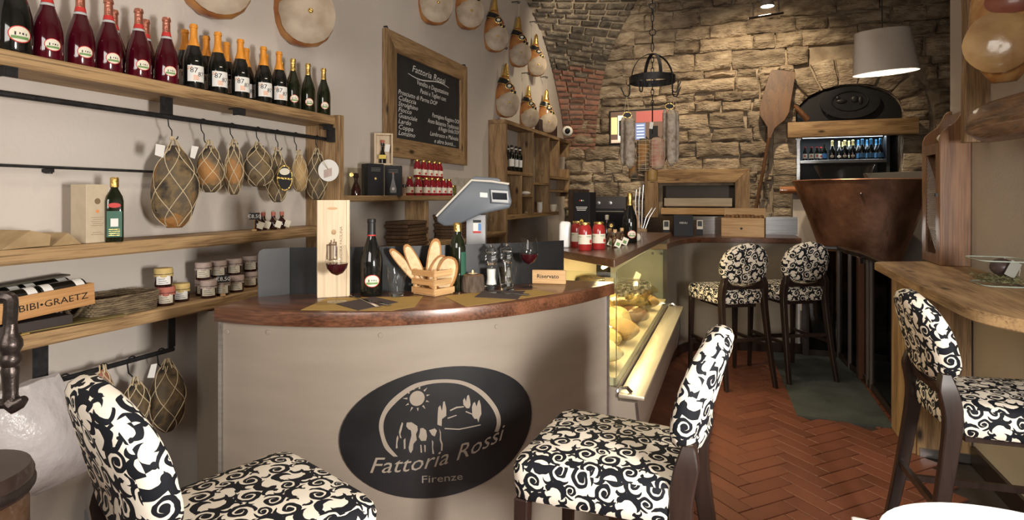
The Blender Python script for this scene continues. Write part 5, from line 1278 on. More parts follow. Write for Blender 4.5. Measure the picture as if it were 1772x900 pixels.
for (px, x), s_ in zip(((352, -2.40), (378, -2.40), (405, -2.40)), ('left jam jar on top of the pink-topped pile', 'middle jam jar on top of the pink-topped pile', 'right jam jar on top of the pink-topped pile')):
    a, r_ = sj(px, S3+.0845, x); pj.put(a, r_, s_)
for (px, k), s_ in zip(((433, 0), (452, 0), (433, 1), (452, 1)), ('grey-topped jar at the bottom left of the small jar pile', 'pink jar at the bottom right by the black upstand', 'grey-topped jar at the top left of the small jar pile', 'pink jar at the top right by the black upstand')):
    a, r_ = sj(px, S3+.0845*k, -2.43); pj.put(a, r_, s_)
p = P(386, 508, X=-2.318); price('price_card', 'black price card reading €8,50 before the pink-topped jars', (p.x, p.y, S3), .058, .036, .055, '€8,50', toward(p))
# wicker basket: woven strands
bk_ = thing('wicker_basket', 'oblong wicker basket on the lower shelf', 'basket', (0, 0, 0)); p = P(218, 530, X=-2.42); c = P(212, 520, X=-2.42); c.y -= .03; bk_.location = (-2.425, c.y, S3); bk_.rotation_euler.z = radians(90)+.0
bl_, bw_, bh_ = .31, .19, .075
def oval(k, z_, n=44, grow=0):
    pts = []
    for j in range(n):
        a = 2*pi*j/n; e = .45; x = abs(cos(a))**e*(1 if cos(a) > 0 else -1); y = abs(sin(a))**e*(1 if sin(a) > 0 else -1); pts.append(Vector((x*(bl_/2*k+grow), y*(bw_/2*k+grow), z_)))
    return pts
for i in range(9):
    z_ = .004+i*.0088; pts = [p_+Vector((0, 0, .0015*sin(j*pi))) + (p_.normalized()*(.0025 if (j+i) % 2 else -.0015)) for j, p_ in enumerate(oval(.92+.08*i/8, z_, 60))]
    ob('strand', G().tube(pts, .0052, 5, closed=True), m_wicker, bk_)
ob('bottom', G().loft([oval(.90, .002), oval(.90, .006)]), m_wicker, bk_)
for s_ in (-1, 1):
    ob('handle', G().tube(spline([(s_*bl_/2, -.05, .07), (s_*(bl_/2+.012), -.045, .045), (s_*(bl_/2+.014), 0, .014), (s_*(bl_/2+.012), .045, .045), (s_*bl_/2, .05, .07)], 4), .007, 6), m_wicker, bk_)
ob('foil_wrapper', G().ell((.02, 0, .012), (.10, .05, .010), 12, 5), m_greylight, None, label='crumpled wrapper lying in the wicker basket', cat='wrapper').location = (-2.425, c.y, S3+.006)
bpy.data.objects['foil_wrapper'].rotation_euler.z = radians(90)
# wooden wine case with three bottles, propped on a dark box
a, b = P(0, 534, X=-2.34), P(168, 496, X=-2.34); ln = .62
wcx = thing('wine_case', 'shallow pine wine case lettered in black, propped on the lower shelf', 'box', (-2.42, b.y-.32, S3+.052), 0, rx=radians(3.2))
H_ = .082; D_ = .20
for nm, bx in (('front_board', (D_/2-.010, -.30, 0, D_/2, .30, H_)), ('back_board', (-D_/2, -.30, 0, -D_/2+.010, .30, H_+.0)), ('end_board', (-D_/2+.0105, .288, 0, D_/2-.0105, .30, H_)), ('end_board', (-D_/2+.0105, -.30, 0, D_/2-.0105, -.288, H_)), ('floor_board', (-D_/2+.0105, -.287, 0, D_/2-.0105, .287, .006))):
    ob(nm, G().rbox(*bx, .001), m_lighty, wcx)
g = textg('BIBI•GRAETZ', .034, 0, 'CENTER'); xm = max(p.x for p in g.v)-min(p.x for p in g.v); g.mp(lambda p: (D_/2+.0008, p.x*.235/xm+.155, p.y*1.0+.028)); ob('lettering', g, m_black, wcx, smooth=0, kind='stuff')
wm = parent_matrix(wcx)
for k, (x, y, s_) in enumerate(((.045, .205, 'white-banded dark bottle at the right front of the wine case'), (.045, .04, 'white-banded dark bottle in the middle front of the wine case'), (.045, -.125, 'white-banded dark bottle at the left front of the wine case'), (-.045, .205, 'white-banded dark bottle at the right back of the wine case'), (-.045, .04, 'white-banded dark bottle at the back middle of the wine case'))):
    p = wm @ Vector((x, y, .058)); t = thing('cased_bottle', s_, 'bottle', p, 0, group='bottles lying in the wine case', rx=radians(3.2))
    ob('glass', G().lathe([(0, -.080), (.042, -.080), (.043, -.076), (.043, .076), (.042, .080), (0, .080)], 20).xf(Rx(pi/2)), m_bottle, t)
    for z0, z1 in ((-.072, -.040), (.040, .072)): ob('label_band', G().lathe([(.0436, z0), (.0436, z1)], 20, cap=(False, False)).xf(Rx(pi/2)), m_white, t)
ob('case_lid', G().rbox(-.03, -.29, 0, .03, .29, .006, .002), mat('grey_board', (.10, .085, .06), .7), None, label='dark grey slat lying across the bottles in the wine case', cat='lid')
o = bpy.data.objects['case_lid']; o.location = (-2.475, b.y-.32, S3+.052+.105); o.rotation_euler = (radians(3.2), 0, 0)
ob('dark_box', G().rbox(-.09, -.22, 0, .09, .16, .034, .002), mat('dark_paper_box', (.05, .038, .035), .6), None, label='flat dark brown box under the wine case', cat='box', loc=(-2.415, b.y-.26, S3+.008))
for k, (yy, rr_, m_, s_) in enumerate(((-.17, .03, m_ochre, 'ochre paper sheets lying under the dark flat box'), (-.02, -.10, m_olive, 'olive paper mat curling over the shelf edge'))):
    g = rect2(-.105, -.19, .105, .19, 6, 8).mp(lambda p: (p.x, p.y, .0015+.010*max(0, p.y-.10)+.02*max(0, p.x-.06)*0)); g2 = G().add(g.v, g.f)
    ob('paper_mat', G().loft([[Vector((-.105, -.19, 0)), Vector((.105, -.19, 0)), Vector((.105, .17, 0)), Vector((-.105, .19, 0))], [Vector((-.105, -.19, .004)), Vector((.105, -.19, .004)), Vector((.105, .17, .004)), Vector((-.105, .19, .004))]]), m_, None, label=s_, cat='paper', loc=(-2.425+.01*k, b.y-.25+yy+.2*k, S3+.0001+.004*k*0+(.0 if k == 0 else .0042))).rotation_euler.z = rr_
# ---------------------------------------------------------------- second bay: preserves shelf
S4 = 1.507; X4 = -2.40
def s4(px, x=X4): p = P(px, 330, X=x); return Vector((x, p.y, S4))
def blackbox(label, px, wpx, h, bottle, rot, x=-2.385):
    c = s4(px, x); w_ = .125; t = boxthing('gift_box', label, 'box', c, w_, .10, h, m_blackcard, rot, 'black gift boxes')
    g = G()
    for k in range(3): g.join(rect2(-.035, h*.86-k*.010, .035, h*.863-k*.010, 1))
    front(t, 'printed_text', g, .10, .0007, m_white, kind='stuff')
    if bottle:
        front(t, 'printed_bottle', G().add([(x_, y_, 0) for x_, y_ in ((-.022, .02), (.022, .02), (.024, .05), (.012, .10), (.006, .13), (.006, .165), (-.006, .165), (-.006, .13), (-.012, .10), (-.024, .05))], [tuple(range(10))]), .10, .0007, mat('print_glass', (.13, .13, .13), .3))
        front(t, 'printed_seal', disc2(.011, .011, 16, 1, 0, .05), .10, .0011, m_white); front(t, 'printed_cap', rect2(-.006, .158, .006, .17, 1), .10, .0011, m_redlid)
    else: front(t, 'printed_seal', disc2(.009, .009, 16, 1, 0, .12), .10, .0007, m_gold)
    return t
c1, c2 = s4(645, -2.40), s4(680, -2.38)
blackbox('black gift box with gold seal on the preserves shelf', 645, 31, .225, False, toward(c1, .45), -2.40)
blackbox('black gift box with a printed bottle on the preserves shelf', 681, 33, .222, True, toward(c2, -.05), -2.38)
gb = thing('bottle_case', 'open pale wooden case with a tiny vinegar bottle above the black boxes', 'box', (-2.43, s4(664, -2.43).y, S4+.2265), toward(c1, -.05)*1.0)
w_, h_ = .135, .235
for nm, bx in (('back_board', (-w_/2, .02, 0, w_/2, .028, h_)), ('side_board', (-w_/2, -.03, 0, -w_/2+.012, .0195, h_)), ('side_board', (w_/2-.012, -.03, 0, w_/2, .0195, h_)), ('top_board', (-w_/2+.0125, -.03, h_-.012, w_/2-.0125, .0195, h_)), ('bottom_board', (-w_/2+.0125, -.03, 0, w_/2-.0125, .0195, .012))): ob(nm, G().rbox(*bx, .001), m_light, gb)
ob('vinegar_bottle', G().lathe([(0, 0), (.026, 0), (.027, .05), (.018, .075), (.008, .10), (.008, .13), (.013, .135), (.013, .155), (0, .156)], 16).xf(T(-.008, -.006, .014)), m_bottle, gb); ob('wax_cap', G().lathe([(.0135, .150), (.0135, .172), (0, .174)], 12).xf(T(-.008, -.006, .014)), m_redlid, gb)
ob('paper_label', G().box(-.006, -.037, .10, .03, -.0355, .155).xf(Ry(.12)), m_white, gb); ob('yellow_band', G().box(-.034, -.0345, .045, .018, -.0335, .075), mat('yellow_print', (.70, .52, .10), .6), gb)
t = thing('decanter_pack', 'small stoppered bottle in a clear pack beside the pine upright', 'bottle', s4(616, -2.39), toward(s4(616)))
ob('glass', G().lathe([(0, 0), (.034, 0), (.036, .03), (.022, .07), (.012, .09), (.012, .115), (.020, .125), (.016, .15), (0, .155)], 18), m_jam, t); ob('pack', G().box(-.055, -.02, 0, .055, .045, .185), m_film, t); ob('medal', G().lathe([(.014, 0), (.014, .004)], 16).xf(T(-.03, -.024, .14) @ Rx(pi/2)), m_gold, t)
# pomegranate-red juice bottles
t = thing('juice_bottle', '', 'bottle', group='red juice bottles on the preserves shelf')
ob('glass', G().lathe([(0, 0), (.030, 0), (.033, .005), (.033, .085), (.029, .108), (.021, .128), (.0205, .14)], 18), m_juice, t); ob('lid', G().lathe([(.0215, .138), (.022, .150), (.020, .153)], 16), m_gold, t)
lb_ = ob('label', rect2(-.042, .022, .042, .072, 10).mp(wrap_map(.033, 0, EMB, .0007)), m_cream, t); ob('label_fruit', disc2(.011, .010, 14, 2, .022, .036).mp(wrap_map(.033, 0, EMB, .0012)), m_redprint, lb_)
juice = Stock(t)
for k, px in enumerate((709, 724, 738, 747.5, 757, 767, 777)): c = s4(px, -2.37 if k else -2.385); juice.put(c, toward(c), f'red juice bottle, {ORD[k]} from the left in the lower row', .97)
for k, px in enumerate((722, 733, 743, 752, 760.5)): c = s4(px, -2.44); juice.put(c, toward(c), f'red juice bottle, {ORD[k]} from the left in the upper row', .97).location.z = S4+.1495
ob('juice_tray', G().rbox(-.045, 0, 0, .0, .50, .002, .0005), m_cream, None, label='thin card between the two rows of juice bottles', cat='card', loc=(-2.45, s4(712).y, S4+.1483)) if False else None
for k, px in enumerate((722, 733, 743, 752, 760.5)): c = s4(px, -2.44); juice.put(c, 0, f'red juice bottle under the upper row, {ORD[k]} from the left', .97)
c = s4(700, -2.35); price('price_tag', 'tiny black price tag beside the juice bottles', c, .03, .022, .05, '€', toward(c))
c = s4(783, -2.385); t = thing('olive_jar', 'small gold-lidded jar of green olives behind the scale', 'jar', c); ob('glass', G().lathe([(0, 0), (.036, 0), (.037, .07), (.032, .08)], 18), mat('olives', (.16, .15, .04), .25, c2=(.08, .07, .02), ns=40), t); ob('lid', G().lathe([(.034, .08), (.034, .093), (.03, .095)], 16), m_gold, t)
# ---------------------------------------------------------------- wine glasses
def glass_mesh(t, H, bowl_r, bowl_h, wine=0, seg=24, mm=m_thin):
    hs = H-bowl_h; ob('foot', G().lathe([(.036*bowl_r/.042, 0), (.036*bowl_r/.042, .002), (.012, .006), (.004, .012)], seg, cap=(True, False)), mm, t)
    ob('stem', G().lathe([(.004, .012), (.0033, hs*.6), (.005, hs)], 10, cap=(False, False)), mm, t)
    bp_ = [(.005, hs), (bowl_r*.55, hs+bowl_h*.08), (bowl_r*.88, hs+bowl_h*.24), (bowl_r, hs+bowl_h*.42), (bowl_r*.98, hs+bowl_h*.62), (bowl_r*.86, hs+bowl_h*.85), (bowl_r*.76, H)]
    ob('bowl', G().lathe(bp_, seg, cap=(False, False)), mm, t)
    if wine:
        wp = [(r-.002, z_) for r, z_ in bp_ if z_ < hs+bowl_h*wine]; zt = hs+bowl_h*wine; wp.append((prof_r(bp_, zt)-.002, zt)); ob('wine', G().lathe(wp, seg), m_wine, t)
t = thing('wine_glass', '', 'wine glass', group='wine glasses on the counter'); glass_mesh(t, .215, .043, .115, .40); gl_ = Stock(t)
c = P(583, 523, Z=CT); gl_.put((c.x, c.y, CT+.0012), 0, 'wine glass with red wine before the upright wooden box'); c = P(915, 497, Z=CT); gl_.put((c.x, c.y, CT+.0012), 0, 'wine glass with red wine beside the reserved sign')
t = thing('stemware', '', 'wine glass', group='empty stemware on the left wall'); glass_mesh(t, .17, .034, .09, 0, 14); sw = Stock(t)
for k, px in enumerate((788, 799, 809, 818, 827, 836, 845, 853)):
    c = s4(px, -2.38 - .07*(k % 2)); sw.put(c, 0, f'empty wine glass, {ORD[k]} in the row behind the weighing scale')
for k, px in enumerate((822, 829, 836, 843, 850)):
    c = P(px, 385, X=-2.42); sw.put((c.x-.03*(k % 2), c.y, 1.116), 0, f'empty wine glass, {ORD[k]} in the low row beside the scale post')
for k, px in enumerate((930, 938)):
    c = P(px, 310, X=-2.44); sw.put((c.x, c.y, 1.686), 0, ('left', 'right')[k]+' of two wine glasses in the pigeonhole', 1.1)
for k, px in enumerate((881, 890)):
    c = P(px, 370, X=-2.43); sw.put((c.x, c.y, 1.2845), 0, ('left', 'right')[k]+' of two glasses at the bottom of the pigeonholes', .9)
# red wine bottles in the pigeonhole
t, pr = make_bottle('wine_bottle', 'wine', '', group='red wine bottles in the pigeonhole'); ob('glass', G().lathe(pr, 20), m_bottle, t); ob('label', rect2(-.033, .06, .033, .145, 8).mp(wrap_map(.037, 0, EMB, .0007)), m_white, t); foil(t, pr, .245, m_black); ob('neck_label', G().lathe([(.0162, .262), (.0162, .274)], 14, cap=(False, False)), m_white, t)
wbt = Stock(t)
for k, px in enumerate((879, 885.5, 893, 899.5)): c = P(px, 290, X=-2.42 if k else -2.50); wbt.put((c.x, c.y, 1.7905), toward(c), f'red wine bottle with white label, {ORD[k]} from the left in the pigeonhole', 1.03)
# cups and bits in the pigeonholes
t = thing('cup_stack', 'stack of white cups in the lower pigeonhole', 'cup', (-2.43, P(934, 360, X=-2.43).y, 1.2845))
for k in range(4): ob('cup', G().lathe([(.030, k*.026), (.040, k*.026+.06), (.038, k*.026+.06), (.028, k*.026+.004)], 16), m_white, t)
c = P(957, 365, X=-2.43); t = thing('cream_bowl', 'stacked cream bowls at the right of the pigeonholes', 'bowl', (c.x, c.y, 1.2845)); ob('bowl', G().lathe([(.035, 0), (.055, .05), (.062, .10), (.058, .10), (.05, .05), (.02, .01)], 18), m_cream, t)
c = P(909, 334, X=-2.44); ob('napkin_pile', G().ell((0, 0, .025), (.07, .06, .026), 14, 6), m_white, None, label='white folded cloth in the small pigeonhole', cat='cloth', loc=(c.x, c.y, 1.516))
c = P(912, 372, X=-2.44); ob('paper_scrap', G().ell((0, 0, .012), (.05, .035, .013), 12, 5), m_cream, None, label='cream paper scrap in the bottom pigeonhole', cat='paper', loc=(c.x, c.y, 1.286))
# serving boards
bm_ = wood('serving_board', (.15, .085, .045), (.06, .032, .016), 1, .6, knots=False)
def board_stack(px0, n, lbl, x=-2.42, w_=.30):
    y = P(px0, 400, X=x).y
    for k in range(n):
        t = thing('serving_board', f'dark wooden serving board, {ORD[n-1-k]} from the top of the {lbl} stack', 'board', (x+random.uniform(-.01, .01), y+random.uniform(-.012, .012), 1.1155+k*.0275), random.uniform(-.05, .05), group='stacked serving boards')
        ob('plank', G().rbox(-.11, -w_/2, 0, .10, w_/2, .026, .004), bm_, t)
board_stack(705, 7, 'left'); board_stack(783, 8, 'right', -2.43)
# ---------------------------------------------------------------- weighing scale
sc = thing('weighing_scale', 'grey shop weighing scale with slanted display head on a post', 'scale', (0, 0, .9)); c = P(822, 400, d=2.98); sc.location = (c.x, c.y, .901); sc.rotation_euler.z = YAW
K = 2.98/FPX
def spt(px, py): return ((px-822)*K, EYE-(py-340)*K-.901)
prof = [spt(*q) for q in ((756, 376), (817, 312), (880, 319), (886, 350), (882, 360), (834, 370), (790, 390), (769, 391), (757, 384))]
ob('head', bevel(G().ext(prof, -.02, .20, (0, 0, 0), (1, 0, 0), (0, 0, 1), (0, 1, 0)), .010, 3, 25), m_greyplastic, sc)
ob('trim', G().tube([Vector((x, -.022, z_)) for x, z_ in [spt(*q) for q in ((756, 374), (786, 343), (816.5, 312), (850, 314), (881, 318.5))]], .0055, 6), m_scaleband, sc)
ob('top_cover', bevel(G().ext([spt(*q) for q in ((812, 311), (822, 305), (862, 308), (868, 314))], .0, .18, (0, 0, 0), (1, 0, 0), (0, 0, 1), (0, 1, 0)), .006, 2, 25), m_greyplastic, sc)
dsp = ob('display_bezel', bevel(G().ext([spt(*q) for q in ((848, 327), (881, 329), (882, 354), (850, 352))], -.034, -.0195, (0, 0, 0), (1, 0, 0), (0, 0, 1), (0, 1, 0)), .004, 2, 25), m_greyplastic, sc)
ob('display_frame', G().ext([spt(*q) for q in ((850, 329), (879, 331), (880, 351), (852, 349))], -.0362, -.0345, (0, 0, 0), (1, 0, 0), (0, 0, 1), (0, 1, 0)), m_greylight, dsp)
ob('screen', G().ext([spt(*q) for q in ((852, 333), (877, 334.5), (878, 346), (853, 345)) ], -.0376, -.0365, (0, 0, 0), (1, 0, 0), (0, 0, 1), (0, 1, 0)), m_screen, dsp)
ob('sticker', G().ext([spt(*q) for q in ((831, 333), (844, 334), (844, 342), (831, 341))], -.0215, -.0202, (0, 0, 0), (1, 0, 0), (0, 0, 1), (0, 1, 0)), m_white, sc)
ob('post', bevel(G().box(-.048, .03, .0, .052, .13, spt(0, 372)[1]), .008, 2), mat('post_grey', (.36, .36, .37), .35), sc)
st_ = ob('sticker', G().ext([spt(*q) for q in ((818, 381), (832, 381), (832, 404), (818, 404))], .0275, .0295, (0, 0, 0), (1, 0, 0), (0, 0, 1), (0, 1, 0)), m_white, sc)
ob('sticker_print', G().ext([spt(*q) for q in ((818, 381), (832, 381), (832, 386), (818, 386))], .0265, .0272, (0, 0, 0), (1, 0, 0), (0, 0, 1), (0, 1, 0)), m_black, st_); ob('sticker_print', G().ext([spt(*q) for q in ((818, 400.5), (832, 400.5), (832, 404), (818, 404))], .0265, .0272, (0, 0, 0), (1, 0, 0), (0, 0, 1), (0, 1, 0)), m_redprint, st_)
ob('sticker_print', G().ext([spt(*q) for q in ((827, 387), (832, 387), (832, 400), (827, 400))], .0265, .0272, (0, 0, 0), (1, 0, 0), (0, 0, 1), (0, 1, 0)), m_blueprint, st_)
ob('scale_base', bevel(G().box(-.17, -.06, 0, .07, .20, .10), .012, 2), m_greyplastic, sc)
ob('pan', bevel(G().box(-.19, -.07, .101, -.05, .21, .11), .003, 1), m_steel, sc)
# ---------------------------------------------------------------- things on the curved counter
CZ = CT+.0004
def cp(px, py): p = P(px, py, Z=CT); return Vector((p.x, p.y, CZ))
def sheet(name, label, cat, pxs, m, z0, th, group=None, curl=()):
    pts = [P(x, y, Z=CT) for x, y in pxs]; c = sum(pts, Vector())/len(pts)
    return ob(name, G().prism([(p.x-c.x, p.y-c.y) for p in pts], 0, th), m, None, label=label, cat=cat, group=group, loc=(c.x, c.y, CT+z0))
sheet('paper_placemat', 'ochre paper placemat in front of the upright wine box', 'placemat', [(520, 537), (567, 516), (732, 513), (718, 531), (677, 538)], m_ochre, .0003, .0007, 'ochre placemats')
sheet('paper_placemat', 'ochre paper placemat in front of the salt mills', 'placemat', [(768, 513), (806, 531), (870, 522), (962, 508), (930, 502), (850, 503)], m_ochre, .0003, .0007, 'ochre placemats')
sheet('napkin', 'dark brown napkin on the left placemat', 'napkin', [(581, 527), (620, 538), (689, 524), (646, 514.5)], m_napkin, .0012, .002, 'dark napkins')
sheet('napkin', 'dark brown napkin on the right placemat', 'napkin', [(821, 515), (838, 503.5), (909, 504.5), (903, 510), (896, 519)], m_napkin, .0012, .002, 'dark napkins')
def cutlery(kind, label, a, b):
    A, B_ = P(*a, Z=CT), P(*b, Z=CT); ln = (B_-A).length; t = thing(kind, label, kind, (A.x, A.y, CT+.0036), atan2(B_.y-A.y, B_.x-A.x), kind+'s on the napkins')
    if kind == 'fork':
        ob('handle', bevel(G().prism([(ln*.34, -.003), (ln*.7, -.005), (ln, -.009), (ln, .009), (ln*.7, .005), (ln*.34, .003)], 0, .002), .0006, 1), m_chrome, t)
        ob('neck', G().prism([(ln*.22, -.011), (ln*.28, -.011), (ln*.345, -.003), (ln*.345, .003), (ln*.28, .011), (ln*.22, .011)], .0, .002), m_chrome, t)
        for k in range(4): ob('tine', G().box(0, -.0105+k*.006, 0, ln*.22, -.0075+k*.006, .002), m_chrome, t)
    else:
        ob('blade', G().prism([(0, 0), (.02, -.007), (ln*.5, -.008), (ln*.5, .006), (.01, .004)], 0, .0015), m_chrome, t); ob('handle', bevel(G().prism([(ln*.5, -.007), (ln, -.010), (ln, .010), (ln*.5, .007)], 0, .004), .001, 1), m_chrome, t)
cutlery('fork', 'steel fork on the left napkin', (607, 511), (655, 533)); cutlery('knife', 'steel knife on the left napkin', (622, 518), (674, 530.5))
cutlery('fork', 'steel fork on the right napkin', (822, 501), (880, 511)); cutlery('knife', 'steel knife on the right napkin', (846, 508), (916, 512.5))
# upright wooden wine box
c = P(577, 513.5, Z=CT); t = thing('wine_box', 'tall pale pine wine box standing on the counter', 'box', (c.x, c.y, CZ), toward(c, .06))
ob('body', G().rbox(-.062, -.006, 0, .062, .046, .385, .001), m_light, t); ob('lid', G().rbox(-.062, -.0155, 0, .048, -.0065, .385, .001), m_light, t); ob('side_strip', G().rbox(.0485, -.0155, 0, .062, -.0065, .385, .001), m_light, t)
ob('finger_groove', disc2(.020, .006, 16, 1, -.005, .352).mp(lambda p: (p.x, -.0158, p.y)), m_lightx, t)
ob('knot', disc2(.010, .011, 14, 1, 0, .258).mp(lambda p: (p.x, -.0159, p.y)), m_old, t)
g = G()
for (x0, z0, w_, h_) in ((-.028, .15, .006, .06), (-.018, .145, .010, .072), (-.004, .15, .004, .07), (.004, .16, .008, .06), (-.024, .205, .03, .006), (-.02, .148, .034, .004), (.010, .15, .004, .05), (-.012, .215, .005, .012), (.0, .215, .004, .016)): g.join(rect2(x0, z0, x0+w_, z0+h_, 1))
ob('printed_castle', g.mp(lambda p: (p.x, -.0160, p.y)), mat('brown_ink', (.16, .09, .05), .7), t, kind='stuff')
g = textg('SIGNORA PAOLINA', .015); xm = max(p.x for p in g.v)-min(p.x for p in g.v); ob('lettering', g.mp(lambda p: (.033-p.y, -.0160, .205+p.x*.15/xm)), mat('brown_ink2', (.16, .09, .05), .7), t, smooth=0, kind='stuff')
# dark red-wine bottle
t, pr = make_bottle('lambrusco_bottle', 'spark', 'dark bottle with round picture label beside the upright wine box'); ob('glass', G().lathe(pr, 28), m_bottle, t); emblem_label(t, pr, .062, .028, .022)
ob('foil', G().lathe([(prof_r(pr, z_)+.0012, z_) for z_ in (.245, .26, .28, .293)]+[(.0175, .295), (.0175, .306), (.015, .309)], 18, cap=(False, True)), m_black, t); ob('red_ring', G().lathe([(prof_r(pr, z_)+.002, z_) for z_ in (.240, .245)], 18, cap=(False, False)), m_redprint, t)
c = P(643, 510.5, Z=CT); t.location = (c.x, c.y, CZ); t.rotation_euler.z = toward(c, .05)
# tumblers
t = thing('tumbler', '', 'glass', group='faceted tumblers on the counter'); n = 24
fac = lambda r, z_, k: [Vector(((r*(1-k*(.5-.5*cos(a*9))))*cos(a), (r*(1-k*(.5-.5*cos(a*9))))*sin(a), z_)) for a in [2*pi*j/54 for j in range(54)]]
outer = [fac(.028, 0, .0), fac(.030, .004, .03), fac(.034, .045, .07), fac(.038, .072, .05), fac(.039, .080, 0), fac(.0405, .115, 0)]
ob('glass', G().loft(outer, (False, False)), m_thin, t, smooth=50); ob('base', G().loft([fac(.0275, .001, 0), fac(.029, .012, 0)]), m_glass, t)
tum = Stock(t); c = cp(686, 513); tum.put(c+Vector((0, 0, .001)), 0, 'faceted tumbler beside the bread crate'); c = cp(878, 503); tum.put(c+Vector((0, 0, .001)), 0, 'faceted tumbler in front of the pepper mill')
# bread crate and slices
A, B_, C_ = P(703, 503, Z=CT), P(752, 514, Z=CT), P(790, 507, Z=CT)
ux = (C_-B_).normalized(); 
cr = thing('bread_crate', 'small slatted pine crate holding bread slices', 'crate', (B_.x, B_.y, CZ), atan2(ux.y, ux.x)); lx = .105; ly = .125; hh = .105
for x0 in (0, lx-.012):
    for y0 in (0, ly-.012): ob('corner_post', G().box(x0, y0, 0.001, x0+.012, y0+.012, hh), m_lightx, cr)
for k in range(3):
    z0 = .006+k*.036
    ob('slat', G().rbox(-.005, -.0055, z0, lx+.005, -.0005, z0+.024, .001), m_lightx, cr); ob('slat', G().rbox(-.005, ly+.0005, z0, lx+.005, ly+.0055, z0+.024, .001), m_lightx, cr)
    ob('slat', G().rbox(-.0055, 0, z0, -.0005, ly, z0+.024, .001), m_lighty, cr); ob('slat', G().rbox(lx+.0005, 0, z0, lx+.0055, ly, z0+.024, .001), m_lighty, cr)
ob('floor_board', G().box(.0005, .0005, .001, lx-.0005, ly-.0005, .005), m_lightx, cr)
def bread(label, loc, rz, tilt, h=.17, w_=.075, lean=0):
    t = thing('bread_slice', label, 'bread', loc, rz, 'bread slices in the crate', rx=tilt, ry=lean)
    pts = [(w_/2*cos(a)*(abs(cos(a))**-.25 if abs(cos(a)) > .05 else 1), h/2+h/2*sin(a)) for a in [2*pi*j/24 for j in range(24)]]
    ob('crust', G().ext(pts, -.008, .008, (0, 0, 0), (1, 0, 0), (0, 0, 1), (0, 1, 0)), m_bread, t)
    for s_ in (-1, 1): ob('crumb', G().ext([(x*.80, h/2+(z_-h/2)*.88) for x, z_ in pts], s_*.0082-.0006, s_*.0082+.0006, (0, 0, 0), (1, 0, 0), (0, 0, 1), (0, 1, 0)), m_crumb, t)
o = Vector((B_.x, B_.y, CZ)); vy = Vector((-ux.y, ux.x, 0))
bread('long bread slice leaning out to the left of the crate', o+ux*.03+vy*.10+Vector((0, 0, .035)), YAW, 0, .20, .04, radians(-42))
bread('toasted bread slice behind the leaning long slice', o+ux*.04+vy*.105+Vector((0, 0, .04)), YAW+.3, 0, .18, .05, radians(-25))
bread('tall browned bread slice standing at the back of the crate', o+ux*.065+vy*.09+Vector((0, 0, .012)), YAW+.2, 0, .215, .060, radians(6))
bread('round bread slice in the middle of the crate', o+ux*.05+vy*.065+Vector((0, 0, .02)), YAW+.1, -.2, .145, .075, radians(20))
bread('pale round bread slice at the right front of the crate', o+ux*.07+vy*.03+Vector((0, 0, .012)), YAW-.1, -.15, .145, .085, radians(15))
# candle log
c = cp(818, 504); t = thing('candle_holder', 'short bark log candle holder with a lit tealight', 'candle', c); R = []
for r_, z_ in ((.046, 0), (.049, .012), (.049, .055), (.046, .068)): R.append([Vector((r_*(1+.05*noise.noise(Vector((cos(a)*2, sin(a)*2, z_*20))))*cos(a), r_*(1+.05*noise.noise(Vector((cos(a)*2, sin(a)*2, z_*20))))*sin(a), z_)) for a in [2*pi*j/26 for j in range(26)]])
ob('log', G().loft(R), m_bark, t); ob('cut_top', G().lathe([(.042, .0685), (.041, .0695)], 24), mat('cut_wood', (.26, .13, .06), .7), t); ob('tealight_cup', G().lathe([(.022, .070), (.023, .074), (.021, .0745)], 20), m_steel, t)
ob('wax', G().lathe([(.020, .0748), (.019, .0755)], 18), m_wax, t); ob('flame', G().ell((0, 0, .082), (.003, .003, .007), 8, 6), m_flame, t)
# olive oil on the counter, mills
c = cp(792, 502.5); t, pr = make_bottle('olive_oil_bottle', 'oil', 'dark green oil bottle with gold cap behind the bread crate'); t.location = c; t.scale = (1.1, 1.1, 1.1); ob('glass', G().lathe(pr, 22), m_green, t); ob('cap', G().lathe([(.0155, .228), (.0155, .258), (.013, .262)], 18), m_gold, t); ob('label', rect2(-.006, .05, .03, .15, 4).mp(wrap_map(.031, 0, EMB+.6, .0008)), m_greenlabel, t); t.rotation_euler.z = toward(c)
def mill(name, label, c, fill):
    t = thing(name, label, 'mill', c, 0, 'clear spice mills'); mt = m_thin
    ob('base', G().lathe([(.026, 0), (.028, .004), (.028, .016), (.026, .018)], 24), m_glass, t)
    ob('body', G().lathe([(.026, .018), (.021, .05), (.022, .09), (.026, .105)], 24, cap=(False, False)), mt, t)
    ob('filling', G().lathe([(.023, .022), (.018, .05), (.019, .085), (.018, .088)], 20), fill, t)
    ob('collar', G().lathe([(.024, .106), (.025, .112), (.020, .118)], 22), m_chrome, t)
    ob('head', G().lathe([(.018, .119), (.026, .126), (.028, .138), (.022, .150), (.016, .153), (.024, .160), (.024, .170), (.014, .178), (.006, .182)], 24), m_glass, t); ob('knob', G().lathe([(.006, .182), (.007, .188), (.003, .192)], 12), m_chrome, t)
mill('salt_mill', 'clear salt mill left of the tumbler', cp(850, 500.5), m_white); mill('pepper_mill', 'clear pepper mill behind the right tumbler', cp(877, 497), mat('peppercorns', (.045, .03, .02), .6, c2=(.10, .08, .05), ns=90))
c = P(950, 491, Z=CT); t = thing('reserved_sign', 'small pine block reading Riservato on the counter', 'sign', (c.x, c.y, CZ), toward(c, -.12)); ob('block', G().rbox(-.077, -.01, 0, .077, .014, .062, .002), m_lightx, t)
g = textg('Riservato', .026, bold=.0004); xm = max(p.x for p in g.v)-min(p.x for p in g.v); ob('lettering', g.mp(lambda p: (p.x*.10/xm-.004, -.0106, p.y+.026)), m_black, t, smooth=0, kind='stuff')
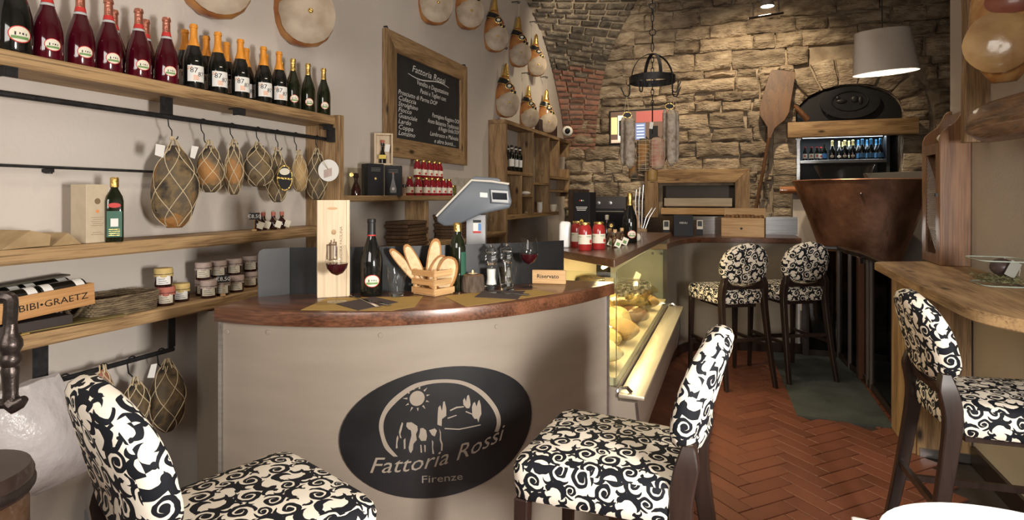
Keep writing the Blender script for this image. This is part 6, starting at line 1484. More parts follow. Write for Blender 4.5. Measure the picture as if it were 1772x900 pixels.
ob('note_card', G().box(-.016, -.001, 0, .016, .001, .06), m_white, None, label='small white note leaning on the upstand behind the bread', cat='card', loc=(P(768, 430, d=2.56).x, P(768, 430, d=2.56).y, CZ+.11)) if False else None
# ---------------------------------------------------------------- on the display case
WZ = WT+.0006
t = thing('sauce_jar', '', 'jar', group='tomato sauce jars on the display case'); ob('glass', G().lathe([(0, 0), (.038, 0), (.041, .006), (.041, .115), (.036, .14), (.029, .15), (.029, .156)], 24), m_redsauce, t); ob('lid', G().lathe([(.031, .154), (.032, .166), (.029, .168)], 22), m_gold, t)
lb_ = ob('label', rect2(-.055, .038, .055, .095, 14).mp(wrap_map(.041, 0, EMB, .0008)), m_cream, t); ob('label_fruit', disc2(.010, .012, 14, 2, .040, .054).mp(wrap_map(.041, 0, EMB, .0014)), m_redprint, lb_)
g = G().join(rect2(-.05, .08, -.02, .084, 3)).join(rect2(.01, .082, .04, .086, 3)).join(rect2(-.05, .07, -.03, .072, 3)); ob('label_text', g.mp(wrap_map(.041, 0, EMB, .0014)), m_greenprint, lb_, kind='stuff')
sj_ = Stock(t)
for (px, py, d_), s_ in zip(((1012, 439, 0), (1036, 437, 0), (999, 434, 1)), ('red tomato sauce jar in front on the display case', 'red tomato sauce jar, right one on the display case', 'red tomato sauce jar half hidden behind the front jar')):
    c = P(px, py-6, Z=WT); sj_.put((c.x, c.y, WZ), toward(c), s_, .92)
c = P(1016, 412, Z=WT); t = boxthing('vinegar_carton', 'dark grey balsamic carton behind the sauce jars', 'box', (c.x-.03, c.y+.06, WZ), .125, .115, .33, m_blackcard, toward(c, -.42))
for k, m_ in enumerate((m_redprint, m_white, m_greenprint)): front(t, 'printed_dot', disc2(.005, .006, 10, 1, -.014+k*.014, .27), .115, .0008, m_)
g = G()
for k in range(3): g.join(rect2(-.045+.004*k, .22-k*.011, .045-.006*k, .224-k*.011, 1))
front(t, 'printed_text', g, .115, .0008, m_white, kind='stuff'); front(t, 'printed_seal', disc2(.014, .014, 16, 1, 0, .12), .115, .0008, mat('yellow_seal', (.75, .50, .06), .5))
t = thing('flavoured_bottle', '', 'bottle', group='small tagged bottles on the display case'); ob('glass', G().lathe([(0, 0), (.016, 0), (.018, .004), (.018, .05), (.009, .068), (.009, .085)], 14), m_glass, t); ob('filling', G().lathe([(.015, .003), (.016, .045), (.008, .062)], 14), mat('spice', (.14, .05, .02), .4, c2=(.30, .16, .06), ns=60), t); ob('cork', G().lathe([(.011, .082), (.012, .098), (.010, .10)], 12), m_lightx, t)
ob('tag', G().box(-.018, -.030, .004, .018, -.028, .046).xf(Ry(.4)), m_cream, t); ob('tag_print', G().box(-.010, -.0308, .012, .010, -.0302, .03).xf(Ry(.4)), m_greenprint, t)
fb = Stock(t)
for (px, py), s_ in zip(((1055, 428), (1064, 430), (1076, 426)), ('small tagged bottle beside the right sauce jar', 'small tagged bottle in the middle before the dark prosecco', 'small tagged bottle next to the dark prosecco')): c = P(px, py-2, Z=WT); fb.put((c.x, c.y, WZ), toward(c, random.uniform(-.3, .4)), s_, 1.05)
c = P(1048, 412, Z=WT); t = thing('hexagon_bottle', 'tiny stoppered bottle with hexagonal tag behind the tagged bottles', 'bottle', (c.x, c.y+.05, WZ)); ob('glass', G().lathe([(0, 0), (.026, 0), (.028, .06), (.012, .10), (.011, .13)], 14), m_jam, t); ob('stopper', G().lathe([(.013, .13), (.014, .16), (.011, .165)], 12), m_cream, t); ob('tag', G().lathe([(.028, 0), (.028, .002)], 6).xf(T(.03, -.034, .09) @ Rx(pi/2)), m_blackcard, t); ob('tag_print', G().lathe([(.013, 0), (.013, .001)], 14).xf(T(.03, -.0362, .09) @ Rx(pi/2)), m_gold, t); t.rotation_euler.z = toward(c)
c = P(1090, 420, Z=WT); t, pr = make_bottle('prosecco_bottle', 'spark', 'black prosecco bottle with gold foil on the display case'); ob('glass', G().lathe(pr, 26), m_bottle, t); foil(t, pr, .235, m_gold); emblem_label(t, pr, .055, .026, .022); t.location = (c.x, c.y, WZ); t.rotation_euler.z = toward(c, .3); t.scale = (1.03,)*3
ob('egg', G().ell((0, 0, .026), (.020, .020, .026), 14, 8), m_cream, None, label='white egg-shaped ornament behind the black prosecco', cat='ornament', loc=(P(1103, 418, Z=WT).x, P(1103, 418, Z=WT).y+.02, WZ))
t = thing('slicer_guard', 'white rounded plastic guard at the end of the counter', 'panel', P(978, 440, d=3.44), YAW); t.location.z = WZ
ob('shield', bevel(G().ext([(-.035, 0), (.03, 0), (.035, .15), (-.02, .155), (-.033, .14)], 0, .06, (0, 0, 0), (1, 0, 0), (0, 0, 1), (0, 1, 0)), .012, 3), m_marble, t)
# ---------------------------------------------------------------- goods in the display case
rg = random.Random(9)
def lump(name, label, cat, c, r, m, seed, wrapm=None, group=None):
    t = thing(name, label, cat, c, rg.uniform(0, 6), group); R = []
    for i in range(9):
        v = i/8; q = sin(pi*(v*.9+.05))**.6; R.append([Vector((r[0]*q*cos(a)*(1+.35*noise.noise(Vector((cos(a)*1.6+seed, sin(a)*1.6, v*2)))), r[1]*q*sin(a)*(1+.35*noise.noise(Vector((cos(a)*1.6, sin(a)*1.6+seed, v*2)))), r[2]*2*v)) for a in [2*pi*j/14 for j in range(14)]])
    ob('piece', G().loft(R), m, t, smooth=40)
    if wrapm: ob('film', G().loft([[p*1.10+Vector((0, 0, -.0)) for p in r_] for r_ in R]), wrapm, t, smooth=25)
m_pale = mat('pale_cheese', (.80, .62, .32), .6, c2=(.72, .52, .22), ns=14, bump=.3, bs=30)
cs = [((-.62, 2.98, .66), (.11, .10, .055), m_pale, None, 'round pale cheese wheel nearest the front of the display case'), ((-.66, 3.22, .66), (.12, .09, .06), m_pale, m_film, 'film-wrapped cheese behind the front wheel in the display case'), ((-.60, 3.46, .66), (.10, .10, .06), m_rindcheese, None, 'brown-rinded cheese in the middle of the display case'), ((-.68, 3.72, .66), (.13, .10, .07), m_pale, None, 'rough pale cheese chunk in the middle of the display case'), ((-.62, 3.98, .66), (.11, .10, .05), m_coppa, m_film, 'bagged cured meat in the display case'), ((-.66, 4.25, .66), (.12, .10, .07), m_pale, m_film, 'large bagged cheese in the display case'), ((-.60, 4.52, .66), (.10, .09, .05), m_rindcheese, None, 'orange piece near the far end of the display case'), ((-.68, 4.80, .66), (.12, .10, .05), m_mould, None, 'dark salami piece at the far end of the display case'),
      ((-1.02, 3.1, .80), (.07, .12, .06), m_pale, None, 'cheese block on the rear step of the display case'), ((-1.02, 3.5, .80), (.06, .13, .05), m_mould2, m_film, 'wrapped herb salami on the rear step'), ((-1.02, 3.95, .80), (.07, .12, .05), m_coppa, None, 'dark cured piece on the rear step of the display case'), ((-1.02, 4.4, .80), (.07, .13, .05), m_mould, m_film, 'wrapped long salami on the rear step of the display case'),
      ((-.86, 3.05, .66), (.075, .10, .09), m_cheese, None, 'yellow cheese wedge behind the front wheel'), ((-.86, 3.42, .66), (.07, .11, .08), m_pale, m_film, 'wrapped cheese half in the second row of the display case'), ((-.86, 3.85, .66), (.07, .12, .08), m_cheese, None, 'yellow cheese half in the second row of the display case'), ((-.86, 4.35, .66), (.07, .12, .07), m_pale, None, 'pale cheese at the far end of the second row')]
for k, (c, r, m_, wm, s_) in enumerate(cs): lump('cheese' if 'cheese' in s_ else 'cured_piece', s_, 'cheese' if 'cheese' in s_ else 'cured meat', Vector(c)+Vector((0, 0, .002)), r, m_, k*3.3, wm, 'goods in the display case')
for k, (c, s_) in enumerate((((-.60, 3.72, .78), 'crumpled clear bag on top of the middle cheeses'), ((-.62, 4.12, .775), 'crumpled clear bag over the bagged meat'))):
    R = []
    for i in range(8):
        v = i/7; q = sin(pi*(v*.9+.05))**.5; R.append([Vector((.13*q*cos(a)*(1+.5*noise.noise(Vector((cos(a)*2.6+k, sin(a)*2.6, v*3)))), .16*q*sin(a)*(1+.5*noise.noise(Vector((cos(a)*2.6, sin(a)*2.6+k, v*3)))), .15*v)) for a in [2*pi*j/16 for j in range(16)]])
    ob('clear_bag', G().loft(R), m_film, None, label=s_, cat='bag', loc=c, smooth=15)
ob('cheese_card', G().box(-.03, -.001, 0, .03, .001, .07), m_cream, None, label='small cream price card tilted among the salami in the case', cat='card', loc=(-.70, 4.66, .84)).rotation_euler = (0, .5, .9)
# ---------------------------------------------------------------- on the back bar
BZ = CT+.0005
def bp2(px, py): p = P(px, py, Z=CT); return Vector((p.x, p.y, BZ))
c = bp2(1285, 409.5); wb_ = thing('walnut_box', 'open pine box filled with walnuts on the back bar', 'box', c, toward(c, -.10)); bw_, bd_, bh_ = .40, .20, .185
for nm, bx in (('front_board', (-bw_/2, -.01, 0, bw_/2, .002, bh_*.60)), ('front_board', (-bw_/2, -.01, bh_*.605, bw_/2, .002, bh_)), ('back_board', (-bw_/2, bd_-.012, 0, bw_/2, bd_, bh_)), ('end_board', (-bw_/2, .0025, 0, -bw_/2+.012, bd_-.0125, bh_)), ('end_board', (bw_/2-.012, .0025, 0, bw_/2, bd_-.0125, bh_)), ('floor_board', (-bw_/2+.0125, .0025, 0, bw_/2-.0125, bd_-.0125, .01))): ob(nm, G().rbox(*bx, .0015), m_lightx, wb_)
ob('raised_lid', G().rbox(-bw_/2, 0, 0, bw_/2, .012, .10, .0015).xf(T(0, bd_+.001, bh_*.98) @ Rx(-.2)), m_lightx, wb_); ob('clasp', G().lathe([(.012, 0), (.012, .006)], 12).xf(T(-.01, -.0105, .08) @ Rx(pi/2)), m_iron, wb_)
ob('nut_bed', G().box(-bw_/2+.013, .004, .0105, bw_/2-.013, bd_-.014, bh_-.045), m_walnut, wb_)
gw = []
for k in range(3):
    g = G().ell((0, 0, 0), (.022, .018, .019), 9, 6); g.mp(lambda p: p*(1+.12*noise.noise(p*90+Vector((k, 0, 0))))); gw.append(to_mesh('walnut', g, m_walnut))
wi = 0; pm = parent_matrix(wb_)
for a in range(10):
    for b in range(4):
        o = bpy.data.objects.new('walnut', gw[wi % 3]); COL.objects.link(o); wi += 1
        o.location = pm @ Vector((-.165+a*.0365+rg.uniform(-.004, .004), .028+b*.045+rg.uniform(-.004, .004), bh_-.012+rg.uniform(0, .022)+.012*sin(pi*a/9))); o.rotation_euler = (rg.random()*6, rg.random()*6, rg.random()*6)
        tag(o, 'brown walnut among those heaped in the open pine box', 'walnut', 'walnuts in the pine box')
c = bp2(1183, 409); t = thing('menu', 'black menu folder standing on the back bar', 'menu', c, toward(c, .15)); ob('front_cover', G().rbox(-.095, 0, 0, .095, .006, .215, .002).xf(Rx(-.10)), m_blackcard, t); ob('back_cover', G().rbox(-.095, .0, 0, .095, .006, .215, .002).xf(T(0, .06, 0) @ Rx(.10)), m_blackcard, t)
ob('lettering', textg('MENU', .028).mp(lambda p: Rx(-.10) @ Vector((p.x, -.001, p.y+.125))), m_white, t, smooth=0, kind='stuff')
for px, s_ in ((1153, 'small picture card left of the menu'), (1211, 'small picture card right of the menu')):
    c = P(px, 405, d=6.02 if px < 1180 else 6.12); t = thing('picture_card', s_, 'card', (c.x, c.y, BZ+.06), toward(c), 'picture cards at the back bar'); ob('card', G().box(-.03, -.002, 0, .03, .002, .095), m_cream, t); ob('picture', G().box(-.022, -.003, .03, .022, -.0022, .085), m_black, t); ob('stand', G().box(-.03, -.002, -.0598, .03, .05, -.001), m_blackcard, t)
# cutlery and knives by the back bar end
c = P(1117, 408, d=5.05); kb = thing('tool_holder', 'wooden block with carving forks and tongs at the end of the display case', 'holder', (c.x-.06, c.y+.10, CT+.0006), YAW)
ob('block', G().box(-.05, -.04, 0, .05, .04, .12), m_oldz, kb)
for k in range(3): ob('tongs', G().tube([(-.035+k*.025, 0, .115), (-.04+k*.03, 0, .36), (-.03+k*.03, 0, .46+.02*k)], .0045, 6), m_steel, kb)
for k in range(2): ob('fork', G().tube([(.02+k*.02, -.02, .115), (.05+k*.03, -.02, .22), (.10+k*.03, -.02, .30)], .0045, 6), m_steel, kb)
ob('cutting_board', bevel(G().box(-.045, -.012, 0, .045, .012, .30), .004, 1), m_lighty, None, label='upright cutting board leaning beside the tongs', cat='board', loc=(P(1108, 400, d=5.3).x, P(1108, 400, d=5.3).y, CT+.016)).rotation_euler = (0, -.32, YAW)
c = P(1100, 392, d=5.12); 
# prep cabinet that carries the tools behind the case
ob('prep_cabinet', G().rbox(-1.55, 4.2, 0, -1.14, 5.1, .90, .004), m_steel, None, label='steel prep cabinet behind the display case', cat='cabinet')
# built-in oven and dark cabinet in the far left corner
ov = thing('oven', 'built-in oven with two steel knobs in the back corner', 'oven', (0, 0, 0)); c = P(1043, 385, d=7.6); ov.location = (c.x, c.y, .75); ov.rotation_euler.z = radians(2)
ob('body', G().rbox(-.30, 0, 0, .30, .55, .60+.15, .004), m_iron, ov); ob('control_panel', G().rbox(-.30, -.012, .59, .30, -.001, .745, .003), mat('oven_panel', (.10, .09, .085), .35, .6), ov); ob('door_glass', G().rbox(-.29, -.012, .05, .29, -.001, .53, .003), m_screen, ov); ob('door_handle', G().tube([(-.27, -.03, .555), (.27, -.03, .555)], .012, 8), m_steel, ov)
for x in (-.05, .10, -.2): ob('knob', G().lathe([(.026, 0), (.024, .02), (.0, .022)], 16).xf(T(x, -.0125, .665) @ Rx(pi/2)), m_steel, ov)
ob('base_cabinet', G().rbox(c.x-.35, c.y+.0, 0, c.x+.33, c.y+.55, .749, .004), m_dark, None, label='dark base cabinet under the built-in oven', cat='cabinet')
ob('side_cabinet', G().rbox(c.x-.72, c.y+.02, 0, c.x-.34, c.y+.5, 1.50, .004), mat('dark_cupboard', (.09, .05, .028), .5), None, label='dark wooden cupboard left of the oven', cat='cabinet') if False else None
sb_ = P(1000, 330, d=8.0); ob('dark_cupboard', G().rbox(sb_.x-.20, sb_.y+.25, 0, sb_.x+.02, sb_.y+.6, 1.60, .006), mat('dark_cupboard', (.09, .05, .028), .5, c2=(.05, .028, .016), ns=6, stretch=(6, 6, .6)), None, label='dark wooden cupboard between the pigeonholes and the oven', cat='cabinet')
# ---------------------------------------------------------------- hanging meat ring over the back of the room
dR = 4.9; c = P(1129, 140, d=dR); K = dR/FPX; RC = Vector((c.x, c.y, EYE+(340-138)*K))
rg_ = thing('hanging_ring', 'wrought iron ring with hooks hanging on a chain', 'meat rack', RC); rr = 38.5*K
ob('hoop', G().lathe([(rr, -.028), (rr, .028), (rr-.006, .028), (rr-.006, -.028), (rr, -.028)], 40, cap=(False, False)), m_iron, rg_)
top = 40*K+.02
for k in range(2):
    a = .5+k*pi/2; pts = [Vector((rr*.97*cos(t_)*cos(a), rr*.97*cos(t_)*sin(a), top*sin(t_))) for t_ in [pi*i/16 for i in range(17)]]
    w_ = .014; v_ = Vector((-sin(a), cos(a), 0)); ob('arch_strap', G().loft([[p+v_*w_, p-v_*w_, p-v_*w_+Vector((0, 0, .005)), p+v_*w_+Vector((0, 0, .005))] for p in pts]), m_iron, rg_)
zc = top+.02; i = 0
while RC.z+zc < ZC-.02:
    big = i in (2, 5, 6); r_ = .026 if big else .017; ln = .0 if big else .022; pts = []
    for j in range(14):
        t_ = 2*pi*j/14; pts.append(Vector((r_*.62*cos(t_) if not big else r_*cos(t_), 0, (r_+ln)*sin(t_))))
    g = G().tube(pts, .0042, 5, closed=True); g.xf(T(0, 0, zc+r_+ln) @ Rz(pi/2*(i % 2)+.3)); ob('chain_link', g, m_iron, rg_); zc += 2*(r_+ln)-.010; i += 1
zc = top-.02; i = 0
while zc > -.20:
    g = G().tube([Vector((.011*cos(2*pi*j/12), 0, .026*sin(2*pi*j/12))) for j in range(12)], .0035, 5, closed=True); g.xf(T(0, 0, zc-.026) @ Rz(pi/2*(i % 2)+.2)); ob('chain_link', g, m_iron, rg_); zc -= .045; i += 1
ob('drop_rod', G().tube([(0, 0, zc+.03), (0, 0, -.45)], .006, 6), m_iron, rg_)
ob('lower_hook', G().tube([Vector((.05*cos(t_), 0, -.47+.03*sin(t_))) for t_ in [pi+pi*i/10 for i in range(11)]], .005, 6), m_iron, rg_)
def rhook(a, par=rg_):
    d_ = Vector((cos(a), sin(a), 0)); o_ = d_*rr
    pts = [o_+Vector((0, 0, .03)), o_+Vector((0, 0, -.06))]+[o_+d_*(.026-.026*cos(t_))+Vector((0, 0, -.10-.03*sin(t_))) for t_ in [pi*i/8 for i in range(9)]]+[o_+d_*.075+Vector((0, 0, -.05))]
    ob('hook', G().tube(pts, .0055, 6), m_iron, par); return RC+o_+d_*.026+Vector((0, 0, -.128))
Ang = {}
ax = atan2(_S, _C)      # direction of image-right in the room plan
hkL = rhook(ax+pi-.25); hkR = rhook(ax+.25); rhook(ax+pi+.9); rhook(ax-.8)
def salami(label, px, y0, y1, wpx, hang, seed, dd=0, m=m_salami, n=1):
    a = P(px, y0, d=dR+dd); b = P(px, y1, d=dR+dd); h = a.z-b.z; r_ = wpx/2*K; t = thing('hanging_salami', label, 'salami', (a.x, a.y, b.z), group='salamis on the iron ring')
    R = []
    for i in range(15):
        v = i/14; q = (.55+.45*min(1, v*6)) if v < .17 else 1; q *= (1-.5*max(0, (v-.92)/.08)); q *= 1+.18*(1-v)**3
        if i == 0: q = .25
        R.append([Vector((r_*q*cos(t_)*(1+.10*noise.noise(Vector((cos(t_)*1.5+seed, sin(t_)*1.5, v*7)))), r_*q*sin(t_)*(1+.10*noise.noise(Vector((cos(t_)*1.5, sin(t_)*1.5+seed, v*7)))), h*v)) for t_ in [2*pi*j/16 for j in range(16)]])
    ob('sausage', G().loft(R), m, t, smooth=80)
    if seed in (6, 7):
        g = G()
        for q in range(7): g.tube([Vector((r_*1.09*cos(2*pi*j/14), r_*1.09*sin(2*pi*j/14), h*(.12+q*.115)+.004*sin(j+q))) for j in range(14)], .0022, 4, closed=True)
        for q in range(6): g.tube([Vector((r_*1.09*cos(q*pi/3), r_*1.09*sin(q*pi/3), h*(.05+.9*k_/6))) for k_ in range(7)], .0022, 4)
        ob('netting', g, m_twine, t, kind='stuff')
    lo = hang-t.location; ob('string', G().tube([(0, 0, h*.96), (lo.x*.5, lo.y*.5, L(h, lo.z, .5)), (lo.x, lo.y, lo.z)], .0022, 4), m_twine, t)
    g = G(); g.tube([Vector((r_*1.05*cos(2*pi*j/14), r_*1.05*sin(2*pi*j/14), h*.06)) for j in range(14)], .002, 4, closed=True); g.tube([Vector((r_*1.03*cos(2*pi*j/14), r_*1.03*sin(2*pi*j/14), h*.93)) for j in range(14)], .002, 4, closed=True); ob('ties', g, m_twine, t, kind='stuff')
    return t
salami('pale mould-dusted salami hanging on the left of the ring, front one', 1090, 203, 292, 17, hkL, 1, -.03); salami('pale salami half behind on the left of the ring', 1079, 203, 287, 11, hkL, 2, .05)
t = salami('pale salami hanging on the right of the ring, front one', 1162, 190, 288, 16, hkR, 3, -.03); salami('pale salami on the right of the ring, left one of the bundle', 1151, 190, 276, 9, hkR, 4, .05); salami('pale salami on the far right of the ring bundle', 1171, 193, 282, 8, hkR, 5, .06)
def oval_tag(px, py, par):
    p = P(px, py, d=dR-.09); g = disc2(8*K, 5.5*K, 18, 1); fx = Vector((_C, _S, 0)); nn = Vector((_S, -_C, 0))
    t_ = ob('oval_label', G().loft([[p+fx*q.x+Vector((0, 0, q.y)) for q in g.v[1:]], [p+fx*q.x+Vector((0, 0, q.y))+nn*.002 for q in g.v[1:]]]), m_gold, par, w=True)
    ob('label_print', disc2(6.6*K, 4.2*K, 18, 1).mp(lambda q: p+fx*q.x+Vector((0, 0, q.y))+nn*.003), m_black, t_, w=True)
oval_tag(1158.5, 184, t); oval_tag(1085.5, 199, bpy.data.objects['hanging_salami'])
hkC = RC+Vector((0, 0, -.50))
salami('brown cured sausage bound with twine in the middle of the ring', 1113, 240, 299, 21, hkC, 6, .02, m_mould2); salami('short red and white coppa in netting in the middle of the ring', 1137, 238, 294, 24, hkC, 7, -.03, m_coppa)
salami('yellow cured piece showing below the coppa', 1129, 285, 316, 18, hkC, 8, .06, mat('yellow_rind', (.46, .28, .09), .5, c2=(.28, .16, .05), ns=8)); salami('yellowish cured piece below the left salami', 1096, 280, 311, 16, hkC, 9, .07, m_mould2); salami('dark sausage hanging behind the coppa', 1148, 235, 282, 9, hkC, 10, .07, m_mould)
p = P(1127, 217, d=dR-.1); ob('paper_tag', G().box(-.014, -.001, -.028, .014, .001, .028), m_white, None, label='white paper tag tied above the coppa', cat='tag', loc=p).rotation_euler = (0, .15, YAW)
# ---------------------------------------------------------------- TV and camera on the wall
a, b = P(1053, 192, Y=YB-.10), P(1161, 247, Y=YB-.10); tv = thing('television', 'flat television showing a shop interior on the stone wall', 'television', ((a.x+b.x)/2, YB-.10, (a.z+b.z)/2), radians(-3)); w_, h_ = (b.x-a.x)/2, (a.z-b.z)/2
ob('case', G().rbox(-w_, 0, -h_, w_, .045, h_, .006), m_black, tv); ob('mount', G().box(-.12, .046, -.1, .12, .085, .1), m_iron, tv)
def scr(m_, x0, z0, x1, z1, off=.0012): ob('picture', G().add([(L(-w_, w_, x), -off, L(-h_, h_, z_)) for x, z_ in ((x0, z0), (x1, z0), (x1, z1), (x0, z1))], [(0, 1, 2, 3)]), m_, tv)
em = lambda n, c_, s: mat(n, c_, .4, emit=s)
scr(em('tv_base', (.16, .10, .07), .6), .03, .04, .97, .96, .0008); scr(em('tv_lamp', (1, .72, .25), 1.2), .04, .30, .14, .80); scr(em('tv_wall', (.85, .78, .68), .8), .15, .10, .26, .85); scr(m_black, .17, .25, .23, .70, .0016); scr(em('tv_brick', (.45, .12, .10), .6), .45, .62, .95, .94); scr(em('tv_glass', (.18, .24, .42), .8), .44, .12, .60, .60); scr(em('tv_floor', (.75, .55, .42), .7), .04, .05, .40, .14); scr(m_black, .66, .10, .80, .50)
for k in range(5): scr(em('tv_shine', (.7, .75, .9), .9), .46, .16+k*.09, .58, .19+k*.09, .0018)
c = P(982, 228, d=8.6); sc_ = thing('security_camera', 'white dome security camera beside the pigeonhole shelf', 'camera', c, toward(c)); ob('housing', G().lathe([(.075, 0), (.08, .02), (.072, .07), (.05, .09), (.045, .088)], 24).xf(Rx(pi/2)), m_white, sc_); ob('lens', G().ell((0, -.085, 0), (.042, .03, .042), 16, 8), m_screen, sc_); ob('bracket', G().tube([(0, 0, 0), (0, .3, .0)], .025, 10), m_white, sc_)
ob('dark_box', G().rbox(-.03, -.40, 0, .03, .52, .22, .003), mat('dark_maroon', (.03, .012, .014), .5), None, label='dark maroon box on the pigeonhole shelf behind the hams', cat='box', loc=(-2.525, 8.2, 2.361))
# ---------------------------------------------------------------- serving hatch frame
YF = YB-.055; ox0, ox1, oz0, oz1 = wx(1118), wx(1297), wz(1200, 410), wz(1200, 294); ft = .20
hf = thing('hatch_frame', 'wide old pine frame round the serving hatch in the stone wall', 'frame', ((ox0+ox1)/2, YF, oz0))
def hb(poly, m): ob('frame_board', bevel(G().loft([[Vector((x, YF-.10, z_)) for x, z_ in poly], [Vector((x, YF, z_)) for x, z_ in poly]]), .004, 1, 40), m, hf, w=True)
hb([(ox0, oz1), (ox0+ft, oz1-ft), (ox1-ft, oz1-ft), (ox1, oz1)], m_oldx); hb([(ox0, oz0), (ox0+ft, oz0), (ox0+ft, oz1-ft), (ox0, oz1)], m_oldz); hb([(ox1, oz0), (ox1, oz1), (ox1-ft, oz1-ft), (ox1-ft, oz0)], m_oldz)
ob('shutter', G().rbox(ox0+ft+.08, YF+.0, wz(1200, 357), ox1-ft-.04, YF+.05, wz(1200, 343), .004), mat('pale_wood', (.46, .40, .32), .6, c2=(.38, .32, .25), ns=4, stretch=(.6, 6, 6)), hf, w=True); ob('sill_board', G().rbox(ox0+ft+.04, YF-.10, wz(1200, 371), ox1-ft-.02, YF+.10, wz(1200, 360), .004), m_lightx, hf, w=True)
# bread peel leaning on the wall
a = P(1353, 122, Y=YB-.16); b = P(1306, 372, Y=YB-.45); pl_ = thing('bread_peel', 'old wooden bread peel leaning against the stone wall', 'peel', b)
u = (a-b).normalized(); ln = (a-b).length; side = Vector((1, 0, 0)); side = (side-u*side.dot(u)).normalized(); nn = u.cross(side).normalized()
m_peel = wood('peel_wood', (.17, .075, .026), (.085, .035, .014), 2, .5, knots=False)
out = [(-.022, 0), (.022, 0), (.022, ln*.52), (.05, ln*.60), (.155, ln*.66), (.195, ln*.72), (.185, ln*.985), (.16, ln*1.0), (-.13, ln*1.0), (-.155, ln*.97), (-.205, ln*.73), (-.17, ln*.67), (-.05, ln*.60), (-.022, ln*.52)]
hd = [q for q in out if q[1] >= ln*.52]; ob('blade', bevel(G().ext(hd, -.012, .012, b, side, u), .004, 1, 40), m_peel, pl_, w=True); lo_ = b-u*1.15
ob('handle', G().tube([lo_, b+u*ln*.53], .024, 8), m_peel, pl_, w=True)
# ---------------------------------------------------------------- bottle niche: cooler, beam, emblem
YN = YB+.12; fz0, fz1 = wz(1470, 318, YN), wz(1470, 236, YN); fx0, fx1 = NX0+.02, NX1-.12
fg = thing('bottle_cooler', 'open glass-fronted drinks cooler in the wall niche', 'cooler', ((fx0+fx1)/2, YN+.3, 0))
ob('cabinet', G().box(fx0, YN+.02, .0, fx0+.04, YN+.60, fz1+.06).box(fx1-.04, YN+.02, 0, fx1, YN+.60, fz1+.06).box(fx0+.0405, YN+.56, 0, fx1-.0405, YN+.60, fz1+.06).box(fx0+.0405, YN+.02, fz1+.02, fx1-.0405, YN+.56, fz1+.06), mat('cooler_dark', (.035, .04, .045), .5), fg, w=True)
ob('side_trim', bevel(G().ext([(0, 0), (.05, 0), (.05, fz1-.05), (.10, fz1+.06), (.03, fz1+.06), (0, fz1-.02)], 0, .03, (fx0-.01, YN-.03, 0), (1, 0, 0), (0, 0, 1), (0, 1, 0)), .004, 1), m_steel, fg, w=True)
zs = wz(1470, 276, YN); ob('shelf_plate', G().rbox(fx0+.041, YN+.0, zs-.045, fx1-.041, YN+.54, zs, .003), m_steel, fg, w=True); zs2 = zs-.62
ob('shelf_plate', G().rbox(fx0+.041, YN+.0, zs2-.03, fx1-.041, YN+.54, zs2, .003), m_steel, fg, w=True)
ob('light_tube', G().tube([(fx0+.08, YN+.06, fz1+.005), (fx1-.08, YN+.06, fz1+.005)], .012, 8), m_tube, fg, w=True)
l_ = lamp('cooler_tube', 'AREA', ((fx0+fx1)/2, YN+.12, fz1+.0), 5, (.85, .93, 1), 1.2, ((fx0+fx1)/2, YN+.12, 0), size_y=.05); l_.rotation_euler = (0, 0, 0)
def nbottle(px, z_, kind, y=YN+.14): p = P(px, 260, Y=y); return Vector((p.x, y, z_+.0005))
t = thing('soft_drink_bottle', '', 'bottle', group='small red-labelled bottles in the cooler'); ob('glass', G().lathe([(0, 0), (.030, 0), (.032, .11), (.014, .16), (.013, .19)], 14), m_bottle, t); ob('label', rect2(-.04, .03, .04, .10, 8).mp(wrap_map(.032, 0, EMB, .001)), m_cream, t); ob('label_print', disc2(.014, .014, 12, 1, 0, .065).mp(wrap_map(.032, 0, EMB, .002)), m_redprint, t); ob('cap', G().lathe([(.015, .188), (.015, .20)], 12), m_redprint, t); sd_ = Stock(t)
for k, px in enumerate((1393, 1404, 1414, 1421)): p = nbottle(px, zs, 0, YN+.12+.08*(k == 3)); sd_.put(p, toward(p), f'small red-capped bottle, {ORD[k]} from the left in the cooler')
t, pr = make_bottle('blue_bottle', 'beer', 'slim blue-labelled bottle in the cooler'); ob('glass', G().lathe(pr, 14), m_bottle, t); ob('label', rect2(-.045, .03, .045, .10, 8).mp(wrap_map(.031, 0, EMB, .001)), m_blueprint, t); t.location = nbottle(1427, zs, 0)
t, pr = make_bottle('cooled_prosecco', 'spark', '', group='gold-capped bottles in the cooler'); ob('glass', G().lathe(pr, 18), m_bottle, t); foil(t, pr, .225, mat('pale_gold', (.80, .68, .30), .3, .6)); emblem_label(t, pr, .06, .026, .022); cpz = Stock(t)
for k, (px, y) in enumerate(((1440, 0), (1462, 0), (1476, 0), (1452, .12), (1458, .24), (1469, .12))): p = nbottle(px, zs, 0, YN+.12+y); cpz.put(p, toward(p), f'gold-capped bottle, {("front left", "front middle", "front right", "back left", "rearmost", "back right")[k]} of the group in the cooler', .92)
t, pr = make_bottle('blue_foil_bottle', 'spark', '', group='blue-capped bottles in the cooler'); ob('glass', G().lathe(pr, 18), m_bottle, t); foil(t, pr, .225, m_bluefoil); ob('label', rect2(-.055, .03, .055, .10, 8).mp(wrap_map(.0455, 0, EMB, .001)), m_bluelabel, t); bfz = Stock(t)
for k, (px, y) in enumerate(((1492, 0), (1507, 0), (1523, 0), (1485, .12), (1500, .12), (1516, .12))): p = nbottle(px, zs, 0, YN+.12+y); bfz.put(p, toward(p), f'blue-capped bottle, {("front left", "front middle", "front right", "back left", "back middle", "back right")[k]} of the group in the cooler', .95)
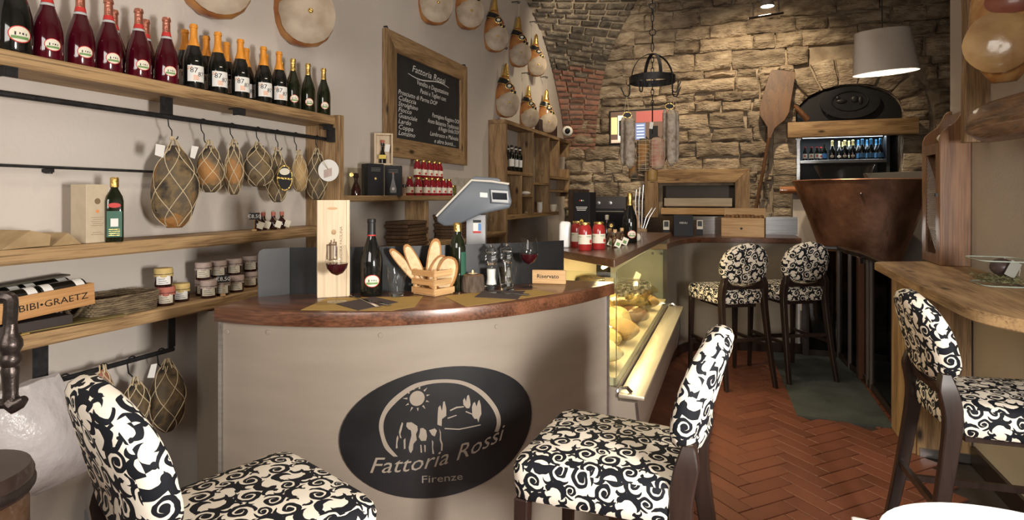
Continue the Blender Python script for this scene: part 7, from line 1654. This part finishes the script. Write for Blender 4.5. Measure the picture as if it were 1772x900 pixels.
for k, px in enumerate((1408, 1420)):
    p = nbottle(px, zs2, 0, YN+.12); dup(wbt.p, p, toward(p), ('left', 'right')[k]+' dark bottle on the lower cooler shelf above the copper vat', 1.1, group='bottles on the lower cooler shelf')
for k, px in enumerate((1436, 1450, 1466, 1478)):
    p = nbottle(px, zs2, 0, YN+.2); dup(spark.p, p, toward(p), f'orange-capped bottle, {ORD[k]} on the lower cooler shelf', .95, group='bottles on the lower cooler shelf')
bz0, bz1 = wz(1470, 235, YB-.2), wz(1470, 208, YB-.2); bx0, bx1 = wx(1363, YB-.2), wx(1590, YB-.2)
nb = thing('niche_beam', 'heavy old pine beam across the bottle niche', 'beam', ((bx0+bx1)/2, YB-.1, bz0)); ob('timber', bevel(G().box(bx0, YB-.22, bz0, bx1, YB-.045, bz1), .006, 2), m_oldx, nb, w=True)
# arched black panel with oval relief emblem above the beam
ap = thing('arch_panel', 'black arched panel with an oval relief emblem above the beam', 'sign', (NCX, YB+.03, bz1))
aw = NR*.98; ab = NSP-.02; pts = [(-aw, bz1-.06), (aw, bz1-.06)]+[(aw*cos(pi*i/20), max(bz1, NSP)+(NTOP-.04-max(bz1, NSP))*sin(pi*i/20)) for i in range(21)]
ob('backing', G().ext(pts, .0, .03, (NCX, YB+.03, 0), (1, 0, 0), (0, 0, 1), (0, 1, 0)), m_black, ap, w=True)
ec = P(1471, 177, Y=YB-.06); KE = ec.y/ray(1471, 177).y/FPX; ex, ez = 46*KE, 28*KE
g = disc2(ex, ez, 36, 3); tilt_ = .10
ob('oval_plate', G().loft([[Vector((ec.x+p.x, YB-.05, ec.z+p.y)) for p in g.v[-36:]], [Vector((ec.x+p.x, YB-.015, ec.z+p.y)) for p in g.v[-36:]]]), m_blacksteel, ap, w=True)
ob('oval_ring', G().tube([Vector((ec.x+ex*.60*cos(2*pi*j/28), YB-.055, ec.z+.02+ez*.60*sin(2*pi*j/28))) for j in range(28)], .010, 6, closed=True), m_blacksteel, ap, w=True)
for (x, z_, rx_, rz_) in ((-.10, .02, .07, .035), (.06, .04, .05, .05), (.13, .02, .03, .06), (-.15, .07, .03, .03)): ob('relief', G().ell((ec.x+x, YB-.052, ec.z+z_), (rx_, .014, rz_), 12, 6), m_blacksteel, ap, w=True)
g = textg('Fattoria Rossi', .075, .3); xm = max(p.x for p in g.v)-min(p.x for p in g.v); ob('lettering', g.mp(lambda p: (ec.x+p.x*.62/xm, YB-.0525, ec.z-.15+p.y+.06*p.x)), m_iron, ap, w=True, smooth=0, kind='stuff')
g = textg('Firenze', .05); ob('lettering', g.mp(lambda p: (ec.x+p.x, YB-.0525, ec.z-.22+p.y*.8)), m_iron, ap, w=True, smooth=0, kind='stuff')
a, b = P(1374, 182, Y=YB-.15), P(1399, 208, Y=YB-.15); ob('rolling_pin', G().tube([(0, 0, 0), (b-a)*.15, (b-a)*.2, (b-a)*.95, (b-a)], [.02, .02, .035, .04, .035], 10), m_peel, None, label='wooden pestle leaning on the left end of the beam', cat='pestle', loc=a)
# ---------------------------------------------------------------- half wall and copper vat
hw = P(1372, 330, Y=8.66); struct('wall_partition', G().box(hw.x, 8.66, -.01, XR2, 8.95, 1.62), m_plaster_r, 'low plaster partition behind the copper vat')
a, b = P(1349, 329, Y=8.6), P(1392, 329, Y=8.6); ob('grab_bar', G().tube([(0, 0, 0), (b.x-a.x+.12, 0, 0)], .05, 14), mat('polished_wood', (.34, .13, .05), .25, coat=.5), None, label='polished wooden roller at the left end of the low partition', cat='rail', loc=(a.x, 8.60, 1.585))
vt = thing('copper_vat', 'huge conical copper cheese vat behind the stair railing', 'vat', (0, 0, -.011)); cc = P(1490, 330, Y=7.80); vt.location = (cc.x, 7.80, -.011)
R0 = 107*7.80/ray(1490, 330).y/FPX
m1 = [(R0*.30, .42), (R0*.40, .50), (R0*.50, .66), (R0*.60, .88), (R0*.785, 1.28), (R0*.985, 1.66), (R0*1.0, 1.69), (R0*.985, 1.69)]
ob('kettle', G().lathe(m1+[(R0*.96, 1.62), (R0*.6, 1.0)], 56, cap=(True, False)), m_copper, vt); ob('rim', G().tube([Vector((R0*cos(2*pi*j/56), R0*sin(2*pi*j/56), 1.692)) for j in range(56)], .010, 6, closed=True), m_copper, vt)
ob('pedestal', G().lathe([(R0*.42, 0), (R0*.30, .05), (R0*.28, .42)], 30), m_iron, vt); ob('top_board', G().lathe([(R0*.955, 1.605), (R0*.955, 1.625)], 48), m_dark, vt)
v_ = Vector((-cc.x, -7.80, 0)).normalized(); ob('rivet', G().ell(v_*R0*.93+Vector((0, 0, 1.54)), (.014, .014, .014), 10, 6), m_chrome, vt)
zt = 1.617
p = P(1461, 312, Y=7.65); t = thing('glass_bowl', 'large clear glass bowl standing on the copper vat', 'bowl', (p.x, 7.65, zt)); r_ = .31; ob('bowl', G().lathe([(.12, 0), (.18, .01), (.26, .12), (r_, .24)], 36, cap=(False, False)), m_thin, t)
p = P(1550, 300, Y=7.75); ob('stone_trough', bevel(G().ext([(-.27, .0), (.30, .02), (.34, .17), (-.33, .15)], -.09, .09, (0, 0, 0), (1, 0, 0), (0, 0, 1), (0, 1, 0)), .006, 1), mat('trough', (.09, .08, .065), .6), None, label='dark grey trough standing on the right of the copper vat', cat='trough', loc=(p.x+.04, 7.86, zt+.0))
# ---------------------------------------------------------------- lamps
c = P(1530, 90, d=4.2); pd = thing('pendant_lamp', 'oval linen drum pendant lamp hanging at the right', 'lamp', c, YAW, ry=radians(-5)); K = 4.2/FPX
N = 44
def rg2(rx_, ry_, z_, sk=0): return [Vector((rx_*cos(2*pi*j/N), ry_*sin(2*pi*j/N), z_)) for j in range(N)]
ht = 72*K/2
ob('shade', G().loft([rg2(55*K, 34*K, -ht), rg2(46*K, 28*K, ht)], (False, False)), m_lampout, pd); ob('lining', G().loft([rg2(54.4*K, 33.4*K, -ht), rg2(45.4*K, 27.4*K, ht)], (False, False)), m_lampin, pd)
ob('rim', G().tube(rg2(54.8*K, 33.8*K, -ht), .0025, 5, closed=True), m_lampin, pd); ob('diffuser', G().loft([rg2(45*K, 27*K, ht-.012), rg2(45*K, 27*K, ht-.008)]), m_lampin, pd)
ob('bulb', G().ell((0, 0, 0), (.03, .03, .045), 14, 8), m_bulb, pd); ob('socket', G().tube([(0, 0, .045), (0, 0, ht)], .018, 10), m_iron, pd); ob('cord', G().tube([(0, 0, ht), (.16, 0, ht+2.1)], .004, 6), m_black, pd)
lamp('pendant_bulb', 'POINT', c, 9, (1, .9, .75), .05)
c = P(1328, 9, d=5.4); K = 5.4/FPX; sp_ = thing('spot_lamp', 'small halogen spot on steel wires near the ceiling', 'lamp', c, YAW)
ob('reflector', G().lathe([(11*K, -.012), (12*K, -.008), (9*K, .03), (.02, .06)], 24, cap=(False, True)), m_steel, sp_); ob('lit_disc', G().lathe([(10.5*K, -.010), (10*K, -.011)], 22), m_bulb, sp_)
a_, b_ = Vector((-33*K, 0, -23*K)), Vector((29*K, .02, -12*K)); ob('steel_tube', G().tube([a_, b_], .012, 10), m_chrome, sp_)
for v_ in (a_.lerp(b_, .15), a_.lerp(b_, .86)): ob('wire', G().tube([v_, v_+Vector((.02, 0, 1.45))], .0022, 4), m_steel, sp_)
ob('stem', G().tube([(0, 0, .06), (0, 0, 1.45)], .005, 6), m_steel, sp_); ob('arm', G().tube([Vector((-21*K, 0, 6*K)), Vector((21*K, 0, 10*K))], .006, 6), m_chrome, sp_)
# ---------------------------------------------------------------- on the side table
c = P(1738, 480, Z=CT); t = thing('glass_dish', 'square glass dish with dried herbs on the side table', 'dish', (1.135, 3.28, CT+.0006), 0); s_ = .10
sqr = lambda r, z_: [Vector((r*(abs(cos(a))**.4)*(1 if cos(a) > 0 else -1), r*1.25*(abs(sin(a))**.4)*(1 if sin(a) > 0 else -1), z_)) for a in [2*pi*j/32 for j in range(32)]]
ob('glass', G().loft([sqr(s_*.80, 0), sqr(s_*.84, .004), sqr(s_, .115)], (True, False)), m_thin, t)
ob('rim', G().tube(sqr(s_, .115), .0028, 5, closed=True), mat('glass_edge', (.36, .42, .36), .1, spec=.8), t); ob('base_edge', G().tube(sqr(s_*.82, .003), .0028, 5, closed=True), bpy.data.materials['glass_edge'], t)
g = G(); rh_ = random.Random(4)
for k in range(420):
    p = Vector((rh_.uniform(-.075, .075), rh_.uniform(-.10, .10), rh_.uniform(.014, .04))); d_ = Vector((rh_.uniform(-1, 1), rh_.uniform(-1, 1), rh_.uniform(-.3, .5)))*.016; g.tube([p, p+d_], .0018, 3, False)
ob('dried_herbs', g, mat('dried_herbs', (.20, .19, .09), .9, c2=(.10, .09, .04), ns=60), None, label='dried herbs filling the glass dish', cat='herbs', kind='stuff', loc=t.location)
tl = t.location
ob('dark_fruit', G().ell((0, 0, .04), (.045, .05, .04), 16, 9), mat('aubergine', (.05, .03, .03), .4), None, label='dark round fruit in the glass dish', cat='fruit', loc=tl+Vector((.015, .0, .04)))
ob('leaf_card', G().box(-.03, -.001, 0, .03, .001, .07), mat('grey_card', (.36, .36, .33), .6), None, label='grey card standing in the glass dish', cat='card', loc=tl+Vector((.02, -.06, .045))).rotation_euler = (.2, .4, .6)
# ---------------------------------------------------------------- antique slicer at the left edge, white tray at the right
sl = thing('antique_press', 'antique iron crank press on a dark turned wooden stand', 'press', (0, 0, 0)); c = P(5, 850, d=.95); sl.location = (c.x-.03, c.y, 0)
def spp(px, py): p = P(px, py, d=.93); return p
path = [spp(-25, 517), spp(12, 515), spp(19, 524), spp(17, 560)]
ob('crank_arm', G().tube(spline(path, 4), [.010]*(4*3+1), 8), mat('old_iron', (.055, .043, .038), .35, .8, bump=.3, bs=40), sl, w=True); mi = bpy.data.materials['old_iron']
zp = [(560, .009), (575, .010), (582, .0125), (590, .016), (600, .0165), (608, .013), (612, .012), (618, .0155), (626, .0155), (634, .011), (640, .0125), (650, .0115), (680, .010), (697, .011)]
ob('grip', G().tube([spp(18+.3*math.sin(y), y) for y, r in zp], [r for y, r in zp], 14), mi, sl, w=True); ob('crank_foot', G().tube([spp(18, 694), spp(26, 702), spp(34, 697), spp(43, 690)], [.013, .013, .010, .006], 10), mi, sl, w=True); ob('crank_arm', G().tube([spp(-25, 699), spp(12, 699)], .008, 8), mi, sl, w=True)
bx = c.x-.092; by = c.y-.02
for nm, z0, z1, r_ in (('table_disc', 1.0, 1.045, .105), ('lower_disc', .925, .995, .098), ('column', .05, .924, .045), ('foot', .0, .05, .13)): ob(nm, G().lathe([(r_*.97, z0), (r_, z0+.008), (r_, z1-.012), (r_*.95, z1)], 36, (bx, by, 0)), m_dark if nm != 'lower_disc' else mat('turned_wood', (.07, .035, .018), .3, coat=.4), sl, w=True)
ob('iron_band', G().lathe([(.1055, 1.006), (.107, 1.010), (.107, 1.018), (.1055, 1.022)], 36, (bx, by, 0), cap=(False, False)), mi, sl, w=True)
ob('iron_block', G().rbox(bx-.10, by-.03, 1.046, bx+.055, by+.03, 1.08, .006), m_iron, sl, w=True); ob('spindle', G().tube([(bx-.06, by, 1.08), (bx-.06, by, 1.36)], .014, 10), mi, sl, w=True)
ty = thing('white_tray', 'white oval tray with a handle on a round table at the bottom right', 'tray', (0, 0, 0)); c = P(1700, 885, Z=.76); ty.location = (c.x+.02, c.y-.20, .745)
ob('tray', G().loft([[Vector((r_*1.25*cos(2*pi*j/48), r_*sin(2*pi*j/48), z_)) for j in range(48)] for r_, z_ in ((.17, 0), (.20, .004), (.215, .022), (.207, .022), (.19, .010))]), m_marble, ty)
for s_ in (-1, 1): ob('handle', bevel(G().ext([(-.03, 0), (.03, 0), (.035, .012), (-.035, .016)], -.03, .03, (s_*.285, .02, .012), (1, 0, 0), (0, 0, 1), (0, 1, 0)), .008, 2), m_marble, ty)
tbn = thing('round_table', 'small round table carrying the white tray', 'table', (c.x+.02, c.y-.20, 0)); ob('tabletop', G().lathe([(.24, .715), (.25, .72), (.25, .738), (.24, .744)], 40), m_dark, tbn); ob('column', G().lathe([(.03, .03), (.03, .715)], 16), m_iron, tbn); ob('foot', G().lathe([(.20, 0), (.19, .02), (.03, .03)], 30), m_iron, tbn)
# paint roller left on the floor under the shelf
c = P(172, 882, X=-2.40); t = thing('glass_candle', 'small ribbed glass jar beside the wall under the shelf', 'jar', (c.x, c.y, c.z-.06)); ob('glass', G().lathe([(.04, 0), (.05, .02), (.05, .07), (.04, .09)], 20), m_greyplastic, t); ob('stand', G().box(-.06, -.06, -c.z+.06, .06, .06, -.001), m_dark, t)
